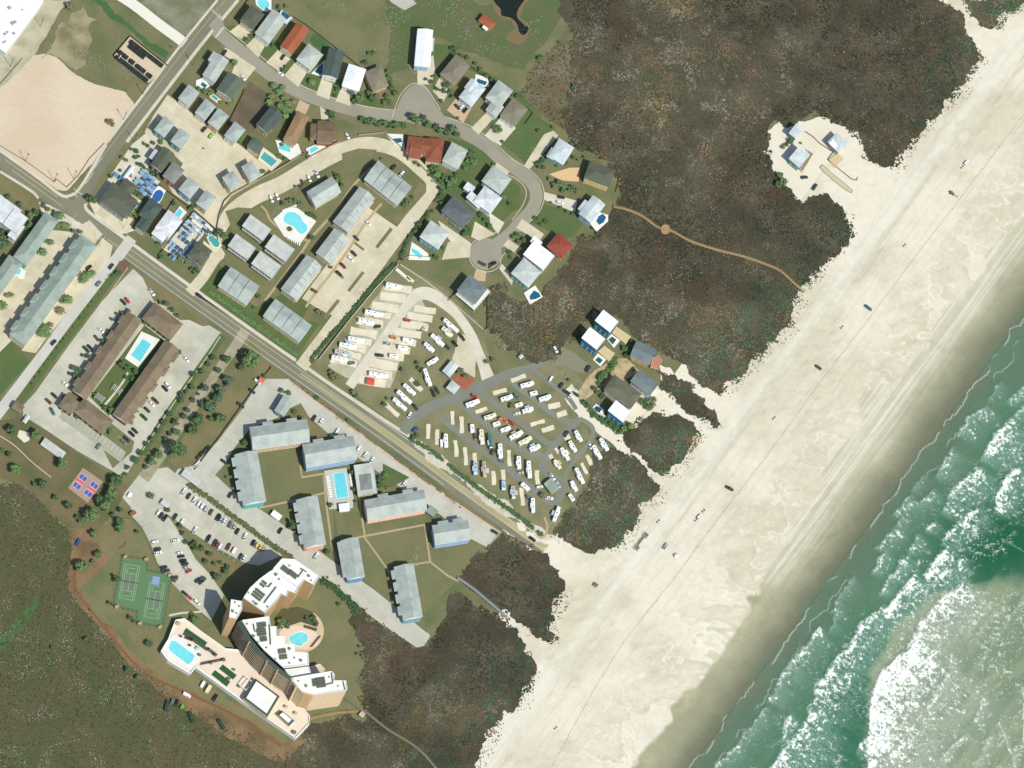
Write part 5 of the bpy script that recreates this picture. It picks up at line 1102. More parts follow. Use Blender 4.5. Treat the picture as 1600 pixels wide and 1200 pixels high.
# ================================================================ HOUSES AND BUILDINGS
HO = [
 # north row, from the side street inwards
 ('olive roofed corner house with a lagoon pool behind', 394, 27, 30, 25, 53, 'hip', 'dkolive', 'cream', 7),
 ('long grey gabled house with a rear pool terrace', 423, 41, 46, 27, 53.5, 'gable', 'ltgrey', 'white', 7.5),
 ('long house with a bright orange metal roof', 460, 60, 46, 22, 55, 'gable', 'brick', 'cream', 7.5),
 ('light grey pyramid roofed house above a green back lawn', 484, 89, 31, 29, 52, 'hip', 'ltgrey', 'white', 7),
 ('dark green gabled house beside a wedge shaped teal pool', 521, 99, 43, 25, 75, 'gable', 'dkgreen', 'white', 7.5),
 ('white hip roofed house next to the dark green gabled one', 553, 121, 36, 28, 72, 'hip', 'white', 'white', 7),
 ('brown hip roofed house among trees above the street', 589, 123, 34, 27, -68, 'hip', 'taupe', 'tan', 6),
 ('lone white gabled house at the head of the teardrop circle', 662, 75, 58, 24, 85, 'gable', 'white', 'ltblue', 7.5, [(6, 10, 20, 10, 0, 'flat', -2.6, 'offwhite')]),
 ('brown hip roofed house right of the teardrop circle', 711, 109, 40, 28, 50, 'hip', 'taupe', 'tan', 6.5),
 ('pale blue house with a stepped roof and small rear pool', 738, 145, 36, 25, 52, 'hip', 'skyblue', 'white', 7, [(8, -8, 18, 14, 0, 'gable', 1.0)]),
 ('light grey house with a square front wing', 780, 147, 34, 28, 53, 'hip', 'ltgrey', 'white', 7, [(-22, 8, 20, 20, 0, 'gable', -1)]),
 ('grey tan hip roofed house with a long porch', 803, 175, 34, 29, 53, 'hip', 'taupe', 'white', 6.5),
 ('light blue hip roofed house by the narrow tan driveway', 877, 237, 32, 27, 58, 'hip', 'skyblue', 'aqua', 7, [(-10, -10, 16, 12, 0, 'hip', -.8)]),
 ('olive hip roofed house beside the orange sand driveway', 937, 272, 42, 29, -20, 'hip', 'dkolive', 'yellow', 7.5),
 ('sky blue roofed house with a half round pool', 925, 327, 36, 24, 52, 'gable', 'skyblue', 'ltblue', 7.5, [(-4, -12, 18, 12, 0, 'gable', -1)]),
 # south side of the residential street
 ('light grey L shaped house nearest the crosswalk', 337, 106, 40, 23, 57, 'gable', 'ltgrey', 'white', 7, [(12, -9, 16, 16, 0, 'hip', -.4)]),
 ('dull green gabled house beside the vacant brown plot', 360, 134, 34, 29, 55, 'gable', 'green', 'cream', 7),
 ('dark green house below the clump of palms', 421, 187, 38, 23, 50, 'gable', 'dkgreen', 'tan', 7.5, [(2, 10, 24, 8, 0, 'shed', -1.5)]),
 ('long tan brown roofed house with the pink driveway', 463, 200, 50, 21, 63, 'hip', 'tan', 'tan', 6.5),
 ('brown cross roofed house below the street bend', 506, 206, 42, 24, -3, 'hip', 'brown', 'brick', 5.5, [(2, 0, 24, 34, 0, 'gable', .6)]),
 ('sprawling rust red tile roofed house', 664, 229, 56, 26, -8, 'hip', 'rust', 'cream', 5.5, [(16, 4, 24, 38, 0, 'hip', .3), (-14, 6, 18, 30, 0, 'gable', .2)]),
 ('grey octagonal looking hip house behind the rust roof', 711, 243, 33, 28, 62, 'hip', 'ltgrey', 'white', 7),
 ('grey hip roofed house on the inside of the street bend', 776, 281, 36, 30, -36, 'hip', 'ltgrey', 'ltblue', 7.5),
 ('white hip roofed house on the inside of the bend', 762, 312, 33, 30, -36, 'hip', 'offwhite', 'white', 7, [(-16, 12, 26, 12, -6, 'shed', -1.2), (-34, 2, 15, 12, 0, 'flat', -2.5)]),
 ('charcoal gabled house beside the white one', 716, 331, 44, 30, -40, 'hip', 'charcoal', 'grey', 6.5, [(16, 3, 12, 16, 0, 'gable', .2)]),
 ('pale hip roofed house with a teal porch and pool', 679, 367, 35, 31, -34, 'hip', 'pale', 'aqua', 8),
 ('slate green house with white decks below the turning circle', 738, 452, 36, 31, -38, 'hip', 'slate', 'white', 8.5),
 ('dazzling white flat roofed house of the twin pair', 842, 399, 40, 28, -38, 'flat', 'white', 'white', 8.5, [(-16, -14, 16, 10, 0, 'flat', -1, 'white')]),
 ('light grey hip roofed house of the twin pair', 822, 426, 35, 31, -40, 'hip', 'pale', 'aqua', 7.5),
 ('red pyramid roofed house at the scrub edge', 875, 384, 31, 28, -42, 'hip', 'red', 'tan', 7),
 # the court
 ('grey court house nearest the side street, upper row', 295, 149, 27, 21, 52, 'hip', 'grey', 'white', 7.5), ('second grey court house of the upper row', 321, 171, 27, 20, 52, 'hip', 'grey', 'white', 7.5),
 ('third grey court house of the upper row', 341, 186, 28, 20, 52, 'hip', 'grey', 'tan', 7.5), ('last grey court house of the upper row', 367, 207, 27, 21, 52, 'hip', 'grey', 'white', 7.5),
 ('grey house with teal walls facing the side street', 257, 198, 27, 20, 52, 'hip', 'grey', 'aqua', 7.5), ('grey house with teal walls behind the dark olive one', 282, 216, 26, 20, 52, 'hip', 'grey', 'aqua', 8),
 ('dark olive gabled house with a pale flat side roof', 254, 249, 35, 21, 54, 'gable', 'dkolive', 'brown', 7.5, [(-2, -15, 16, 8, 0, 'flat', -2.5, 'pale')]),
 ('olive grey hip house with brick walls', 271, 270, 27, 22, 53, 'hip', 'medgrey', 'brick', 7.5), ('light grey hip house with blue walls on the court', 296, 293, 26, 23, 50, 'hip', 'grey', 'ltblue', 7.5),
 ('light grey hip house with tan walls on the court', 322, 313, 26, 20, 52, 'hip', 'grey', 'tan', 7.5), ('grey hip house at the tapering end of the court', 362, 282, 24, 20, -58, 'hip', 'grey', 'cream', 7.5),
 ('grey hip house beside the green court pool', 392, 267, 26, 19, -60, 'hip', 'grey', 'cream', 7.5), ('dark green hip house above the court pool', 400, 227, 22, 18, -36, 'hip', 'green', 'cream', 6.5),
 # golf cart corner
 ('big dark grey shingled house on the corner', 185, 313, 48, 36, -36, 'hip', 'dkolive', 'grey', 6.5, [(0, -24, 22, 22, 0, 'hip', -.5), (20, -2, 16, 26, 0, 'gable', .2)]),
 ('dark green roofed house with the navy pool', 236, 328, 30, 24, 53, 'hip', 'dkgreen', 'cream', 6.5, [(-26, 4, 20, 17, 0, 'gable', -.6)]),
 ('off white faceted house between cart yard and pool', 264, 350, 34, 28, 53, 'hip', 'offwhite', 'white', 6.5, [(-18, -2, 20, 22, 0, 'hip', -.4)]),
 ('dark olive roofed house beside the bean shaped pool', 312, 396, 30, 27, 52, 'hip', 'dkolive', 'grey', 6.5, [(-10, 6, 10, 12, 0, 'gable', .2)]),
 # dune side
 ('upper white flat roofed house with a blue side', 948, 502, 30, 21, -38, 'flat', 'white', 'seablue', 11), ('lower white flat roofed house with a blue side', 927, 529, 30, 21, -38, 'flat', 'white', 'seablue', 11),
 ('white flat roofed house with a blue side by the sandy path', 968, 643, 30, 20, -38, 'flat', 'white', 'seablue', 10), ('grey green dune house with brick decks', 1005, 551, 34, 26, -24, 'gable', 'slate', 'tan', 6.5),
 ('slate grey gabled dune house', 1007, 598, 38, 22, -38, 'gable', 'slate', 'white', 7), ('large olive tan hip roofed dune house', 973, 612, 52, 28, -36, 'hip', 'olive', 'cream', 7, [(10, 2, 14, 22, 0, 'gable', .3)]),
 ('small light blue beach cabin with a shed roof', 1244, 205, 19, 14, 52, 'shed', 'skyblue', 'aqua', 6.5), ('square light blue beach house with a timber porch', 1249, 245, 26, 21, 50, 'shed', 'skyblue', 'aqua', 7),
 ('light blue beach house with a white gable patch', 1309, 223, 24, 20, -45, 'hip', 'skyblue', 'grey', 6, [(-3, 5, 12, 10, 0, 'gable', .4, 'white')]),
 # camper park and others
 ('light grey gabled camper office', 704, 576, 22, 15, 50, 'gable', 'skyblue', 'grey', 4.5), ('small grey hip roofed hut on the brick terrace', 708, 605, 16, 15, -38, 'hip', 'pale', 'grey', 4.2),
 ('grey green washroom block in the camper park', 862, 759, 20, 15, -52, 'gable', 'greygreen', 'grey', 4), ('small grey office at the pastel condos entrance', 444, 634, 28, 18, 58, 'gable', 'grey', 'aqua', 6),
 ('small brown pyramid roofed hut at the back of the hotel', 108, 631, 24, 22, -34, 'hip', 'hotel', 'brown', 5.5), ('tiny brown shed at the end of the hotel lot', 28, 636, 17, 12, -34, 'gable', 'hotel', 'brown', 3.5),
 ('pale flat roofed shed by the pastel condos lower gate', 300, 747, 34, 12, -36, 'flat', 'conc', 'grey', 3.2), ('small orange roofed gatehouse of the tower drive', 208, 802, 9, 5, 30, 'flat', 'brick', 'peach', 2.6),
 ('little green roofed store between two pastel condos', 675, 799, 15, 12, -36, 'flat', 'greygreen', 'green', 4), ('small white picnic shelter on the pastel condos lawn', 432, 805, 16, 9, -36, 'gable', 'white', 'white', 3.2, (), 'shelter'),
 ('white bar roof at the foot of the pastel condos pool', 538, 793, 16, 12, 6, 'flat', 'white', 'white', 3.2, (), 'shelter'), ('long flat grey storage roof behind the hotel', 83, 701, 40, 12, -36, 'shed', 'conc', 'grey', 3),
 ('small orange roofed cottage standing in the meadow', 761, 34, 24, 13, -38, 'hip', 'brick', 'tan', 4.5, [(4, 8, 9, 7, 0, 'flat', -.8, 'white')]),
]
for h in HO:
    a = list(h); wings = a[10] if len(a) > 10 else (); cat_ = a[11] if len(a) > 11 else 'house'
    tall = a[9]
    nm = {'shelter': 'shelter'}.get(cat_, 'house')
    if a[0].split()[-1] in ('office', 'block', 'hut', 'shed', 'gate', 'terrace', 'hotel', 'drive', 'entrance'): pass
    house(a[0], a[1], a[2], a[3], a[4], a[5], a[6], a[7], a[8], tall, wings or (), cat_, windows=tall > 3.6, name=nm, vents=1 if tall > 5 else 0)
# ---- rows and condos
def balconies(root, Lf, L, W, zs, n, side, m, depth=2.6):
    o = root.location
    for z in zs:
        for i in range(n):
            p0, p1 = -L/2+L*i/n+.5, -L/2+L*(i+1)/n-.5
            A = [Lf(p0, side*(W/2-.8), z), Lf(p1, side*(W/2-.8), z), Lf(p1, side*(W/2+depth), z), Lf(p0, side*(W/2+depth), z)]
            b = MB(); b.prism([(p.x, p.y) for p in A], z-.18, z)
            for q, r in ((3, 2), (0, 3), (1, 2)): b.bar(A[q]+Vector((0, 0, .95)), A[r]+Vector((0, 0, .95)), .1, .1, 1)
            for t in (.0, .25, .5, .75, 1.0): c = A[3].lerp(A[2], t); b.box(c.x, c.y, z, .12, .12, .95, 0, 1)
            b.obj('balcony', [m, WTRIM], root)
def condo(label, cx, cy, L, W, ang, rcol, wcol, h, n, kind='gable', side=1, cat='apartment block', fire=False, steps=0, group='condo blocks', pitch=.38, name='apartment_block', bal=True, wings=()):
    root = house(label, cx, cy, L, W, ang, kind, rcol, wcol, h, wings, cat, pitch, group, name=name, vents=0)
    Lf = frame(cx, cy, ang, h)
    if bal: balconies(root, Lf, L-3, W-3, [3.0] if h < 8 else [3.0, 5.8], n, side, wallmat(wcol))
    if fire:                                # raised party walls across the roof
        for i in range(1, n):
            p = -L/2+L*i/n; b = MB(); rise = pitch*(W-2)*S/2
            e0, e1, r = Lf(p, -W/2+1, h+.1), Lf(p, W/2-1, h+.1), Lf(p, 0, h+rise+.2)
            b.bar(e0, r, .3, .5); b.bar(r, e1, .3, .5); b.obj('party_wall', mat('party_wall', C(120, 126, 122)), root)
    o = root.location
    for i in range(n*2):
        p = Lf(-L/2+L*(i+.5)/(n*2), -W*.22, h); zz = h+pitch*(W-2)*S/2*.56
        b = MB(); b.cyl(p.x, p.y, zz-.2, zz+.4, .13, n=6); b.obj('vent_pipe', GALV, root)
    return root
condo('upper right grey condo with dark party walls', 606, 286, 66, 37, -38, 'grey', 'cream', 7, 4, fire=True, bal=False)
condo('small grey condo beside the kidney pool', 506, 300, 46, 28, 31, 'ltgrey', 'cream', 7, 2, bal=False)
for lab, x, y, L in (('uppermost of the three stepped condo rows', 553, 328, 68), ('middle one of the three stepped condo rows', 520, 385, 48), ('lowest of the three stepped condo rows', 471, 434, 66)):
    r = condo(lab, x, y, L, 30, 52.5, 'ltgrey', 'cream', 7, 3, 'gable', 1, fire=False, bal=True)
    Lf = frame(x, y, 52.5, 7); roof_part(r, frame(x-6.3, y-4.6, 52.5, 5.2), L-2, 10, 5.2, 'shed', roofmat('grey'), .3)
    n = 3 if L > 50 else 2
    for i in range(n*2-1):
        p = -L/2+L*(i+1)/(n*2); b = MB(); a0, a1 = Lf(p, 1.5, 7+.38*28*S/2*.9), Lf(p, 13, 7.15); b.bar(a0, a1, .35, .3); b.obj('party_wall', mat('party_wall', C(120, 126, 122)), r)
for lab, x, y, L, W in (('pale flat roofed block nearest the kidney pool, upper one', 401, 356, 40, 22), ('pale flat roofed block below the kidney pool', 437, 388, 40, 24), ('pale flat roofed block nearest the bean shaped pool', 378, 386, 38, 22), ('lowest of the four pale flat roofed blocks', 416, 414, 40, 24)):
    condo(lab, x, y, L, W, -36, 'conc', 'grey', 7, 3, 'flat', 1)
condo('grey condo with party walls beside the main road, upper one', 373, 447, 54, 36, -34, 'grey', 'cream', 6.5, 3, fire=True, bal=False)
condo('grey condo with party walls beside the main road, lower one', 449, 501, 70, 33, -36, 'grey', 'cream', 6.5, 4, fire=True, bal=False)
PC = [('grey roofed pastel condo of the upper row with tan balconies', 437, 679, 90, 36, 8, 'tan', 8), ('blue walled condo above the rectangular pool', 515, 706, 80, 37, 10, 'blue', 8.5), ('teal walled condo beside the square lawn', 391, 747, 80, 36, -80, 'teal', 8), ('peach walled condo standing upright in the middle', 486, 816, 76, 34, -80, 'peach', 8),
      ('peach walled condo beside the main road', 618, 789, 94, 32, 10, 'peach', 8), ('blue walled condo at the beach end of the grounds', 705, 832, 56, 31, 9, 'blue', 8), ('slim blue walled condo nearest the tower', 551, 873, 62, 28, -80, 'blue', 8), ('slim blue walled condo at the dune edge', 638, 925, 84, 31, -80, 'ltblue', 8)]
for lab, x, y, L, W, a, w, h in PC:
    sd = 1
    r = condo(lab, x, y, L, W, a, 'grey', w, h, max(3, int(L/16)), 'gable', sd, group='pastel condos', bal=a > 0)
    Lf = frame(x, y, a, h)
    if a < 0:                                # stair bays stepping out on the shaded side, porch at the end
        for i in range(4):
            p = -L/2+L*(i+.6)/4.4; roof_part(r, frame(x+math.cos(math.radians(a))*p+math.sin(math.radians(a))*(W/2), y-math.sin(math.radians(a))*p+math.cos(math.radians(a))*(W/2), a, h-.6), 11, 9, h-.6, 'gable', roofmat('grey'), .3)
        b = MB(); 
        for z in (3.0, 5.8):
            A = [Lf(L/2-1, q, z) for q in (-W/2+3, W/2-3)]+[Lf(L/2+2.2, q, z) for q in (W/2-3, -W/2+3)]
            b.prism([(p.x, p.y) for p in A], z-.2, z); b.bar(A[3]+Vector((0, 0, 1)), A[2]+Vector((0, 0, 1)), .12, .3)
        b.obj('porch', wallmat(w), r)
    else:
        for p in (-L*.18, L*.24):
            A = frame(x+math.cos(math.radians(a))*p-math.sin(math.radians(a))*(W/2-1), y-math.sin(math.radians(a))*p-math.cos(math.radians(a))*(W/2-1), a, h-.3)
            roof_part(r, A, 14, 9, h-.3, 'gable', roofmat('grey'), .3)
# club pavilion
r = house('pale flat roofed club pavilion with a grey hip top', 571, 749, 48, 30, -82, 'flat', 'conc', 'cream', 5, [(4, 0, 24, 18, 0, 'hip', .4, 'medgrey')], 'clubhouse', group=None, name='clubhouse', vents=0)
# long grey green row with stepped fronts
r = condo('very long grey green row house with a stepped front', 83, 453, 192, 31, 54.2, 'greygreen', 'cream', 8, 8, 'hip', 1, 'row house', group=None, name='row_house', bal=False)
for i in range(7):
    p = -80+i*26; a = math.radians(54.2); cx = 83+math.cos(a)*p-math.sin(a)*13; cy = 453-math.sin(a)*p-math.cos(a)*13
    roof_part(r, frame(cx, cy, 54.2, 8), 15, 10, 8, 'hip', roofmat('greygreen'), .42)
    walls_part(r, frame(cx, cy, 54.2, 8), 14, 9, 8, wallmat('cream'), windows=False)
condo('long grey green row house by the main road palms', 56, 373, 86, 25, 54.2, 'greygreen', 'aqua', 8, 4, 'hip', 1, 'row house', group=None, name='row_house', bal=False)
condo('grey green row house cut off at the picture edge', 2, 437, 78, 25, 54.2, 'greygreen', 'cream', 8, 3, 'hip', 1, 'row house', group=None, name='row_house', bal=False)
r = house('stepped white row house at the picture edge', 6, 330, 44, 34, -36, 'flat', 'offwhite', 'white', 8, [(24, 2, 26, 30, 0, 'flat', .5, 'offwhite'), (34, 14, 14, 26, 0, 'flat', -.6, 'offwhite')], 'row house', name='row_house', vents=0)
# ---- brown hotel around its court
root = empty('hotel', g(190, 575), 'brown roofed hotel wrapped around a green courtyard', 'hotel')
HB = roofmat('hotel'); hz = 6.2
for nm, cx, cy, L, W, a in (('long', 167, 556, 150, 27, 54.6), ('long', 228, 597, 142, 27, 54.6), ('short', 254, 502, 56, 32, -38), ('short', 146, 650, 58, 27, -38)):
    Lf = frame(cx, cy, a, hz)
    roof_part(root, Lf, L-2, W-2, hz, 'hip' if nm == 'short' else 'gable', HB, .36)
    walls_part(root, Lf, L-4, W-4, hz, wallmat('brown'), storeys=2, windows=nm == 'short')
    if nm == 'long':
        side = -1 if cx < 200 else 1
        for i in range(5):                   # small roofs over the stair bays
            p = -60+i*30; aa = math.radians(a); x = cx+math.cos(aa)*p+math.sin(aa)*13*side; y = cy-math.sin(aa)*p+math.cos(aa)*13*side
            roof_part(root, frame(x, y, a, hz-.1), 12, 7, hz-.1, 'hip', HB, .36)
            b = MB(); q0, q1 = Lf(p+8, 12, hz+.2), Lf(p+8, 0, hz+.36*12.5*S); b.bar(q0, q1, .12, .12); b.obj('roof_seam', mat('seam', C(104, 88, 66)), root)
for x, y, L, W in ((183, 608, 15, 9), (156, 621, 13, 9)):
    b = MB()
    P = rect(x, y, L, W, -36); Wp = [g(px_, py_, 3) for px_, py_ in P]
    for p in Wp: b.box(p.x, p.y, 0, .25, .25, 3)
    for t in range(7): a0 = Wp[0].lerp(Wp[1], t/6); a1 = Wp[3].lerp(Wp[2], t/6); b.bar(a0, a1, .2, .2)
    o = b.obj('pergola', WTRIM, None, Wp[0]); o.location = Wp[0]; tag(o, 'white slatted pergola in the hotel court, '+('by the middle walk' if x > 170 else 'at the lower end'), 'pergola')
# white warehouse in the top corner
root = empty('warehouse', g(20, 30), 'big white flat roofed warehouse in the corner of the picture', 'warehouse')
pts = [(-30, -20), (74, -20), (66, 6), (9, 83), (-20, 62)]
W = [g(x, y, 7) for x, y in pts]; b = MB(); b.prism([(p.x, p.y) for p in W], 0, 7, 0, 1); b.obj('wall', [wallmat('white'), roofmat('white')], root)
for x, y, s in ((15, 12, 5), (20, 36, 6), (24, 34, 4), (35, 15, 2), (8, 53, 4), (12, 50, 3), (22, 52, 4), (6, 66, 3), (9, 64, 2)):
    p = g(x, y, 8); b = MB(); b.box(p.x, p.y, 6.95, s*S, s*S*.8, 1.1, .6); b.obj('air_conditioner', GALV, root)
deck('pale jetty deck at the top edge of the meadow', [(600, -8), (640, -8), (650, 6), (632, 16), (612, 4)], .8, mat('grey_deck', C(190, 188, 170), .1, 2))

# ---- the curved tower
TW = empty('apartment_tower', g(430, 1030), 'tall curved white roofed tower with tan balcony tiers', 'apartment tower')
TAN = mat('tan_render', C(206, 174, 132), .05, .8, C(204, 168, 122), .1, .5); TANL = mat('peach_render', C(236, 208, 172), .05, .8); WR = mat('white_membrane', C(248, 247, 240), .06, 1, C(236, 232, 220), .12, .6); TEALR = mat('teal_band', C(72, 88, 80), .1, 1, rough=.5)
def block(name, pts, H, wallm=TAN, roofm=WR, par=.7, z0=0.0):
    P = [g(x, y, H) for x, y in pts]; b = MB(); xy = [(p.x, p.y) for p in P]
    b.prism(xy, z0, H, 0, 1); n = len(P)
    c = sum(P, Vector())/n
    for i in range(n):
        p, q = P[i], P[(i+1) % n]; b.bar(p.lerp(c, .02)+Vector((0, 0, par/2)), q.lerp(c, .02)+Vector((0, 0, par/2)), .35, par, 2)
    return b.obj(name, [wallm, roofm, WR], TW)
H = 28.0
block('north_block', [(426, 889), (440, 873), (460, 874), (499, 901), (490, 914), (476, 906), (466, 918)], H)
block('west_block', [(380, 934), (390, 919), (405, 905), (420, 894), (427, 890), (466, 919), (462, 927), (451, 923), (448, 932), (440, 928), (434, 937), (414, 958)], H-.4)
block('lift_tower', [(361, 937), (378, 940), (378, 953), (370, 967), (358, 965), (360, 947)], H+3, TAN)
block('middle_block', [(377, 969), (420, 963), (422, 979), (432, 979), (433, 994), (446, 996), (447, 1007), (462, 1008), (463, 1020), (482, 1021), (483, 1039), (443, 1044), (412, 1016), (390, 990)], H-.2, GLASS)
block('south_block', [(454, 1060), (488, 1054), (518, 1049), (523, 1054), (522, 1064), (541, 1064), (543, 1076), (540, 1079), (491, 1086), (472, 1081), (466, 1075)], H, TANL)
block('link_block', [(443, 1044), (456, 1043), (482, 1040), (486, 1053), (454, 1060)], H-3, TAN)
block('lower_wing', [(470, 1046), (500, 1038), (508, 1046), (505, 1054), (458, 1062)], 6, TAN, mat('terrace_tiles', C(226, 206, 172), .06, 1))
OUT = [(371, 972), (380, 990), (389, 1004), (402, 1020), (417, 1034), (433, 1048), (444, 1056), (456, 1064), (462, 1074)]
INN = [(377, 969), (386, 987), (394, 1000), (407, 1016), (421, 1030), (437, 1044), (448, 1052), (459, 1060), (466, 1072)]
PO = [g(x, y, H) for x, y in OUT]; PI_ = [g(x, y, H) for x, y in INN]
b = MB()
for i in range(len(PO)-1):                   # dark glazed recess behind the balconies
    m_ = [PO[i].lerp(PI_[i], .75), PO[i+1].lerp(PI_[i+1], .75)]
    b.add([(m_[0].x, m_[0].y, 0), (m_[1].x, m_[1].y, 0), (m_[1].x, m_[1].y, H-.6), (m_[0].x, m_[0].y, H-.6)], [(0, 1, 2, 3)])
b.obj('glazing', mat('tower_glass', (.035, .05, .05), .3, .4, rough=.25), TW)
FL = 9
for f in range(1, FL+1):                     # nine tiers of balcony slabs, one mesh per bay
    z = H-.6-(FL-f)*2.95
    for i in range(len(PO)-1):
        A = [PO[i], PO[i+1], PI_[i+1], PI_[i]]
        b = MB(); b.prism([(p.x, p.y) for p in A], z-.28, z, 0, 2)
        if f < FL: b.bar(PO[i]+Vector((0, 0, z+.85-PO[i].z)), PO[i+1]+Vector((0, 0, z+.85-PO[i+1].z)), .12, .4, 1)
        b.obj('balcony', [TAN, mat('balcony_rail', C(224, 206, 172), .06, 1), mat('balcony_floor', C(158, 144, 120), .1, 1)], TW)
for i in (2, 4, 5, 7, 8):
    b = MB(); p, q = PO[i], PI_[i]; d = (q-p).normalized(); n_ = Vector((-d.y, d.x, 0))*.22; p = p-d*.5
    b.prism([((p+n_).x, (p+n_).y), ((p-n_).x, (p-n_).y), ((q-n_).x, (q-n_).y), ((q+n_).x, (q+n_).y)], 0, H-.1); b.obj('fin_wall', TANL, TW)
b = MB()
for i in range(len(PO)-2):
    b.add([PO[i]+Vector((0, 0, -.45)), PO[i+1]+Vector((0, 0, -.45)), PI_[i+1]+Vector((0, 0, .3)), PI_[i]+Vector((0, 0, .3))], [(0, 1, 2, 3)])
b.obj('eaves_band', TEALR, TW)
for x0, y0, x1, y1 in ((472, 1081, 491, 1086),):
    for f in range(9):
        z = H-1.2-f*2.95; p, q = g(x0, y0, H), g(x1, y1, H); d = (q-p).normalized(); n_ = Vector((d.y, -d.x, 0))
        A = [p+d*1.2, q-d*1.0, q-d*1.0+n_*1.4, p+d*1.2+n_*1.4]; b = MB(); b.prism([(v.x, v.y) for v in A], z-.2, z); b.bar(Vector((A[2].x, A[2].y, z+.5)), Vector((A[3].x, A[3].y, z+.5)), .1, .9, 0)
        b.prism([((p+d*1.3+n_*.03).x, (p+d*1.3+n_*.03).y), ((q-d*1.1+n_*.03).x, (q-d*1.1+n_*.03).y), ((q-d*1.1+n_*.06).x, (q-d*1.1+n_*.06).y), ((p+d*1.3+n_*.06).x, (p+d*1.3+n_*.06).y)], z-2.5, z-.25, 1); b.obj('balcony', [TAN, GLASS], TW)
for f in range(9):                           # column of small windows on the pale end wall
    p, q = g(491, 1086, H), g(540, 1079, H); c0 = p.lerp(q, .34); d = (q-p).normalized(); n_ = Vector((d.y, -d.x, 0)); z = H-2.4-f*2.95
    put_window(TW, c0+n_*.08+Vector((0, 0, z-H))-TW.location, math.atan2(d.y, d.x))
def ac(cx, cy, nx, ny, ang, dx=5.2, dy=4.2, z=H):
    a = math.radians(ang)
    for i in range(nx):
        for j in range(ny):
            u, v = (i-(nx-1)/2)*dx, (j-(ny-1)/2)*dy
            p = g(cx+math.cos(a)*u+math.sin(a)*v, cy-math.sin(a)*u+math.cos(a)*v, z+1)
            b = MB(); b.box(p.x, p.y, z, 1.7, 1.5, 1.1, heading(ang)); b.cyl(p.x, p.y, z+1.1, z+1.2, .55, n=8, m=1); b.obj('air_conditioner', [mat('plant_grey', C(128, 132, 112), .15, 2), DKMET], TW)
ac(404, 929, 3, 4, 52, 5, 4.4); ac(412, 912, 2, 2, 52); ac(409, 976, 4, 2, 8, 3.4, 4); ac(409, 987, 4, 3, 8, 3.4, 4); ac(412, 998, 3, 2, 8, 3.4, 4); ac(447, 890, 2, 4, 52, 4.4, 4); ac(458, 897, 2, 4, 52, 4.4, 4); ac(441, 1017, 3, 2, 8, 4, 3.6); ac(443, 1026, 3, 2, 8, 4, 3.6); ac(492, 1066, 2, 3, 8, 3.4, 4); ac(501, 1062, 4, 2, 8, 3.4, 4); ac(502, 1070, 4, 2, 8, 3.4, 4)
for x, y, q in ((396, 940, 1), (400, 944, 2), (388, 926, 1), (418, 948, 1), (436, 905, 1), (431, 898, 2), (452, 884, 1), (470, 889, 1), (482, 900, 2), (486, 907, 1), (386, 975, 1), (396, 994, 2), (403, 1003, 1), (416, 1012, 1), (452, 1014, 2), (460, 1028, 1), (470, 1032, 2), (452, 1036, 1), (430, 1030, 1), (466, 1064, 1), (478, 1072, 2), (514, 1058, 1), (528, 1072, 1), (366, 944, 1), (372, 950, 1), (362, 958, 2), (368, 961, 1)):
    p = g(x, y, H); b = MB(); b.box(p.x, p.y, H-.3 if x > 380 else H+2.8, .9*q, .7+.4*q, .5+.4*q, x*.3); b.obj('roof_unit', mat('plant_grey', C(128, 132, 112)), TW)
for pts in ([(432, 917), (413, 942)], [(425, 911), (420, 917), (416, 916)], [(396, 975), (398, 986), (404, 988)], [(421, 976), (423, 1007)], [(474, 890), (466, 902)], [(479, 894), (472, 889)], [(518, 1051), (520, 1067), (508, 1070)], [(536, 1064), (539, 1078)]):
    for p, q in zip(pts, pts[1:]): b = MB(); b.bar(g(*p, H+.5), g(*q, H+.5), .5, .9); b.obj('roof_screen', mat('screen_grey', C(96, 104, 100)), TW)
# podium with the long pool
PD = [(274, 969), (288, 967), (315, 988), (352, 1014), (372, 1016), (398, 1034), (440, 1076), (476, 1110), (484, 1120), (483, 1132), (462, 1154), (380, 1097), (318, 1052), (305, 1042), (297, 1053), (262, 1032), (251, 1018), (258, 1006), (262, 1000), (268, 984)]
zd = 4.2
P = [g(x, y, zd) for x, y in PD]; pc = sum(P, Vector())/len(P)
root = empty('pool_terrace', (pc.x, pc.y, 0), 'raised white and pink pool terrace below the tower', 'terrace')
b = MB(); b.prism([(p.x, p.y) for p in P], 0, zd, 0, 1); b.obj('podium', [wallmat('white'), mat('pink_terrace', C(240, 223, 202), .05, .9, C(232, 212, 190), .1, .6)], root)
b = MB()
for i in range(len(P)): p, q = P[i].lerp(pc, .006), P[(i+1) % len(P)].lerp(pc, .006); b.bar(p+Vector((0, 0, .5)), q+Vector((0, 0, .5)), .8 if 10 < i < 16 else .5, 1.0)
b.obj('parapet', WTRIM, root)
TURF = mat('artificial_turf', C(48, 92, 52), .1, 2)
for pts in ([(291, 981), (324, 1004), (320, 1010), (287, 987)], [(348, 1038), (370, 1055), (364, 1062), (342, 1045)], [(336, 1047), (360, 1065), (354, 1073), (330, 1054)]):
    Q = [g(x, y, zd) for x, y in pts]; b = MB(); b.prism([(p.x, p.y) for p in Q], zd+.01, zd+.09); b.obj('turf_strip', TURF, root)
Q = [g(x, y, zd) for x, y in [(288, 968), (330, 996), (372, 1018), (366, 1034), (312, 1040), (300, 1030), (252, 1016), (266, 990)]]
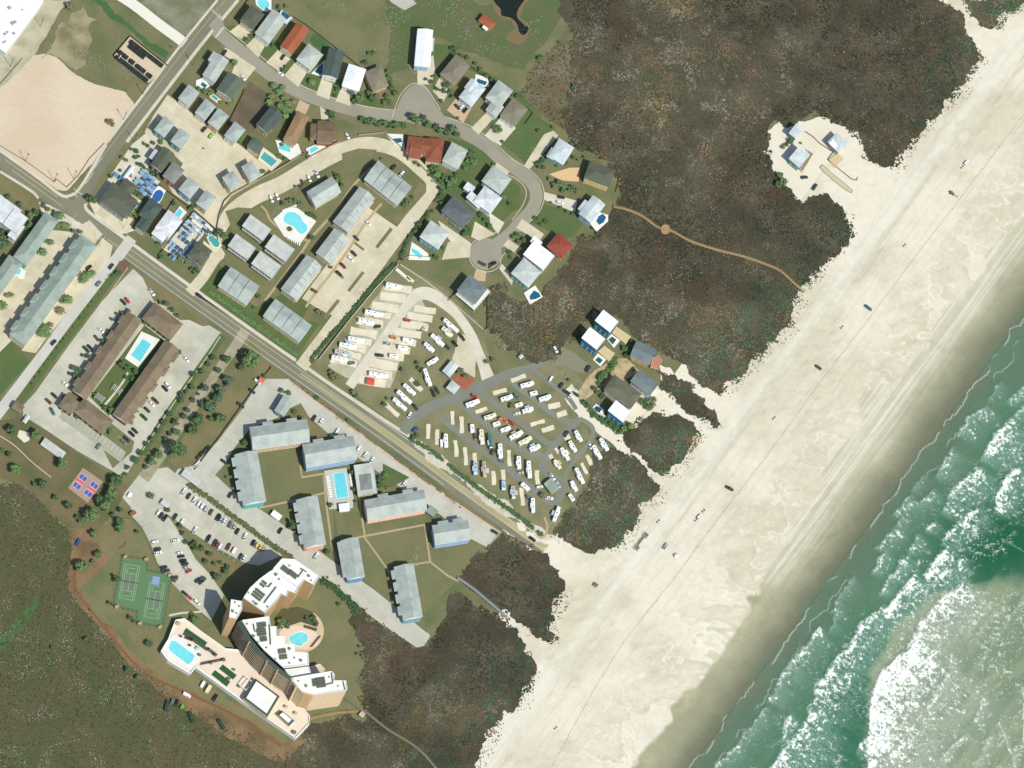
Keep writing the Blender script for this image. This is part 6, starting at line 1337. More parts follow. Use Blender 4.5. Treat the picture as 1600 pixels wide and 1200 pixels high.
pool('long bright pool on the raised tower terrace', [(268, 1001), (274, 1002), (303, 1023), (304, 1026), (300, 1034), (294, 1039), (266, 1018), (263, 1012)], [(270, 992), (282, 992), (312, 1016), (312, 1032), (298, 1048), (262, 1028), (254, 1016), (260, 1004)], 'aqua', 'white', zd)
def hall(label, pts, z, rim, cat='hall', roofm=WR, rimm=None):
    P = [g(x, y, z) for x, y in pts]; c = sum(P, Vector())/len(P); root = empty('hall', (c.x, c.y, zd), label, cat)
    b = MB(); b.prism([(p.x, p.y) for p in P], zd, z, 0); b.obj('wall', wallmat('cream'), root)
    I = [p.lerp(c, rim)+Vector((0, 0, .5)) for p in P]; n = len(P)
    b = MB(); E = [p+Vector((0, 0, .01)) for p in P]; b.add(E+I, [(i, (i+1) % n, n+(i+1) % n, n+i) for i in range(n)], 0); b.add(I, [tuple(range(n))], 1); b.obj('roof', [rimm or TEALR, roofm], root)
hall('white flat roofed hall with a dark rim on the tower terrace', [(380, 1091), (399, 1060), (437, 1088), (418, 1120)], 9, .16)
hall('small twin vaulted white pavilion at the terrace end', [(432, 1116), (440, 1110), (460, 1126), (452, 1134)], 7, .3)
root = empty('pergola', g(386, 1064, zd), 'flat white pergola frame beside the terrace hall', 'pergola'); b = MB()
Q = [g(x, y, zd+3) for x, y in rect(387, 1070, 20, 16, -38)]
for p in Q: b.box(p.x, p.y, zd, .3, .3, 3)
for i in range(4): b.bar(Q[i], Q[(i+1) % 4], .4, .4)
for t in (.33, .66): b.bar(Q[0].lerp(Q[1], t), Q[3].lerp(Q[2], t), .3, .3)
b.obj('frame', WTRIM, root)
# garden pool of the tower
sheet('garden_ring', disc(470, 986, 36, 30, 34), mat('ring_path', C(214, 190, 152), .06, 1), .2, 'curved tan terrace around the tower garden', 'terrace')
sheet('garden_bed', [(428, 968), (440, 952), (466, 948), (488, 956), (498, 974), (494, 980), (470, 972), (446, 980)], mat('garden_mulch', C(92, 88, 58), .2, 1), .26, 'planted crescent inside the tower garden', 'planting bed')
pool('round edged resort pool in the tower garden', [(452, 996), (464, 989), (472, 988), (480, 992), (480, 1002), (473, 1006), (472, 1009), (464, 1009), (454, 1004)], disc(467, 996, 32, 26, 18, 10), 'aqua', 'pink', .28, 1)
# loungers and parasols
_lg = MB(); _lg.box(0, 0, .3, 1.9, .7, .1); _lg.bar((-.9, 0, .4), (-1.3, 0, .85), .7, .08); [_lg.box(x, y, 0, .06, .06, .3) for x in (-.8, .8) for y in (-.3, .3)]
LG = _lg.mesh('sun_lounger', [mat('lounger_dark', C(92, 88, 80))]); LGW = _lg.mesh('sun_lounger', [WHITE])
def loungers(lab, group, p0, p1, n, ang, z, white=False):
    base = lab
    for i in range(n):
        lab = (ORD[i] if i < 20 else 'twenty '+ORD[i-20])+' from the inland end, '+base
        t = i/(n-1) if n > 1 else 0
        p = g(p0[0]+(p1[0]-p0[0])*t, p0[1]+(p1[1]-p0[1])*t, z)
        tag(inst('sun_lounger', LGW if white else LG, None, p, heading(ang), 1.15), lab, 'sun lounger', group)
loungers('dark lounger in the row beside the terrace turf strip', 'loungers by the turf strip', (288, 990), (324, 1015), 22, 52, zd+.36)
loungers('dark lounger in the second row beside the terrace turf strip', 'loungers in the second turf row', (290, 996), (300, 1000), 7, 52, zd+.36)
loungers('dark lounger in the short terrace row near the tower foot', 'loungers near the tower foot', (324, 1013), (338, 1024), 10, 52, zd)
loungers('dark lounger in the row along the white terrace walk', 'loungers along the white walk', (314, 1037), (350, 1030), 20, 70, zd)
loungers('lounger on the curved edge of the garden pool', 'garden pool loungers', (487, 1010), (499, 995), 8, 20, .6)
loungers('lounger along the upper edge of the garden pool', 'upper garden pool loungers', (476, 979), (494, 984), 7, 70, .6)
loungers('white lounger on the town side of the condo pool', 'condo pool loungers', (512, 745), (517, 776), 10, 8, .4, True)
loungers('white lounger among tables beside the club pavilion', 'club side loungers', (546, 740), (550, 762), 8, 60, .4, True)
loungers('white lounger along the road side of the kidney pool', 'kidney pool loungers', (442, 330), (462, 322), 8, 80, .4, True)
loungers('white lounger on the lower side of the kidney pool', 'lower kidney pool loungers', (450, 372), (468, 382), 7, 80, .4, True)
def parasol(label, x, y, z, r, col):
    p = g(x, y, z+2.4); p.z = z; root = empty('parasol', p, label, 'parasol'); n = 8
    b = MB(); b.cyl(p.x, p.y, z, z+2.6, .04, n=6); b.cyl(p.x, p.y, z, z+.15, .35, n=8); b.obj('pole', DKMET, root)
    b = MB(); b.add([(p.x+r*math.cos(6.283*i/n), p.y+r*math.sin(6.283*i/n), z+2.15) for i in range(n)]+[(p.x, p.y, z+2.7)], [(i, (i+1) % n, n) for i in range(n)]); b.obj('canopy', col, root)
PB = mat('parasol_brown', C(110, 88, 62)); PT = mat('parasol_teal', C(160, 220, 205)); PG = mat('parasol_grey', C(120, 118, 104)); PTAN = mat('parasol_tan', C(200, 176, 140))
for lab, x, y, r, m_ in (('round tan parasol at the terrace corner', 279, 974, 1.7, PTAN), ('brown parasol above the long terrace pool', 283, 994, 1.0, PB), ('brown parasol beside the middle of the terrace pool', 297, 1008, 1.0, PB), ('pale teal parasol on the pink terrace', 309, 1013, 1.6, PT), ('grey parasol at the low end of the terrace pool', 312, 1023, 1.2, PG), ('grey parasol in the short lounger row', 328, 1015, .9, PG), ('brown parasol at the row end by the tower foot', 336, 1023, 1.1, PB), ('dark parasol in the white walk lounger row', 330, 1036, 1.0, PG), ('dark parasol at the far end of the white walk', 350, 1031, 1.3, PG), ('small grey parasol between the two turf strips', 358, 1060, 1.2, PG), ('small grey parasol beside the upper turf strip', 366, 1046, 1.0, PG), ('grey parasol inside the pergola corner', 374, 1072, 1.2, PG), ('round tan parasol near the terrace hall', 447, 1104, 1.3, PTAN), ('round tan parasol by the vaulted pavilion', 462, 1114, 1.3, PTAN), ('square grey canopy at the terrace tip', 460, 1144, 1.6, PG)):
    parasol(lab, x, y, zd, r, m_)
# ================================================================ POOLS, COURTS, FENCES, VEHICLES, PLANTS
pool('turquoise rectangular pool in the hotel courtyard', [(223, 529.5), (236, 538), (218.5, 566), (204.5, 555)], [(221, 518), (250, 531), (215.5, 574), (195, 560)], 'cyan', 'white', .2)
pool('big kidney shaped pool of the grey condos', [(444, 338), (449, 332), (459, 332), (468, 337), (473, 346), (480, 354), (478, 362), (470, 366), (463, 360), (458, 354), (448, 350), (443, 345)], [(427, 343), (446, 326), (464, 325), (494, 346), (470, 380), (444, 370)], 'aqua', 'white', .2, True)
pool('rectangular turquoise pool of the pastel condos', [(520.5, 740.5), (538, 738), (544, 776), (526, 779)], [(506, 736), (541, 731), (553, 779), (551, 794), (514, 796)], 'cyan', 'grey', .2)
PL = [('wavy blue lagoon pool behind the corner house', [(402, 2), (410, -2), (420, 4), (419, 13), (411, 15), (404, 9)], [(398, -4), (424, -4), (424, 16), (414, 19), (400, 8)], 'aqua', True, .1),
 ('wedge shaped teal pool beside the dark green gabled house', [(491, 112), (498, 104), (506, 98), (503, 118)], [(486, 115), (508, 94), (505, 121)], 'deep', False, .1),
 ('small teal pool behind the grey L shaped house', [(316, 128), (324, 134), (320, 138), (313, 133)], [(306, 126), (316, 122), (328, 134), (318, 142), (306, 136)], 'deep', False, .1),
 ('teal pool in the green yard below the dull green house', [(333, 148), (341, 154), (338, 158), (330, 152)], [(330, 145), (346, 156), (340, 162), (327, 152)], 'teal', False, .1),
 ('small blue rear pool of the pale blue house', [(746, 123), (761, 128), (758, 134), (744, 129)], [(743, 116), (762, 122), (764, 136), (748, 136), (741, 130)], 'deep', False, .1),
 ('pool in the white terrace beside the rust roofed house', [(612, 217), (626, 216), (629, 222), (618, 225)], [(602, 209), (630, 210), (632, 233), (616, 226)], 'deep', False, .1),
 ('green long court pool behind the cream wall', [(413, 237), (433, 252), (424, 261), (406, 247)], [(411, 230), (441, 252), (424, 268), (402, 250)], 'teal', False, .12),
 ('turquoise pool among white paving by the tan house', [(437, 224), (454, 228), (453, 239), (435, 233)], [(430, 219), (466, 225), (471, 240), (456, 252), (436, 238)], 'cyan', False, .12),
 ('small turquoise pool below the brown cross roofed house', [(483, 233), (493, 228), (498, 233), (486, 240)], [(478, 232), (498, 224), (510, 230), (488, 246), (480, 240)], 'cyan', False, .12),
 ('navy blue figure shaped pool beside the blue golf carts', [(238, 307), (243, 299), (250, 297), (255, 302), (253, 309), (249, 315), (243, 317), (238, 313)], [(247, 290), (260, 297), (247, 320), (232, 312)], 'blue', True, .1),
 ('teal pool tucked behind the corner house', [(207, 308), (220, 318), (216, 323), (204, 313)], [(205, 304), (222, 315), (214, 329), (202, 316)], 'teal', False, .1),
 ('bright teal pool behind the faceted white house', [(280, 326), (286, 331), (278, 343), (271, 337)], [(281, 322), (292, 332), (278, 348), (268, 339)], 'cyan', False, .1),
 ('bean shaped green pool beside the second cart yard', [(326, 370), (331, 368), (336, 372), (343, 379), (341, 386), (335, 386), (330, 380), (326, 376)], [(322, 370), (330, 366), (340, 372), (347, 384), (338, 396), (316, 384), (318, 376), (328, 384)], 'teal', True, .1),
 ('blue pool in a white triangle by the pale house', [(643, 388), (651, 391), (661, 400), (656, 405), (643, 394)], [(643, 378), (658, 388), (673, 400), (671, 407), (638, 406)], 'cyan', False, .1),
 ('half round pool of the sky blue roofed house', [(935, 338), (942, 334), (947, 340), (943, 348), (936, 352), (931, 346)], [(930, 330), (950, 336), (950, 346), (932, 362), (922, 350)], 'deep', False, .6),
 ('heart shaped pool on the terrace of the twin houses', [(827, 463), (834, 454), (842, 458), (845, 464), (836, 468), (828, 469)], [(818, 458), (836, 446), (848, 464), (828, 476)], 'deep', False, .6),
 ('dark square pool of the upper white dune house', [(950, 531), (956, 526), (963, 531), (957, 539)], [(948, 530), (955, 522), (969, 532), (959, 544)], 'green', False, .1),
 ('dark square pool of the lower white dune house', [(929, 563), (935, 558), (942, 563), (937, 569)], [(926, 562), (934, 552), (947, 562), (938, 573)], 'green', False, .1),
 ('dark pool beside the white house by the sandy path', [(927, 639), (932, 634), (940, 640), (936, 646)], [(924, 639), (931, 631), (944, 640), (941, 652)], 'dark', False, .1),
 ('turquoise pool between the grey green rows', [(14, 415), (19, 412), (34, 422), (30, 430), (24, 429), (15, 420)], [(12, 414), (18, 409), (40, 424), (38, 436), (30, 436)], 'cyan', False, .1)]
for lab, w, d, c, rnd, z in PL: pool(lab, w, d, c, 'white' if c != 'teal' else 'cream', z+.12, rnd)
deck('white railed rear pool terrace of the long grey house', [(440, 16), (457, 28), (448, 38), (432, 28)], 3, mat('white_deck', C(226, 228, 222), .05, 1))
sheet('pool_sheet', [(441, 20), (453, 28), (447, 34), (437, 26)], WATER['deep'], 3.15, 'square raised pool of the long grey house', 'swimming pool')
deck('white timber deck wrapping the slate green house', [(716, 456), (740, 478), (762, 452), (766, 456), (741, 485), (712, 460)], 3.2, mat('white_deck', C(226, 228, 222)))
deck('timber porch of the square beach house', [(1262, 235), (1271, 240), (1254, 268), (1247, 262)], 2.2)
deck('brick deck of the grey green dune house', [(1020, 560), (1028, 556), (1034, 564), (1028, 578), (1016, 574)], 2, mat('brick_deck', C(190, 130, 108), .12, 2))
deck('tan sun deck beside the upper white dune house', [(963, 510), (986, 526), (978, 538), (956, 520)], 1.0, mat('tan_deck', C(214, 194, 152), .06, 1.5), False)
deck('tan sun deck beside the lower white dune house', [(944, 540), (961, 552), (952, 565), (934, 549)], 1.0, mat('tan_deck', C(214, 194, 152)), False)
deck('cream patio at the pool end of the beach houses', [(1295, 250), (1308, 238), (1318, 248), (1304, 262)], .8, mat('tan_deck', C(214, 194, 152)), False, 'patio')
# ---- courts
def court_root(nm, lab, pts, m, z): 
    P = [g(x, y) for x, y in pts]; c = sum(P, Vector())/len(P); r = empty(nm, (c.x, c.y, 0), lab, 'sports court'); b = MB(); b.prism([(p.x, p.y) for p in P], z-.1, z); b.obj('court_slab', m, r); return r
CB = mat('court_blue', C(88, 96, 176), .05, 1.2); CP = mat('court_pink', C(248, 132, 138), .05, 1.2)
pk = court_root('pickleball_court', 'pickleball slab with two blue and pink courts', [(129.5, 731), (161, 753), (137, 786), (106, 762.5)], mat('court_tan', C(176, 150, 130), .06, 1), .3)
def quad(root, nm, pts, m, z):
    b = MB(); P = [g(x, y) for x, y in pts]; b.add([(p.x, p.y, z) for p in P], [tuple(range(len(P)))]); return b.obj(nm, m, root)
du, dv = Vector((.80, .60)), Vector((-.60, .80))
for cx, cy in ((125, 753), (142.5, 765)):
    c = Vector((cx, cy)); f = lambda a, b_: tuple(c+du*a+dv*b_)
    for s in (-1, 1):
        quad(pk, 'court_half', [f(-6.4, s*3.8), f(6.4, s*3.8), f(6.4, s*12), f(-6.4, s*12)], CB, .32)
        for l in ([f(-6.4, s*12), f(6.4, s*12)], [f(0, s*3.8), f(0, s*12)], [f(-6.4, s*3.8), f(-6.4, s*12)], [f(6.4, s*3.8), f(6.4, s*12)], [f(-6.4, s*3.8), f(6.4, s*3.8)]): b = MB(); ribbon_mesh(b, l, .5, .34); b.obj('court_line', PAINT, pk)
    quad(pk, 'kitchen_zone', [f(-6.4, -3.5), f(6.4, -3.5), f(6.4, 3.5), f(-6.4, 3.5)], CP, .32)
    b = MB(); p, q = g(*f(-6.6, 0)), g(*f(6.6, 0)); b.bar(p+Vector((0, 0, .8)), q+Vector((0, 0, .8)), .06, .9); b.obj('net', DKMET, pk)
TC = court_root('tennis_court', 'fenced green tennis courts beside the dirt track', [(191, 872), (230, 876), (230, 894), (268, 900), (253, 981), (214, 973), (216, 956), (178, 947)], mat('court_green', C(98, 132, 92), .05, .8), .3)
CG = mat('court_dark_green', C(112, 130, 104), .04, .8)
du, dv = Vector((.985, .17)), Vector((-.17, .985))
for cx, cy, hl in ((202, 910, 27), (241, 938, 28)):
    c = Vector((cx, cy)); f = lambda a, b_: tuple(c+du*a+dv*b_)
    quad(TC, 'court_surface', [f(-9.2, -14), f(9.2, -14), f(9.2, 14), f(-9.2, 14)], CG, .32)
    L_ = [[f(-12, s*hl), f(12, s*hl)] for s in (-1, 1)]+[[f(s*12, -hl), f(s*12, hl)] for s in (-1, 1)]+[[f(s*9.2, -hl), f(s*9.2, hl)] for s in (-1, 1)]+[[f(-9.2, s*14), f(9.2, s*14)] for s in (-1, 1)]+[[f(0, -14), f(0, 14)], [f(-6, -22), f(6, -22)], [f(-6, 22), f(6, 22)], [f(-6, -22), f(-6, -14)], [f(6, 22), f(6, 14)]]
    for l in L_: b = MB(); ribbon_mesh(b, l, .55, .345); b.obj('court_line', mat('faded_paint', C(176, 192, 166), .06, 2), TC)
    b = MB(); p, q = g(*f(-13.5, 0)), g(*f(13.5, 0)); b.bar(p+Vector((0, 0, .75)), q+Vector((0, 0, .75)), .05, .85); b.obj('net', DKMET, TC)
quad(TC, 'shuffleboard_panel', [(239, 900), (250, 902), (248, 915), (237, 913)], mat('panel_blue', C(140, 164, 206)), .35)
for i, (x, y) in enumerate(((195, 871), (228, 875), (182, 949), (265, 900), (218, 975), (249, 981))):
    p = g(x, y); b = MB(); b.box(p.x, p.y, 0, 3.0, 1.6, 2.3, .4); b.obj('corner_screen', mat('screen_tan', C(200, 166, 124), .1, 2), TC)
fence('tall wire fence around the tennis courts', [(191, 871), (230, 875), (230, 893), (269, 899), (254, 982), (213, 974), (215, 957), (177, 948), (191, 871)], 3, DKMET, 3, False)
# ---- walls and fences
wall('tan wall following the cream condo lane on the court side', [(340, 376), (338, 362), (342, 338), (350, 316), (362, 304), (396, 286), (436, 264), (476, 240), (481, 248), (530, 222)], 2.0)
wall('wall between the condo lane and the rust roofed house', [(560, 212), (600, 208), (632, 236), (660, 262), (690, 296)], 1.8)
wall('pale wall between condo lane and the upper camper park', [(622, 414), (586, 452), (548, 498), (498, 562)], 2.0, .3, mat('pale_wall', C(214, 206, 182), .06, 1.5))
hedge('dark clipped hedge along the camper park wall', [(616, 412), (580, 450), (542, 496), (496, 550), (486, 566)], 5, 1.8, 'dark', 0, 3)
wall('low wall along the upper side of the residential plots', [(620, 410), (632, 404), (640, 400), (688, 404)], 1.2)
fence('white fence between the camper drive and the slate green house', [(625, 414), (660, 436), (694, 462), (728, 492), (758, 518)], 1.5, WTRIM)
fence('dark fence beside the slate green house', [(700, 470), (712, 456)], 1.6, DTIMB); fence('dark fence at the scrub edge below the slate green house', [(761, 452), (761, 512), (756, 518)], 1.6, DTIMB)
fence('dark fence around the rear of the upper street houses', [(366, 30), (388, 0)], 1.8); fence('long dark fence behind the upper street houses', [(452, 24), (476, 38), (520, 72), (545, 92), (570, 112)], 1.6)
fence('dark fence behind the grey tan house', [(822, 168), (832, 178), (820, 194)], 1.5); fence('long dark fence behind the brown and blue houses', [(708, 82), (740, 108), (770, 130), (800, 150)], 1.4)
fence('wall around the court pools', [(466, 246), (482, 238), (478, 248)], 1.8); fence('timber fence around the olive hip house yard', [(908, 248), (936, 250), (960, 256), (968, 276), (962, 300)], 1.6, TIMBER)
fence('dark fence below the vacant plot', [(355, 196), (378, 150), (382, 140)], 1.6); fence('dark fence between the tan and dark green houses', [(440, 226), (456, 176)], 1.6)
fence('long dark fence dividing the corner house pools from the court', [(248, 290), (262, 300), (280, 314), (304, 330), (338, 360)], 1.8); fence('dark fence between the faceted white house and navy pool', [(246, 352), (268, 318), (272, 312)], 1.6)
fence('dark fence on the low side of the second cart yard', [(282, 404), (304, 378), (316, 362)], 1.8); fence('dark fence on the upper side of the second cart yard', [(250, 396), (280, 358), (302, 332)], 1.8)
fence('black silt fence around the dirt lot corner', [(0, 228), (40, 252), (85, 285), (88, 280), (104, 293), (122, 275), (140, 248), (163, 224)], .8, BLACK); fence('black silt fence on the upper side of the dirt lot', [(-4, 136), (12, 118), (35, 91)], .8, BLACK)
fence('white fence on the town side of the palm row', [(-10, 430), (12, 400), (42, 358), (54, 342)], 1.6, WTRIM)
wall('low pink wall between main road and pastel condos', [(448, 592), (480, 617), (520, 647)], .7, .5, mat('pink_wall', C(236, 190, 170), .06, 1.5)); wall('low pink wall along the lower main road', [(524, 650), (600, 707), (680, 766), (782, 832)], .7, .5, mat('pink_wall', C(236, 190, 170)))
hedge('thin ragged planting along the upper pink wall', [(450, 590), (480, 613), (520, 644)], 3, .7, 'dry', .3, 4); hedge('thin ragged planting along the lower pink wall', [(526, 650), (600, 704), (680, 762), (720, 792)], 3, .7, 'dry', .35, 5)
fence('grey gate fence at the beach end of the pastel condos', [(784, 828), (762, 856)], 1.3, GALV, 2, False)
wall('dark wall along the tree lawn beside the pastel condos', [(424, 574), (396, 610), (368, 648), (338, 690), (304, 734)], 1.5, .3, mat('dark_wall', C(108, 98, 78), .1, 1))
fence('wire enclosure on the turf at the camper park corner', [(886, 582), (908, 597), (898, 610), (880, 594), (886, 582)], 1.2, GALV, 2.5, False)
fence('timber garden fence beside the blue sided white house', [(996, 656), (982, 678)], 1.4, TIMBER)
wall('curved low beach wall running between the beach houses', [(1258, 206), (1270, 214), (1280, 224), (1292, 232), (1302, 238), (1293, 250), (1310, 264), (1330, 280), (1338, 282), (1340, 278)], .8, .3, DTIMB)
for lab, pts in (('long boat shaped stone bed on the sand drive', [(1281, 262), (1285, 258), (1298, 270), (1316, 284), (1332, 298), (1330, 302), (1322, 298), (1304, 284), (1286, 268)]),):
    P = [g(x, y) for x, y in pts]; c = P[0]; r = empty('planter_bed', (c.x, c.y, 0), lab, 'planter'); b = MB(); b.prism([(p.x, p.y) for p in P], 0, .5); b.obj('bed', mat('stone_bed', C(206, 196, 160), .14, 2.2), r)
    b = MB(); [b.bar(P[i]+Vector((0, 0, .5)), P[(i+1) % len(P)]+Vector((0, 0, .5)), .35, .35) for i in range(len(P))]; b.obj('border', mat('stone_rim', C(150, 146, 112), .15, 2), r)
# ---- boardwalks
def boardwalk(lab, pts, w, z, m, plat=None, gap=.75):
    q = smooth_line(pts, n=6); P = [g(x, y) for x, y in q]; c = P[0]; r = empty('boardwalk', (c.x, c.y, 0), lab, 'boardwalk')
    d = MB(); rl = MB()
    for p, n in zip(P, P[1:]):
        t = (n-p).normalized(); s = Vector((-t.y, t.x, 0))*w/2; k = max(1, int((n-p).length/gap))
        for j in range(k):
            a, e = p.lerp(n, j/k), p.lerp(n, (j+.86)/k); d.prism([((v+x*s).x, (v+x*s).y) for v, x in ((a, 1), (a, -1), (e, -1), (e, 1))], z-.06, z)
        for x in (1, -1):
            rl.bar(p+s*x+Vector((0, 0, z+.95)), n+s*x+Vector((0, 0, z+.95)), .1, .08); rl.box((p+s*x).x, (p+s*x).y, 0, .14, .14, z+.95)
    o = d.obj('planks', m, r); o['kind'] = 'stuff'; rl.obj('railing', m, r)
    if plat:
        D = [g(x, y) for x, y in disc(plat[0], plat[1], plat[2], 8)]; b = MB(); b.prism([(p.x, p.y) for p in D], z-.15, z+.02); b.obj('platform', m, r)
        b = MB(); [b.bar(D[i]+Vector((0, 0, z+1)), D[(i+1) % 8]+Vector((0, 0, z+1)), .12, .1) for i in range(8)]; b.obj('platform_rail', m, r)
    return r
BW = mat('boardwalk_timber', C(178, 150, 108), .12, 2, C(160, 132, 92), .2, .5)
boardwalk('long timber boardwalk with a lookout crossing the upper scrub', [(958, 324), (982, 330), (1004, 340), (1026, 356), (1040, 360), (1052, 364), (1080, 379), (1120, 392), (1160, 402), (1200, 416), (1220, 426), (1240, 444), (1256, 458)], 1.8, 1.5, BW, (1039, 360, 8))
boardwalk('long grey boardwalk from the pastel condos to the beach', [(714, 904), (740, 922), (766, 944), (792, 966)], 1.9, 1.4, mat('grey_boards', C(150, 158, 158), .1, 2))
boardwalk('narrow boardwalk from the tower down through the scrub', [(536, 1088), (556, 1104), (574, 1116), (604, 1140), (640, 1162), (662, 1180), (684, 1206)], 1.6, 1.2, mat('grey_boards_dark', C(138, 132, 110), .1, 2))
boardwalk('narrow boardwalk from the terrace tip to the picnic hut', [(484, 1124), (520, 1116), (562, 1112)], 1.8, .8, BW)
boardwalk('weathered walkway joining two small beach platforms', [(994, 856), (1000, 846), (1010, 835)], 1.6, .8, mat('grey_boards_dark', C(138, 132, 110)), None)
for lab, x, y in (('weathered beach platform at the upper end of the short walkway', 1009, 836), ('weathered beach platform at the lower end of the short walkway', 995, 856)): deck(lab, rect(x, y, 8, 7, -36), .85, mat('grey_boards_dark', C(138, 132, 110)), True, 'platform')
ribbon('footpath', [(850, 808), (855, 822), (852, 836), (844, 842)], 3.4, .22, mat('tan_path', C(186, 166, 130)), 'short path from the camper park to the main road', 'footpath')
# ---- poles
def pole(label, px, py, h=12.6, kind='utility', ang=20):
    p = g(px, py); root = empty('utility_pole' if kind == 'utility' else 'street_lamp', p, label, 'utility pole' if kind == 'utility' else 'street lamp')
    a = heading(ang); c, s = math.cos(a), math.sin(a)
    if kind == 'utility':
        b = MB(); b.cyl(p.x, p.y, 0, h, .2, .13, 8); b.obj('pole', mat('pole_wood', C(86, 72, 56), .2, 3), root)
        for z, w in ((h-.5, 2.4), (h-1.6, 1.8)): b = MB(); b.bar((p.x-c*w/2, p.y-s*w/2, z), (p.x+c*w/2, p.y+s*w/2, z), .14, .14); b.obj('crossarm', mat('pole_wood', C(86, 72, 56)), root)
        b = MB(); b.cyl(p.x+.3, p.y, h-3, h-2.1, .22, n=8); b.obj('transformer', GALV, root)
    else:
        b = MB(); b.cyl(p.x, p.y, 0, h, .13, .08, 8); b.obj('pole', WTRIM if kind == 'white' else GALV, root)
        b = MB(); b.bar((p.x, p.y, h), (p.x+c*2, p.y+s*2, h+.2), .1, .1); b.obj('arm', WTRIM if kind == 'white' else GALV, root)
        b = MB(); b.box(p.x+c*2.2, p.y+s*2.2, h+.1, .8, .35, .15, a); b.obj('lamp_head', GALV, root)
PN = [('utility pole on the main road edge of the dirt lot', 40, 252), ('utility pole beside the dirt lot corner on the main road', 85, 283), ('utility pole beside the dirt lot corner on the side street', 115, 279), ('utility pole on the side street next to the small dry bush', 193, 187), ('utility pole in front of the dark olive gabled house', 209, 222), ('utility pole by the brown lot corner of the cart yard', 223, 147), ('utility pole near the crosswalk road', 301, 102), ('utility pole on the warehouse lane', 63, 42), ('utility pole at the top left end of the silt fence', 16, 104)]
for lab, x, y in PN: pole(lab, x, y, 12.6, 'utility', -36 if y > 200 else 50)
for lab, x, y, h, k in (('tall white lamp post at the junction palms', 112, 350, 13, 'white'), ('tall white lamp post by the long row corner', 157, 386, 13, 'white'), ('slim lamp by the camper park gate', 492, 553, 8, 'grey'), ('slim lamp beside the condo lane mouth', 485, 566, 8, 'grey'), ('slim lamp in the dark roofed house verge', 193, 357, 8, 'grey'), ('slim lamp on the condo lane', 458, 305, 8, 'grey'), ('slim lamp beside the hedge in the condo lot', 565, 463, 8, 'grey'), ('slim lamp in the camper park drive', 758, 571, 7, 'grey'), ('slim lamp at the hotel court corner', 122, 366, 8, 'grey')): pole(lab, x, y, h, k, 54)
# ---- golf carts
BLUE = [mat('canopy_blue', C(108, 156, 196), .06, 2), mat('canopy_pale_blue', C(140, 184, 214), .06, 2), mat('canopy_navy', C(62, 92, 120), .06, 2)]; BLK = [mat('canopy_black', C(40, 46, 42), .1, 2), mat('canopy_dark', C(54, 52, 44), .1, 2), mat('canopy_teal', C(44, 62, 62), .1, 2)]; WH = mat('canopy_white', C(230, 234, 236), .04, 2)
n = 0
for i in range(5):
    for j in range(6):
        if (i, j) in ((0, 2), (0, 5), (4, 0)): continue
        k = random.choice((0, 0, 1, 1, 2)); cn = ('sky blue', 'pale blue', 'navy blue')[k]
        cart(225+i*5.6-j*2.9-.2*i, 267+i*4.6+j*4.4, -38, BLUE[k], f'{cn} roofed golf cart, {ORD[i]} along {ORD[j]} row down in the corner cart yard', 'blue golf carts in the corner yard')
for i in range(4): cart(206+i*-2.8, 268+i*4.6, -38, BLUE[0] if i % 2 else WH, f'golf cart {ORD[i]} in the short line beside the long white tent', 'golf carts by the white tent', 'red' if i == 1 else 'white')
for i in range(4): cart(181+i*2.5, 272+i*1.9, 52, BLUE[i % 3], f'blue golf cart, {ORD[i]} of four beside the side street bushes', 'golf carts by the street bushes')
for j in range(10):
    for i in range(6):
        x, y = 303+i*5.2-j*5.1, 336+i*4.1+j*6.0
        if (i in (3,) and j in (3, 4, 6)) or (i >= 4 and j in (3, 4, 9)) or (i == 0 and j in (5, 8, 9)) or (i in (1, 2) and j == 6) or (i == 1 and j == 9) or random.random() < .06: continue
        top = j < 2; k = random.choice((0, 0, 1, 2, 2)); mt = WH if (top and random.random() < .65) or random.random() < .1 else BLUE[k]
        cn = 'white' if mt is WH else ('sky blue', 'pale blue', 'navy blue')[k]
        cart(x, y, -38 if (j < 4) else 52, mt, f'{cn} roofed golf cart, {ORD[i]} along {ORD[j]} row down in the second cart yard', 'golf carts in the second yard')
sheet('cart_yard', [(203, 57), (261, 103), (231, 131), (177, 88)], mat('yard_shell', C(214, 198, 168), .08, 1), .16, 'pale fenced yard of dark golf carts', 'yard')
sheet('cart_yard_paving', [(224, 262), (250, 284), (232, 308), (204, 278)], CREAM2, .2, 'pale paving under the corner cart yard', 'yard'); sheet('cart_yard_paving', [(303, 332), (328, 352), (300, 392), (284, 404), (268, 398), (252, 388)], CREAM2, .2, 'pale paving under the second cart yard', 'yard')
fence('dark fence around the dark golf cart yard', [(203, 57), (261, 103)], 1.8, BLACK); fence('dark fence on the low side of the dark cart yard', [(177, 88), (231, 131)], 1.8, BLACK); fence('dark fence on the inland end of the dark cart yard', [(203, 57), (177, 88)], 1.8, BLACK)
for i in range(15): cart(206+i*3.35, 65+i*2.6, 54, BLK[(i*2) % 3], f'dark golf cart, {ORD[i]} from the inland end of the fence row by the bright ditch', 'dark golf carts by the ditch fence', 'dark')
for i in range(7): cart(204+i*3.4, 72+i*2.7, 54, BLK[i % 2], f'dark golf cart, {ORD[i]} from the inland end of the inner row by the ditch', 'dark golf carts in the inner ditch row', 'dark')
for i in range(14): cart(184+i*3.5, 89+i*2.75, 54, BLK[i % 3], f'dark golf cart, {ORD[i]} from the inland end of the row nearest the dirt lot', 'dark golf carts by the dirt lot', 'dark')
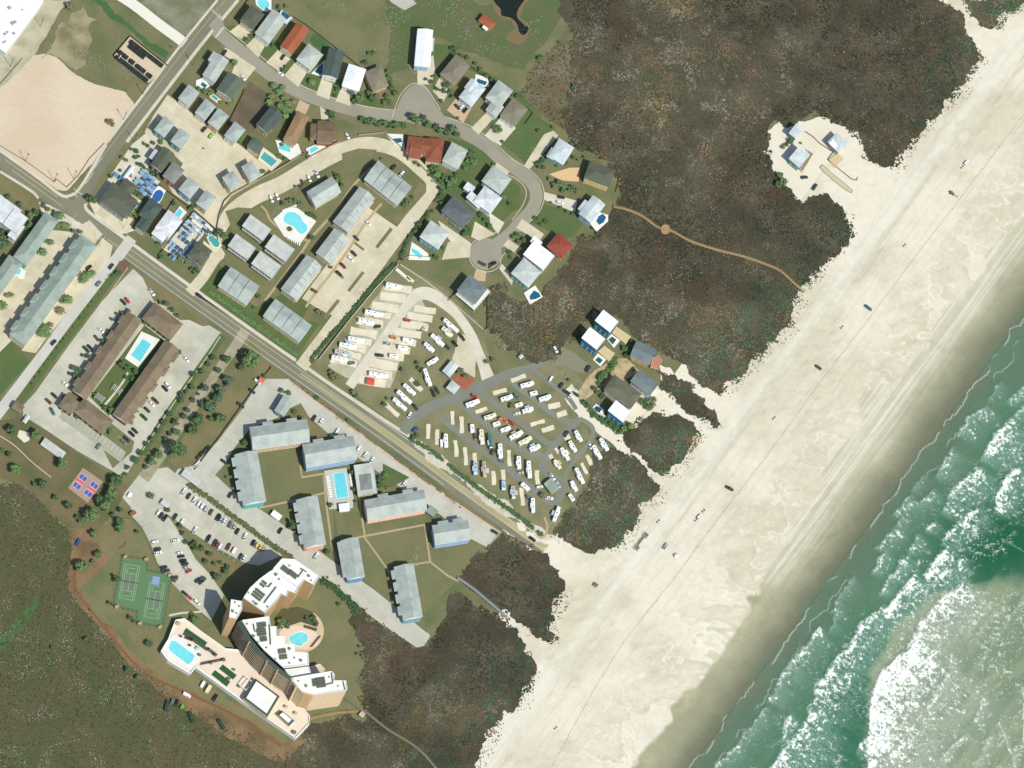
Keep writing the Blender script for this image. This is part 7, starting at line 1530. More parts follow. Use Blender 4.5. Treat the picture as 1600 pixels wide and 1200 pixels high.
for i in range(15):
    if i in (4, 7, 12): continue
    cart(188+i*3.4, 81+i*2.7, 54, BLK[(i+1) % 3], f'dark golf cart, {ORD[i]} from the inland end of the second row from the dirt lot', 'dark golf carts in the second row', 'dark')
def tent(lab, px, py, L, W, ang, h, m, cat='tent', nm='tent'):
    Lf = frame(px, py, ang, h); c = Lf(0, 0, 0); r = empty(nm, (c.x, c.y, 0), lab, cat)
    b = MB(); A = [Lf(p, q, h) for p, q in ((-L/2, -W/2), (L/2, -W/2), (L/2, W/2), (-L/2, W/2))]; R0, R1 = Lf(-L/2, 0, h+.5), Lf(L/2, 0, h+.5)
    b.add(A+[R0, R1], [(0, 1, 5, 4), (2, 3, 4, 5), (3, 0, 4), (1, 2, 5)]); b.obj('canopy', m, r)
    b = MB(); [b.box(p.x, p.y, 0, .12, .12, h) for p in A]; b.obj('frame', GALV, r)
tent('long narrow white tent in the corner cart yard', 200, 271, 27, 6, 53, 3, WH); tent('small beige shade cover at the inland corner of the dark cart yard', 187, 89, 6, 2.5, 54, 2, mat('beige_cloth', C(226, 216, 190)), 'canopy', 'canopy')
tent('red awning beside the camper drive', 579, 596, 12, 11, -8, 3, mat('red_cloth', C(214, 92, 72), .08, 1), 'awning', 'awning'); tent('coral red awning at the pastel condos gate', 409, 594, 9, 8, -30, 3, mat('coral_cloth', C(220, 120, 100), .08, 1), 'awning', 'awning')
tent('pale grey canopy over a trailer in the tower parking', 259, 787, 15, 9, -36, 2.6, mat('grey_cloth', C(206, 208, 202), .08, 1), 'canopy', 'canopy'); tent('single olive beach canopy standing on the sand', 931, 914, 6, 6, -40, 2.2, mat('olive_cloth', C(120, 120, 92), .1, 2), 'canopy', 'canopy')
tent('grey picnic roof at the scrub edge above the park road', 814, 557, 7, 6, 40, 2.6, mat('grey_cloth', C(206, 208, 202)), 'shelter', 'shelter'); tent('pale round topped picnic hut at the boardwalk junction', 566, 1116, 8, 8, -36, 2.8, mat('hut_thatch', C(198, 188, 162), .1, 1), 'shelter', 'shelter')
tent('white van sized tarpaulin cover on the hotel lot', 41, 655, 13, 7, 56, 2.2, mat('white_cloth', C(208, 214, 208), .06, 1), 'cover', 'cover')

# ---- vehicles
CP_ = 'cars in the tower parking'
row('tower parking row under the hedge', 'gate end', [(287, 768, 60, 'white', 'pickup'), (295, 775, 60, 'dark', 'suv'), (304, 781, 60, 'white', 'pickup'), (311, 787, 60, 'white', 'suv'), (316, 791, 60, 'white', 'suv'), (322, 795, 60, 'silver', 'suv'), (330, 800, 62, 'brown', 'suv'), (341, 808, 62, 'black', 'pickup'), (346, 811, 62, 'silver', 'car'), (351, 814, 62, 'white', 'car'), (360, 819, 62, 'grey', 'pickup'), (366, 823, 62, 'tan', 'car'), (371, 830, 62, 'black', 'suv'), (383, 838, 66, 'white', 'pickup'), (396, 848, 62, 'black', 'suv'), (402, 852, 62, 'yellow', 'suv'), (407, 856, 62, 'yellow', 'car'), (412, 857, 62, 'tan', 'car')], CP_)
row('tower parking row beside the planted island', 'gate end', [(274, 807, 62, 'dark', 'suv'), (285, 815, 62, 'white', 'suv'), (305, 828, 62, 'white', 'pickup'), (326, 841, 62, 'black', 'pickup'), (336, 848, 62, 'dark', 'pickup'), (340, 851, 62, 'red', 'car'), (344, 854, 62, 'white', 'suv'), (357, 854, 62, 'maroon', 'pickup'), (366, 860, 62, 'white', 'van'), (376, 869, 62, 'dark', 'car'), (382, 872, 62, 'white', 'car')], CP_)
row('group of three beside the trailer canopy', 'gatehouse end', [(248, 801, 56, 'white', 'suv'), (252, 805, 56, 'dark', 'suv'), (258, 809, 52, 'black', 'pickup')], CP_)
row('tower parking row along the lawn', 'gatehouse end', [(242, 847, 16, 'white', 'suv'), (246, 858, 16, 'dark', 'suv'), (247, 864, 14, 'white', 'pickup'), (256, 886, 14, 'dark', 'car'), (259, 892, 14, 'dark green', 'pickup'), (289, 927, -40, 'dark', 'car'), (296, 933, -40, 'red', 'car'), (308, 941, -40, 'white', 'suv')], CP_)
row('tower parking row against the island bushes', 'gatehouse end', [(274, 845, 16, 'white', 'pickup'), (280, 864, 10, 'white', 'car'), (283, 869, 10, 'dark', 'car'), (286, 876, 16, 'black', 'suv'), (289, 881, 16, 'dark', 'suv'), (291, 887, 22, 'silver', 'car'), (295, 892, 26, 'red', 'car'), (309, 906, 40, 'dark', 'car'), (315, 909, 40, 'dark', 'car')], CP_)
PCG = 'cars around the pastel condos'
row('condo lot by the dark wall', 'main road end', [(402, 596, -36, 'white', 'suv'), (394, 611, -36, 'dark', 'suv'), (376, 633, -36, 'dark green', 'pickup'), (324, 701, 46, 'dark', 'pickup'), (316, 708, 46, 'dark', 'suv'), (311, 714, 46, 'maroon', 'suv'), (308, 725, 46, 'white', 'pickup')], PCG)
row('pastel condos lower lane', 'gate end', [(350, 721, -36, 'dark', 'car'), (360, 717, 0, 'pale blue', 'car'), (360, 773, 60, 'dark', 'suv'), (438, 829, 60, 'dark', 'suv'), (494, 869, 56, 'white', 'pickup')][0:1]+[(360, 773, 60, 'dark', 'suv'), (438, 829, 60, 'black', 'suv'), (494, 869, 56, 'white', 'pickup')], PCG)
row('pastel condos lot beside the main road', 'office end', [(491, 653, 60, 'dark', 'suv'), (502, 658, 60, 'white', 'car'), (527, 674, 60, 'white', 'suv'), (561, 701, 60, 'white', 'suv'), (571, 711, 56, 'white', 'pickup'), (582, 718, 60, 'white', 'car'), (632, 755, 52, 'white', 'car'), (773, 831, -28, 'dark', 'suv')], PCG)
row('open flat trailer lane by the storage shed', 'gate', [(305, 752, -36, 'white', 'pickup')], PCG)
HG = 'cars around the brown hotel'
row('hotel row on the street side', 'main road end', [(237, 457, -46, 'white', 'pickup'), (199, 469, -50, 'red', 'car'), (193, 472, -46, 'dark', 'suv'), (158, 516, -36, 'white', 'car'), (151, 528, -50, 'brown', 'car'), (141, 543, -46, 'dark', 'suv'), (135, 546, -46, 'dark green', 'pickup'), (101, 599, -40, 'white', 'car'), (85, 618, -42, 'dark', 'suv'), (76, 627, -42, 'brown', 'suv'), (82, 643, -60, 'teal', 'pickup')], HG)
row('hotel row beside the clipped bushes', 'main road end', [(291, 561, -46, 'white', 'car'), (262, 602, -46, 'white', 'suv'), (258, 607, -46, 'black', 'suv'), (243, 626, -42, 'maroon', 'pickup'), (237, 631, -42, 'white', 'car'), (230, 640, -42, 'dark', 'car'), (225, 652, -42, 'dark green', 'pickup'), (211, 673, -42, 'dark', 'suv'), (206, 678, -42, 'black', 'suv'), (198, 686, -42, 'dark', 'suv'), (193, 690, -42, 'grey', 'car')], HG)
row('among the marked stalls behind the hotel', '', [(154, 697, 56, 'grey', 'suv')], HG)
row('light concrete street beside the hotel', 'main road end', [(174, 416, 56, 'dark', 'suv'), (154, 443, 50, 'grey', 'suv'), (84, 535, 50, 'dark', 'suv')], 'cars on the concrete street'); row('parked under the palms of the long row', '', [(139, 418, 44, 'black', 'suv')], 'cars on the concrete street')
CG_ = 'cars around the grey condos'
row('cream condo lane beside the kidney pool', 'low end', [(424, 311, -62, 'white', 'suv'), (433, 307, -62, 'white', 'suv'), (473, 285, -60, 'brown', 'car'), (483, 279, -60, 'white', 'suv'), (495, 272, -58, 'white', 'pickup')], CG_)
row('cream lot before the stepped condo rows', 'upper end', [(575, 348, -44, 'white', 'car'), (557, 372, -44, 'dark green', 'car'), (553, 396, -44, 'dark', 'suv'), (548, 404, -44, 'white', 'suv'), (536, 415, -44, 'maroon', 'suv'), (530, 427, -44, 'dark', 'car'), (491, 454, -30, 'brown', 'car')], CG_)
row('upper loop of the condo lane', 'inland end', [(615, 261, 46, 'dark', 'suv'), (628, 271, 50, 'white', 'car'), (687, 295, -46, 'dark', 'car')], CG_)
NG = 'cars in the residential streets'
for it in ((351, 82, 58, 'dark', 'suv', 'beside the grey L shaped house'), (442, 89, 56, 'dark', 'car', 'on the orange house driveway'), (438, 115, -30, 'white', 'car', 'at the foot of the orange house driveway'), (380, 121, -50, 'white', 'car', 'beside the dull green house'), (319, 202, 50, 'dark', 'suv', 'below the last upper court houses'), (330, 212, 54, 'lime', 'suv', 'in the court between the grey houses'), (543, 212, -60, 'white', 'car', 'below the brown cross roofed house'), (190, 339, -32, 'white', 'suv', 'on the driveway of the big corner house'), (715, 167, -44, 'dark green', 'suv', 'under the tree by the pale blue house'), (727, 172, 50, 'black', 'suv', 'before the pale blue house'), (721, 168, 50, 'white', 'car', 'between two dark ones before the pale blue house'), (877, 308, -8, 'dark', 'suv', 'on the white driveway of the sky blue house'), (875, 316, -8, 'white', 'suv', 'on the white driveway of the sky blue house'), (770, 412, 28, 'black', 'pickup', 'towing a trailer in the round turning circle')):
    row(it[5], '', [it[:5]], NG)
def trailer(lab, px, py, L, ang, m, h=.7, name='flat_trailer', W=2.2):
    p = g(px, py, h); a = heading(ang); r = empty(name, (p.x, p.y, .24), lab, 'trailer'); b = MB(); b.box(p.x, p.y, h, L, W, .12, a); c, s = math.cos(a), math.sin(a)
    for t in (-1, 1): b.box(p.x-s*t*W/2, p.y+c*t*W/2, h+.1, L, .08, .35, a)
    b.bar((p.x+c*L/2, p.y+s*L/2, h), (p.x+c*(L/2+1.3), p.y+s*(L/2+1.3), h), .12, .12); b.obj('bed', m, r)
    for t in (-1, 1): k = inst('wheel', veh_meshes('car')['wheel'], r, (-s*t*W/2, c*t*W/2, .34), a)
trailer('empty dark trailer behind the black pickup', 753, 412, 6, -26, DKMET)
row('driving on the upper part of the main road', '', [(311, 461, -36, 'black', 'car')], 'cars on the main road'); row('driving on the lower end of the main road', '', [(832, 842, -34, 'black', 'suv')], 'cars on the main road')
BG = 'vehicles on the beach'
for it in ((1510, 254, 46, 'white', 'suv', 'parked high up the beach with gear around it'), (1357, 481, -36, 'teal', 'pickup', 'parked by the bollard line in the middle beach'), (1279, 574, -34, 'brown', 'suv', 'parked by the bollard line above the dune paths'), (1140, 763, -28, 'dark green', 'pickup', 'parked by the bollard line below the dune paths'), (1093, 807, 46, 'white', 'suv', 'with two dark bins beside it on the beach'), (1040, 853, 54, 'silver', 'pickup', 'parked near the road end of the beach'), (1257, 277, 8, 'dark', 'suv', 'parked lengthwise at the beach houses'), (1273, 292, 56, 'dark green', 'pickup', 'parked slantwise below the beach houses')):
    row(it[5], '', [it[:5]], BG)
p = g(1487, 303); r = empty('tractor', p, 'olive beach tractor with a trailing arm beside the bollards', 'tractor'); b = MB(); b.box(p.x, p.y, .6, 3.4, 1.5, 1.0, -.6); b.box(p.x-.6, p.y+.4, 1.6, 1.5, 1.4, 1.1, -.6); b.obj('body', mat('tractor_olive', C(120, 116, 60), .1, 2), r)
b = MB(); b.bar((p.x+1.5, p.y-1, .9), (p.x+4.2, p.y-2.6, .5), .3, .3); b.obj('arm', DKMET, r)
for x, y in ((1.1, .4), (-1.1, 1.2), (.6, -1.2), (-1.4, -.3)): inst('wheel', veh_meshes('car')['wheel'], r, (x, y, .5), -.6, 1.5)
TG = 'vehicles on the dirt track'
for it in ((292, 1086, -26, 'white', 'van', 'parked on the dirt track'), (317, 1069, 60, 'white', 'van', 'beside the cream trailer under the terrace'), (336, 1090, 58, 'black', 'pickup', 'parked below the pool terrace'), (276, 1098, 70, 'black', 'pickup', 'among the dark trailers by the track'), (122, 847, 66, 'blue', 'pickup', 'alone at the edge of the rough field')): row(it[5], '', [it[:5]], TG)
def boxy(lab, px, py, L, W, ang, h, m, nm, cat):
    p = g(px, py, h); a = heading(ang); r = empty(nm, (p.x, p.y, .15), lab, cat); b = MB(); b.box(p.x, p.y, .5, L, W, h-.5, a); b.obj('body', m, r); c, s = math.cos(a), math.sin(a)
    b = MB(); [b.box(p.x+c*x, p.y+s*x, h, .12, W*.98, .08, a) for x in np.linspace(-L/2+.3, L/2-.3, max(3, int(L)))]; b.obj('roof_rib', m, r)
    for x in (-L*.3, L*.3):
        for t in (-1, 1): inst('wheel', veh_meshes('car')['wheel'], r, (c*x-s*t*(W/2-.1), s*x+c*t*(W/2-.1), .34), a)
GC = mat('dumpster_green', C(58, 72, 64), .1, 2); CC = mat('cream_box', C(232, 224, 182), .04, 2)
boxy('cream box trailer below the pool terrace', 326, 1076, 6, 2.6, 58, 2.8, CC, 'box_trailer', 'trailer'); boxy('long dark green trailer beside the track', 261, 1102, 8, 2.4, 76, 2.2, GC, 'box_trailer', 'trailer'); boxy('short grey green trailer beside the long one', 270, 1096, 4.5, 2.4, 70, 2, mat('trailer_grey', C(98, 112, 104), .1, 2), 'box_trailer', 'trailer')
boxy('dark waste container in the weeds by the track', 299, 1120, 7.5, 2.5, -70, 2, GC, 'waste_container', 'container'); boxy('dark waste container lower down the track', 346, 1131, 7.5, 2.5, -58, 2, GC, 'waste_container', 'container'); boxy('small bright green tractor body beside the dark pickup', 285, 1104, 3.4, 2, 62, 1.9, mat('lime_green', C(104, 180, 70), .06, 2), 'tractor', 'tractor')
boxy('white box trailer beside the hotel hedge', 203, 773, 3.6, 2.2, 56, 2, WHITE, 'box_trailer', 'trailer')
# ---- campers
CL_ = [(616, 446, 25, -12, 'white', 'fifth', 'white camper at the top of the upper camper park'), (585, 489, 29, -12, 'white', 'fifth', 'long white camper below two empty upper pads'), (573, 502, 25, -12, 'white', 'trailer', 'white camper with a dark car at its side'), (557, 530, 26, -10, 'white', 'trailer', 'white camper first of the tight lower cluster'), (544, 540, 27, -12, 'white', 'trailer', 'white camper second of the tight lower cluster'), (536, 551, 26, -12, 'silver', 'trailer', 'silver roofed camper in the tight lower cluster'), (531, 560, 25, -12, 'white', 'fifth', 'white camper nearest the road in the tight cluster'),
 (638, 531, 17, -10, 'white', 'trailer', 'white camper beside the red car on the inner pads'), (630, 543, 16, -10, 'white', 'trailer', 'short white camper above the rusty strip'), (616, 556, 15, -8, 'white', 'small', 'short white camper beside the pale car'), (592, 585, 30, -10, 'white', 'fifth', 'long white camper with a grey awning above the red awning'),
 (705, 508, 29, -42, 'white', 'fifth', 'long white camper at the outer bend of the cream drive'), (699, 518, 20, -42, 'cream', 'trailer', 'cream camper beside the long bend camper'), (684, 531, 25, -42, 'white', 'trailer', 'white camper in the middle of the grassy bend'), (671, 542, 19, -42, 'white', 'trailer', 'white camper on the rusty strip side of the bend'), (676, 564, 21, 32, 'white', 'small', 'white camper parked crosswise by the office'), (668, 589, 29, -70, 'white', 'fifth', 'long white camper behind the office brick'),
 (640, 608, 23, -42, 'white', 'trailer', 'white camper first beside the dark cars near the entrance'), (632, 620, 28, -42, 'white', 'fifth', 'long white camper second from the entrance'), (625, 631, 26, -42, 'white', 'motorhome', 'white camper with a dark side nearest the entrance'),
 (824, 600, 22, 16, 'white', 'trailer', 'white camper first in the top row'), (834, 614, 12, 14, 'white', 'small', 'short white camper in the top row'), (852, 621, 20, 18, 'white', 'fifth', 'wide white camper in the top row'),
 (792, 621, 20, 18, 'white', 'trailer', 'white camper first in the second row'), (811, 632, 13, 18, 'white', 'small', 'short white camper in the second row'), (825, 640, 18, 18, 'white', 'trailer', 'white camper third in the second row'),
 (739, 629, 23, 20, 'white', 'fifth', 'white camper beside a red car in the third row'), (766, 650, 20, 18, 'cream', 'trailer', 'cream camper in the third row'), (776, 662, 12, 18, 'white', 'small', 'short white camper in the third row'), (790, 670, 17, 20, 'white', 'small', 'white camper with a coral awning in the third row'), (807, 679, 24, 28, 'white', 'fifth', 'long white camper in the third row'), (821, 688, 24, 28, 'cream', 'fifth', 'long cream camper in the third row'), (836, 699, 18, 22, 'white', 'trailer', 'last white camper of the third row at the junction'),
 (738, 669, 13, -86, 'white', 'small', 'short white camper first in the fourth row'), (753, 682, 24, -84, 'cream', 'trailer', 'cream camper in the fourth row'), (766, 689, 24, -82, 'teal', 'trailer', 'teal grey camper in the fourth row'), (782, 704, 23, -86, 'white', 'trailer', 'white camper fourth in the fourth row'), (811, 722, 20, -86, 'white', 'trailer', 'white camper with a dark awning in the fourth row'), (827, 733, 28, -85, 'white', 'fifth', 'longest white camper in the fourth row'),
 (697, 688, 22, -87, 'white', 'fifth', 'white camper alone at the entrance end by the main road'), (743, 731, 21, -88, 'pale blue', 'motorhome', 'silver blue motorhome in the main road row'), (757, 733, 26, -86, 'tan', 'fifth', 'tan camper in the main road row'), (787, 758, 15, -88, 'pale blue', 'small', 'small pale blue camper in the main road row'), (802, 769, 20, -85, 'silver', 'motorhome', 'silver camper with roof gear in the main road row'), (833, 789, 23, -88, 'white', 'motorhome', 'white motorhome last in the main road row'), (821, 760, 15, -42, 'white', 'motorhome', 'white motorhome driving along the lowest park road'), (870, 802, 25, 70, 'white', 'fifth', 'long white camper alone at the sea end of the park'),
 (904, 681, 19, -60, 'white', 'fifth', 'white camper highest in the inner loop'), (895, 697, 19, -58, 'white', 'trailer', 'white camper second in the inner loop'), (883, 709, 22, -58, 'white', 'fifth', 'long white camper third in the inner loop'), (871, 725, 16, -56, 'cream', 'trailer', 'cream camper lowest in the inner loop'), (944, 694, 22, -58, 'white', 'fifth', 'white camper outermost beside the sandy path'), (933, 706, 24, -60, 'white', 'motorhome', 'white motorhome outermost but one by the sandy path'), (906, 743, 27, -64, 'white', 'fifth', 'long white camper at the scrub edge'), (897, 759, 17, -62, 'white', 'trailer', 'shorter camper at the scrub edge'), (893, 777, 12, -54, 'white', 'small', 'short white box camper at the scrub edge')]
for x, y, L, a, c, k, lab in CL_: rv(x, y, L, a, c, lab, k, 'campers in the camper park', W=random.choice((2.5, 2.6, 2.8)))
PG_ = 'cars in the camper park'
for it in ((590, 510, 12, 'dark green', 'suv', 'at the foot of the upper camper pads'), (606, 537, -8, 'silver', 'pickup', 'on the inner pads beside the drive'), (593, 555, -6, 'dark', 'pickup', 'across the drive from the tight cluster'), (549, 567, 12, 'teal', 'suv', 'below the tight camper cluster'), (614, 527, -14, 'orange', 'suv', 'on an inner pad'), (636, 500, -8, 'red', 'suv', 'on the upper inner pad'), (661, 514, 56, 'silver', 'car', 'by the rusty strip'), (722, 527, -52, 'dark', 'pickup', 'beside the sandy yard'), (711, 537, -46, 'black', 'suv', 'below the long bend camper'), (698, 541, -42, 'dark green', 'pickup', 'on the grass of the bend'), (677, 614, -66, 'black', 'pickup', 'nearest the office among the entrance pair'), (683, 610, -58, 'dark green', 'pickup', 'beside the black one near the office'), (649, 636, -52, 'dark', 'suv', 'at the end of the entrance campers'), (640, 648, 60, 'white', 'car', 'at the entrance road edge'), (649, 671, 40, 'blue', 'suv', 'beside the entrance bushes'), (741, 619, -30, 'red', 'suv', 'behind the first camper of the third row'), (788, 656, -36, 'orange', 'pickup', 'beside the coral awning'), (800, 661, -38, 'red', 'pickup', 'on the edge of the middle row road'), (807, 619, -40, 'teal', 'suv', 'behind the second row camper'), (799, 634, 8, 'dark', 'car', 'under the small tree of the second row'), (808, 646, 12, 'white', 'car', 'in the second row beside a dark one'), (742, 682, -86, 'brown', 'suv', 'on a pad in the fourth row'), (770, 706, 56, 'brown', 'suv', 'at the foot of the teal grey camper'), (784, 720, -20, 'grey', 'car', 'below the fourth camper of the fourth row'), (813, 739, 10, 'silver', 'car', 'below the dark awning camper'), (885, 678, 54, 'dark green', 'van', 'at the top of the inner loop'), (922, 696, -60, 'white', 'pickup', 'towing the outer motorhome'), (863, 745, -52, 'white', 'pickup', 'in the road above the washroom'), (872, 757, -54, 'silver', 'suv', 'beside the washroom block'), (843, 761, 14, 'white', 'suv', 'on the grass before the washroom'), (858, 778, -8, 'white', 'pickup', 'with a dark bed in the lowest park road'), (826, 778, -50, 'teal', 'suv', 'at the nose of the last road row motorhome'), (861, 592, 58, 'white', 'suv', 'on the turf by the wire enclosure'), (877, 602, 56, 'dark', 'suv', 'at the wire enclosure corner'), (886, 613, -32, 'dark', 'pickup', 'largest of the pair below the enclosure'), (900, 616, -34, 'dark green', 'suv', 'second of the pair below the enclosure'), (892, 617, 50, 'white', 'car', 'tucked between the two dark ones below the enclosure'), (919, 576, 58, 'dark', 'van', 'alone on the grass by the dune houses'), (868, 546, -58, 'white', 'suv', 'on the grey gravel patch')):
    row(it[5], '', [it[:5]], PG_)
tent('coral red awning between two third row campers', 782, 654, 6, 5, 30, 2.4, mat('coral_cloth', C(220, 120, 100)), 'awning', 'awning')
boxy('small white cargo trailer beside the lone entrance camper', 690, 692, 5.2, 1.6, -86, 2.2, WHITE, 'cargo_trailer', 'trailer')
for i, (x, y, a) in enumerate(((630, 429, -40), (641, 436, -38))):
    boxy(('cream long storage trailer along the white camper fence' if i == 0 else 'pale yellow storage box beside the long cream trailer'), x, y, 13 if i == 0 else 6, 2.2, a, 2.2, CC if i else mat('white_box', C(238, 234, 220), .03, 2), 'storage_trailer', 'trailer')
# ---- things on the beach
def bollard_mesh():
    b = MB(); b.cyl(0, 0, 0, 1.05, .17, .15, 7); return b.mesh('bollard', mat('bollard_timber', C(104, 94, 74), .2, 3))
bm = bollard_mesh(); bl = [(1606, 170), (1560, 232), (1507, 302), (1430, 402), (1358, 498), (1282, 597), (1190, 724), (1120, 814), (1057, 900), (1015, 952), (972, 1007), (930, 1075), (895, 1138), (858, 1206)]
acc = 0; pos = []
for (x0, y0), (x1, y1) in zip(bl, bl[1:]):
    d = math.hypot(x1-x0, y1-y0)
    while acc < d: pos.append((x0+(x1-x0)*acc/d, y0+(y1-y0)*acc/d)); acc += 4.36
    acc -= d
for x, y in pos:
    p = g(x, y); p.z = .1; tag(inst('bollard', bm, None, p), 'short timber bollard in the long dotted line down the beach', 'bollard', 'bollards in a line down the beach')
def bins(where, x, y):
    for k, (dx, dy) in enumerate(((-1.4, 1.3), (1.4, -1.3))):
        p = g(x+dx, y+dy); r = empty('litter_bin', (p.x, p.y, .1), ('lower' if k == 0 else 'upper')+' dark litter barrel of the pair '+where, 'litter bin', 'litter barrels on the beach')
        b = MB(); b.cyl(p.x, p.y, .1, 1.2, .42, .42, 10); b.obj('barrel', mat('barrel_grey', C(96, 92, 76), .15, 2), r); b = MB(); b.cyl(p.x, p.y, 1.2, 1.32, .46, .4, 10); b.obj('rim', DKMET, r)
for w, x, y in (('on the upper beach sand', 1413, 384), ('between the teal pickup and the brown car', 1315, 512), ('opposite the dune paths', 1209, 654), ('low on the beach by the lower scrub', 868, 1138), ('against the scrub by the beach platforms', 1028, 815), ('on the upper side of the white beach car', 1099, 799), ('on the lower side of the white beach car', 1087, 813), ('below the white jeep', 1503, 262)): bins(w, x, y)
tent('small white beach gazebo beside the bollards', 1057, 868, 6, 6, 20, 2.2, WH, 'gazebo', 'gazebo')
p = g(1412, 906)
# ---- trees, palms and shrubs
T = plants
T('in the clipped line beside the hotel lot', 'main road end', [(333, 559, 6), (325, 569, 5), (315, 581, 6), (303, 587, 7), (299, 605, 6), (291, 614, 5), (284, 617, 6), (283, 626, 6), (265, 647, 6), (256, 660, 6), (247, 674, 6), (237, 686, 6), (231, 695, 6), (222, 709, 7), (212, 719, 7), (199, 731, 5), (195, 741, 4)], 'round', 'dark', 'clipped bushes by the hotel lot', 'bush')
T('on the lane side of the white kerb', 'main road end', [(355, 564, 9), (341, 579, 6, 'blue'), (319, 607, 8, 'blue'), (310, 616, 3), (302, 626, 5, 'blue'), (292, 642, 6, 'blue'), (288, 651, 6, 'blue'), (275, 661, 7), (264, 678, 5), (259, 686, 5)], 'round', 'dark', 'lane trees')
T('on the lawn by the pastel condos', 'main road end', [(392, 562, 15, 'mid', 'oak'), (383, 552, 9, 'blue'), (379, 575, 8), (357, 595, 10, 'blue', 'oak'), (343, 610, 10, 'blue'), (340, 622, 9, 'blue', 'oak'), (329, 636, 12, 'blue', 'oak'), (318, 632, 8), (345, 655, 10, 'mid'), (329, 655, 6), (310, 656, 11, 'dark', 'oak'), (301, 672, 10), (276, 676, 7, 'mid')], 'round', 'dark', 'tree lawn trees')
T('around the lower end of the tree lane', 'lawn side', [(276, 703, 16, 'dark', 'oak'), (249, 711, 10, 'mid'), (238, 720, 9, 'mid'), (229, 730, 5)], 'round', 'dark')
T('in the dense clump beside the pickleball courts', 'lot end', [(181, 751, 12), (176, 768, 12, 'mid'), (168, 778, 11), (163, 789, 12, 'mid'), (156, 782, 9), (142, 804, 13, 'mid', 'oak')], 'round', 'dark', 'trees by the pickleball courts')
T('on the dry lawn behind the hotel', 'street end', [(18, 673, 10), (57, 680, 11, 'mid'), (2, 705, 6), (15, 712, 7), (94, 723, 12, 'mid'), (24, 733, 10, 'bright'), (54, 756, 5), (67, 759, 10), (87, 778, 6), (105, 791, 9), (121, 808, 5), (128, 814, 7, 'mid')], 'round', 'dark', 'trees behind the hotel')
T('along the dirt track', 'gate end', [(176, 804, 5), (187, 814, 9), (186, 826, 9, 'mid'), (214, 832, 5), (146, 833, 8, 'mid'), (154, 866, 8, 'mid'), (146, 878, 5, 'olive'), (127, 885, 11, 'mid', 'oak'), (182, 904, 8), (170, 942, 4), (176, 944, 3), (204, 965, 5), (210, 970, 4), (233, 1006, 7), (135, 998, 5), (80, 1012, 4), (200, 1046, 6), (217, 1059, 6, 'mid')], 'round', 'dark', 'trees along the dirt track')
T('around the tower parking', 'gatehouse end', [(237, 776, 7, 'olive'), (190, 797, 6), (262, 797, 5), (282, 822, 5), (285, 834, 5), (291, 848, 5), (306, 848, 5), (300, 852, 5), (307, 857, 7), (316, 857, 6), (327, 867, 6), (321, 877, 5), (335, 881, 4), (344, 879, 4), (356, 885, 5), (352, 893, 7), (340, 901, 8), (273, 906, 6), (318, 905, 5), (277, 902, 3)], 'round', 'dark', 'bushes around the tower parking', 'bush')
T('in the bed at the tower foot', 'parking end', [(306, 966, 9, 'mid'), (298, 970, 5), (300, 960, 5)], 'clump', 'dark')
T('in the tower garden', 'town end', [(440, 972, 9, 'mid'), (448, 977, 8), (437, 980, 6), (480, 966, 5), (490, 967, 7), (494, 976, 4)], 'clump', 'dark')
T('on the tower lawn', 'upper end', [(530, 944, 4), (562, 1010, 3), (558, 1021, 3)], 'round', 'dark')
T('by the short end of the pastel condos', 'upper end', [(382, 692, 6), (386, 686, 4), (354, 746, 3), (457, 819, 9), (452, 824, 5), (549, 739, 5), (553, 765, 5), (517, 789, 5), (512, 864, 6), (556, 783, 4)], 'round', 'dark')
T('in the wedge beside the club pavilion', 'upper end', [(595, 750, 9), (602, 743, 7, 'mid'), (594, 759, 7), (604, 762, 4, 'olive')], 'clump', 'dark')
T('beside the main road fronting the pastel condos', 'office end', [(439, 609, 6), (450, 614, 6, 'mid'), (460, 643, 5), (469, 652, 4), (495, 622, 5), (544, 656, 4), (414, 588, 5)], 'clump', 'dark')
T('around the camper park gate', 'gate end', [(523, 589, 9, 'olive'), (516, 582, 6, 'olive'), (551, 613, 6, 'olive'), (556, 618, 5), (600, 633, 6), (604, 622, 4), (648, 684, 6), (653, 680, 5, 'blue'), (652, 600, 6), (660, 580, 6), (651, 566, 5), (655, 576, 5), (664, 583, 4)], 'clump', 'dark')
T('in the rows of the camper park', 'inland end', [(630, 578, 5), (719, 580, 7, 'olive'), (727, 588, 6, 'mid'), (800, 633, 5), (848, 774, 6), (889, 594, 4), (762, 566, 5), (770, 562, 5)], 'round', 'olive')
T('in front of the brown hotel', 'upper end', [(250, 472, 5), (259, 476, 7), (268, 484, 6), (276, 493, 5), (281, 550, 5), (271, 564, 4), (227, 505, 8), (249, 520, 7), (260, 526, 6), (190, 568, 8), (200, 576, 8), (210, 580, 7), (207, 592, 6), (198, 590, 5), (148, 616, 6), (163, 637, 6), (173, 642, 8, 'mid'), (121, 651, 5), (162, 671, 6), (171, 674, 8, 'mid')], 'clump', 'dark', 'hotel court planting')
T('along the long wall of the hotel', 'main road end', [(200, 486, 5), (190, 490, 5), (182, 490, 3), (183, 501, 4), (174, 499, 4), (172, 519, 5), (168, 523, 5), (160, 534, 5), (138, 557, 5), (130, 556, 4), (115, 575, 6), (122, 578, 6), (110, 584, 4), (118, 586, 6)], 'round', 'blue', 'hotel wall bushes', 'bush')
T('under the lot side wall of the hotel', 'main road end', [(276, 556, 4), (262, 574, 4), (254, 586, 4), (244, 600, 3), (229, 622, 4), (220, 634, 4), (213, 643, 5), (206, 652, 5), (203, 660, 6)], 'clump', 'olive', 'hotel lot side shrubs')
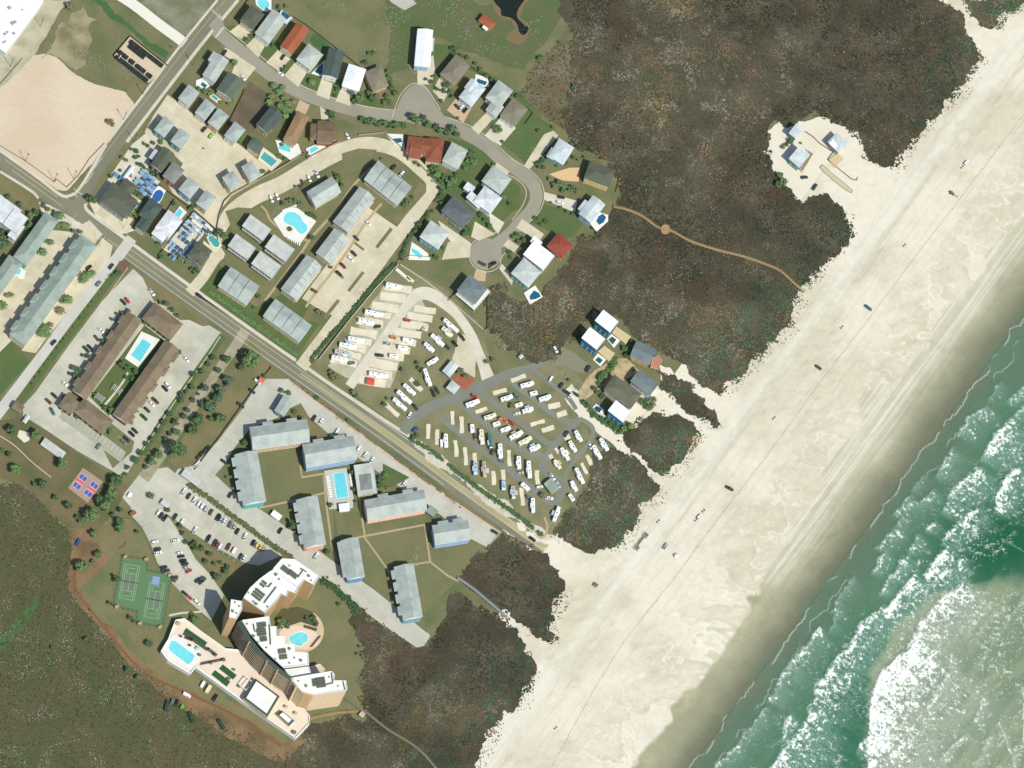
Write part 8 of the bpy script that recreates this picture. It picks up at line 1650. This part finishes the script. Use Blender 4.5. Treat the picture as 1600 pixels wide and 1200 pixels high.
T('before the long grey green row', 'main road end', [(116, 361, 5, 'olive', 'round'), (126, 362, 5, 'olive', 'round'), (140, 428, 8, 'mid'), (133, 432, 9), (129, 438, 6), (146, 426, 5, 'olive'), (106, 467, 9), (98, 470, 5), (95, 485, 8, 'olive'), (72, 513, 10), (66, 520, 8, 'mid'), (80, 507, 5, 'olive'), (75, 522, 6)], 'palm', 'mid', 'palms along the long row')
T('between the two grey green rows', 'main road end', [(88, 337, 7, 'blue'), (95, 336, 8, 'mid'), (100, 351, 6), (106, 352, 6, 'olive'), (92, 350, 5), (73, 377, 4), (80, 378, 6, 'olive'), (67, 393, 8, 'mid'), (12, 461, 5, 'olive'), (18, 460, 5), (4, 476, 9, 'mid'), (60, 510, 2)], 'palm', 'mid', 'palms between the two rows')
T('beside the stepped white row house', 'main road end', [(13, 307, 6), (31, 320, 6), (50, 335, 9, 'mid'), (56, 332, 7), (46, 350, 8, 'bright'), (40, 356, 6), (6, 362, 6), (4, 380, 13, 'dark', 'oak'), (70, 322, 6, 'blue'), (76, 326, 6, 'olive'), (84, 330, 4)], 'clump', 'dark')
T('at the street corner of the dark grey house', 'street end', [(140, 311, 8), (149, 315, 7, 'mid')], 'round', 'dark')
vs = [(185, 427, 6), (176, 430, 4), (159, 453, 1.8), (166, 437, 1.6), (170, 430, 1.6), (154, 461, 1.8), (145, 472, 2.6), (139, 479, 2.4), (132, 488, 1.8), (125, 497, 2.6), (115, 511, 2), (110, 519, 2), (105, 524, 2), (101, 530, 3), (96, 535, 3), (90, 544, 3), (82, 553, 2), (76, 562, 2), (70, 570, 2), (62, 582, 3), (56, 590, 3), (50, 600, 3), (30, 600, 2)]
T('on the green strip beside the concrete street', 'main road end', vs[:12], 'clump', 'dark', 'small shrubs on the green strip'); T('in the lower half of the green strip', 'hotel end', vs[12:22], 'clump', 'dark', 'lower small shrubs on the green strip')
fy = [(190, 247, 5, 'olive'), (196, 251, 5, 'olive'), (206, 233, 4), (215, 237, 6), (212, 246, 5), (218, 244, 4), (225, 224, 4), (231, 228, 4), (239, 224, 5), (172, 275, 5), (189, 267, 4), (215, 256, 4), (221, 258, 5), (226, 262, 4), (238, 272, 5), (246, 274, 5), (250, 272, 5), (228, 283, 4), (212, 300, 5), (218, 304, 5)]
T('in the yards around the corner cart yard', 'street end', fy, 'clump', 'dark')
T('among the pools of the upper court', 'street end', [(250, 222, 6, 'bright'), (312, 138, 5), (320, 142, 6), (328, 146, 5, 'bright'), (344, 160, 4), (362, 158, 6, 'mid'), (356, 163, 4), (374, 220, 6), (378, 214, 4), (434, 245, 4), (411, 268, 5), (440, 226, 4), (446, 248, 4), (318, 232, 2)], 'clump', 'mid')
T('around the houses by the main road', 'street end', [(210, 332, 6, 'bright'), (215, 338, 6), (205, 328, 4), (247, 380, 5), (246, 370, 4), (251, 402, 6), (272, 318, 5), (297, 327, 6), (302, 322, 5), (282, 402, 6, 'olive'), (290, 408, 7, 'mid'), (300, 420, 5), (306, 424, 7), (352, 369, 8, 'mid'), (344, 362, 7), (338, 366, 5)], 'clump', 'dark')
T('around the kidney pool', 'lane end', [(441, 317, 6), (452, 313, 6, 'mid'), (462, 315, 6, 'mid'), (469, 318, 5, 'olive'), (461, 291, 3), (470, 292, 4), (487, 336, 6), (487, 371, 6), (480, 334, 4), (492, 340, 4), (453, 358, 5, 'olive'), (391, 336, 4)], 'clump', 'dark')
T('against the upper condos', 'lane end', [(531, 279, 8, 'mid'), (525, 273, 6), (533, 288, 6), (595, 248, 3), (638, 316, 7, 'mid'), (644, 308, 4), (631, 320, 6), (516, 416, 5), (511, 411, 4), (497, 486, 6, 'olive'), (505, 490, 5, 'olive'), (404, 463, 5), (396, 480, 3)], 'clump', 'dark')
T('along the upper residential street', 'crosswalk end', [(366, 98, 7, 'bright'), (386, 62, 6), (392, 57, 5), (441, 109, 6), (448, 104, 5), (428, 71, 5), (488, 127, 7, 'mid', 'palm'), (527, 139, 5), (524, 150, 4), (551, 141, 10, 'blue'), (562, 153, 10, 'mid'), (555, 158, 7), (585, 152, 10), (577, 146, 7, 'mid'), (600, 160, 6, 'mid'), (570, 98, 6), (577, 84, 5), (585, 84, 6, 'mid'), (438, 12, 6, 'mid'), (448, 10, 5, 'mid')], 'clump', 'dark', 'trees along the upper street')
T('in the clump above the dark green house', 'street end', [(429, 133, 7), (424, 150, 6), (436, 142, 7, 'mid'), (442, 136, 6, 'mid'), (421, 158, 6, 'bright'), (444, 152, 6), (438, 165, 7), (450, 160, 6, 'olive'), (446, 170, 7), (454, 172, 6, 'mid'), (447, 180, 6, 'bright'), (458, 158, 5, 'olive')], 'palm', 'mid', 'palms above the dark green house')
T('beside the brown cross roofed house', 'upper end', [(517, 178, 7), (521, 183, 5), (513, 190, 4)], 'round', 'dark')
T('in the planted bank below the teardrop circle', 'inland end', [(566, 186, 6), (574, 190, 7), (583, 190, 7, 'mid'), (592, 193, 7), (601, 193, 7, 'mid'), (611, 196, 7), (620, 196, 8, 'mid'), (630, 198, 7), (644, 184, 9), (652, 190, 9, 'mid'), (663, 186, 8), (668, 193, 8, 'mid'), (682, 198, 7), (690, 203, 8, 'mid'), (700, 206, 8), (708, 203, 9, 'mid'), (714, 210, 6)], 'round', 'dark', 'planted bank trees')
T('west of the teardrop circle', 'upper end', [(606, 112, 5, 'mid'), (608, 122, 6, 'mid'), (612, 136, 7), (618, 146, 7, 'mid'), (605, 150, 6), (607, 160, 7), (612, 128, 5, 'mid')], 'clump', 'dark')
T('around the brown and pale blue houses', 'upper end', [(711, 77, 7), (706, 76, 5), (720, 87, 5), (730, 90, 5), (742, 100, 5), (750, 108, 5), (760, 118, 5), (768, 124, 5), (808, 150, 5), (679, 120, 6, 'mid'), (674, 128, 5), (665, 124, 4), (698, 134, 8), (692, 142, 6), (704, 144, 7, 'mid'), (706, 150, 5), (690, 158, 4), (682, 138, 5), (716, 184, 3)], 'clump', 'dark')
T('in the front yards down the curving street', 'upper end', [(778, 202, 9, 'mid'), (785, 222, 4), (845, 90, 6), (842, 203, 5), (864, 198, 4), (897, 133, 6), (771, 257, 4, 'mid'), (787, 306, 6, 'blue', 'palm'), (797, 318, 5), (752, 336, 6), (758, 344, 5), (765, 352, 6), (731, 358, 8), (722, 354, 6), (727, 366, 7), (692, 387, 5), (837, 341, 5), (844, 350, 4), (853, 346, 5), (808, 367, 6)], 'clump', 'dark', 'yard trees along the curving street')
T('by the white and grey twin houses', 'street end', [(804, 372, 7, 'mid'), (811, 376, 6), (820, 376, 7), (796, 394, 5), (798, 402, 4), (766, 418, 3)], 'clump', 'dark')
T('around the light blue and olive hip houses', 'street end', [(842, 258, 8), (848, 250, 5), (850, 263, 5), (872, 258, 5, 'mid'), (884, 254, 6), (897, 246, 5), (912, 245, 4), (858, 280, 5, 'olive'), (866, 290, 7, 'olive'), (874, 286, 8, 'mid'), (882, 292, 7, 'olive'), (892, 294, 7), (880, 298, 6, 'mid'), (900, 298, 6, 'olive'), (860, 316, 3), (876, 324, 4), (886, 330, 4), (894, 334, 4)], 'clump', 'dark')
T('in the thicket behind the octagonal house', 'upper end', [(735, 242, 9), (740, 252, 9, 'mid'), (732, 252, 6, 'bright'), (728, 262, 6, 'mid'), (710, 280, 9, 'mid'), (701, 285, 9, 'mid'), (694, 278, 8), (684, 258, 7, 'mid'), (676, 262, 8), (682, 272, 9, 'bright'), (688, 284, 6), (674, 274, 6), (648, 254, 5), (654, 258, 4), (699, 292, 7), (706, 290, 6), (713, 272, 5)], 'clump', 'dark', 'thicket trees')
T('along the inside of the condo lane wall', 'upper end', [(690, 307, 6), (688, 318, 6), (692, 314, 4), (676, 330, 4), (668, 338, 5), (655, 352, 7), (650, 360, 6), (640, 370, 5), (636, 383, 5), (630, 396, 6), (628, 404, 5), (681, 402, 6), (672, 400, 3)], 'clump', 'dark')
T('around the dune houses', 'upper end', [(976, 544, 7), (983, 549, 7), (978, 556, 7), (988, 534, 6), (986, 560, 5), (943, 586, 8, 'mid'), (938, 592, 8), (956, 572, 6), (930, 606, 6), (934, 612, 6), (941, 619, 6), (913, 629, 6), (920, 634, 7), (926, 650, 5), (1005, 628, 9), (1012, 636, 8), (1020, 628, 10, 'olive'), (1018, 638, 7, 'olive'), (956, 662, 6), (984, 664, 8, 'bright')], 'clump', 'dark', 'shrubs around the dune houses')
T('along the sandy path below the blue sided house', 'upper end', [(948, 656, 5), (962, 668, 6), (970, 674, 5), (940, 652, 4), (976, 670, 7, 'bright'), (990, 576, 4)], 'clump', 'dark')
T('by the beach houses', 'upper end', [(1234, 221, 7), (1228, 226, 5), (1224, 230, 5, 'olive'), (1220, 276, 8, 'mid'), (1224, 284, 9, 'mid'), (1216, 288, 8), (1251, 224, 3, 'olive'), (1201, 214, 4, 'olive')], 'clump', 'dark')
T('standing alone in the reedy ground', 'meadow end', [(843, 91, 6), (897, 137, 6), (903, 250, 3)], 'clump', 'dark')
T('on the bare lots at the top corner', 'inland end', [(108, 8, 8, 'dry'), (112, 14, 6, 'dry'), (172, 190, 7, 'dry'), (176, 195, 5, 'dry'), (268, 74, 3)], 'clump', 'dry')
hedge('long ragged hedge between the tower parking and pastel condos', [(296, 758), (330, 782), (370, 812), (410, 842), (458, 874)], 6, 1.7, 'olive', .12, 6)
hedge('dark dense hedge along the tower lawn', [(504, 906), (520, 918), (536, 932), (552, 946), (560, 956)], 8, 2.2, 'dark', 0, 7)
hedge('ragged planting along the camper park roadside', [(640, 686), (670, 702), (710, 734), (760, 772), (800, 800), (846, 836)], 5, 1.1, 'dark', .18, 8)
hedge('low green hedge above the main road before the condos', [(326, 454), (360, 478), (400, 508), (464, 554)], 4, .9, 'mid', .1, 9)
hedge('shrub border beside the condo lane wall', [(690, 300), (664, 340), (640, 372), (624, 404)], 5, 1.6, 'dark', .25, 10)
hedge('planted border along the dune house drive', [(962, 562), (954, 574), (944, 588), (934, 600)], 8, 1.6, 'mid', 0, 11)
hedge('border along the sandy path beneath the white dune house', [(922, 640), (940, 656), (958, 668), (970, 676)], 7, 1.2, 'dark', .1, 12)
hedge('planting around the octagonal thicket', [(672, 266), (690, 290), (704, 292)], 7, 1.8, 'mid', .1, 13)
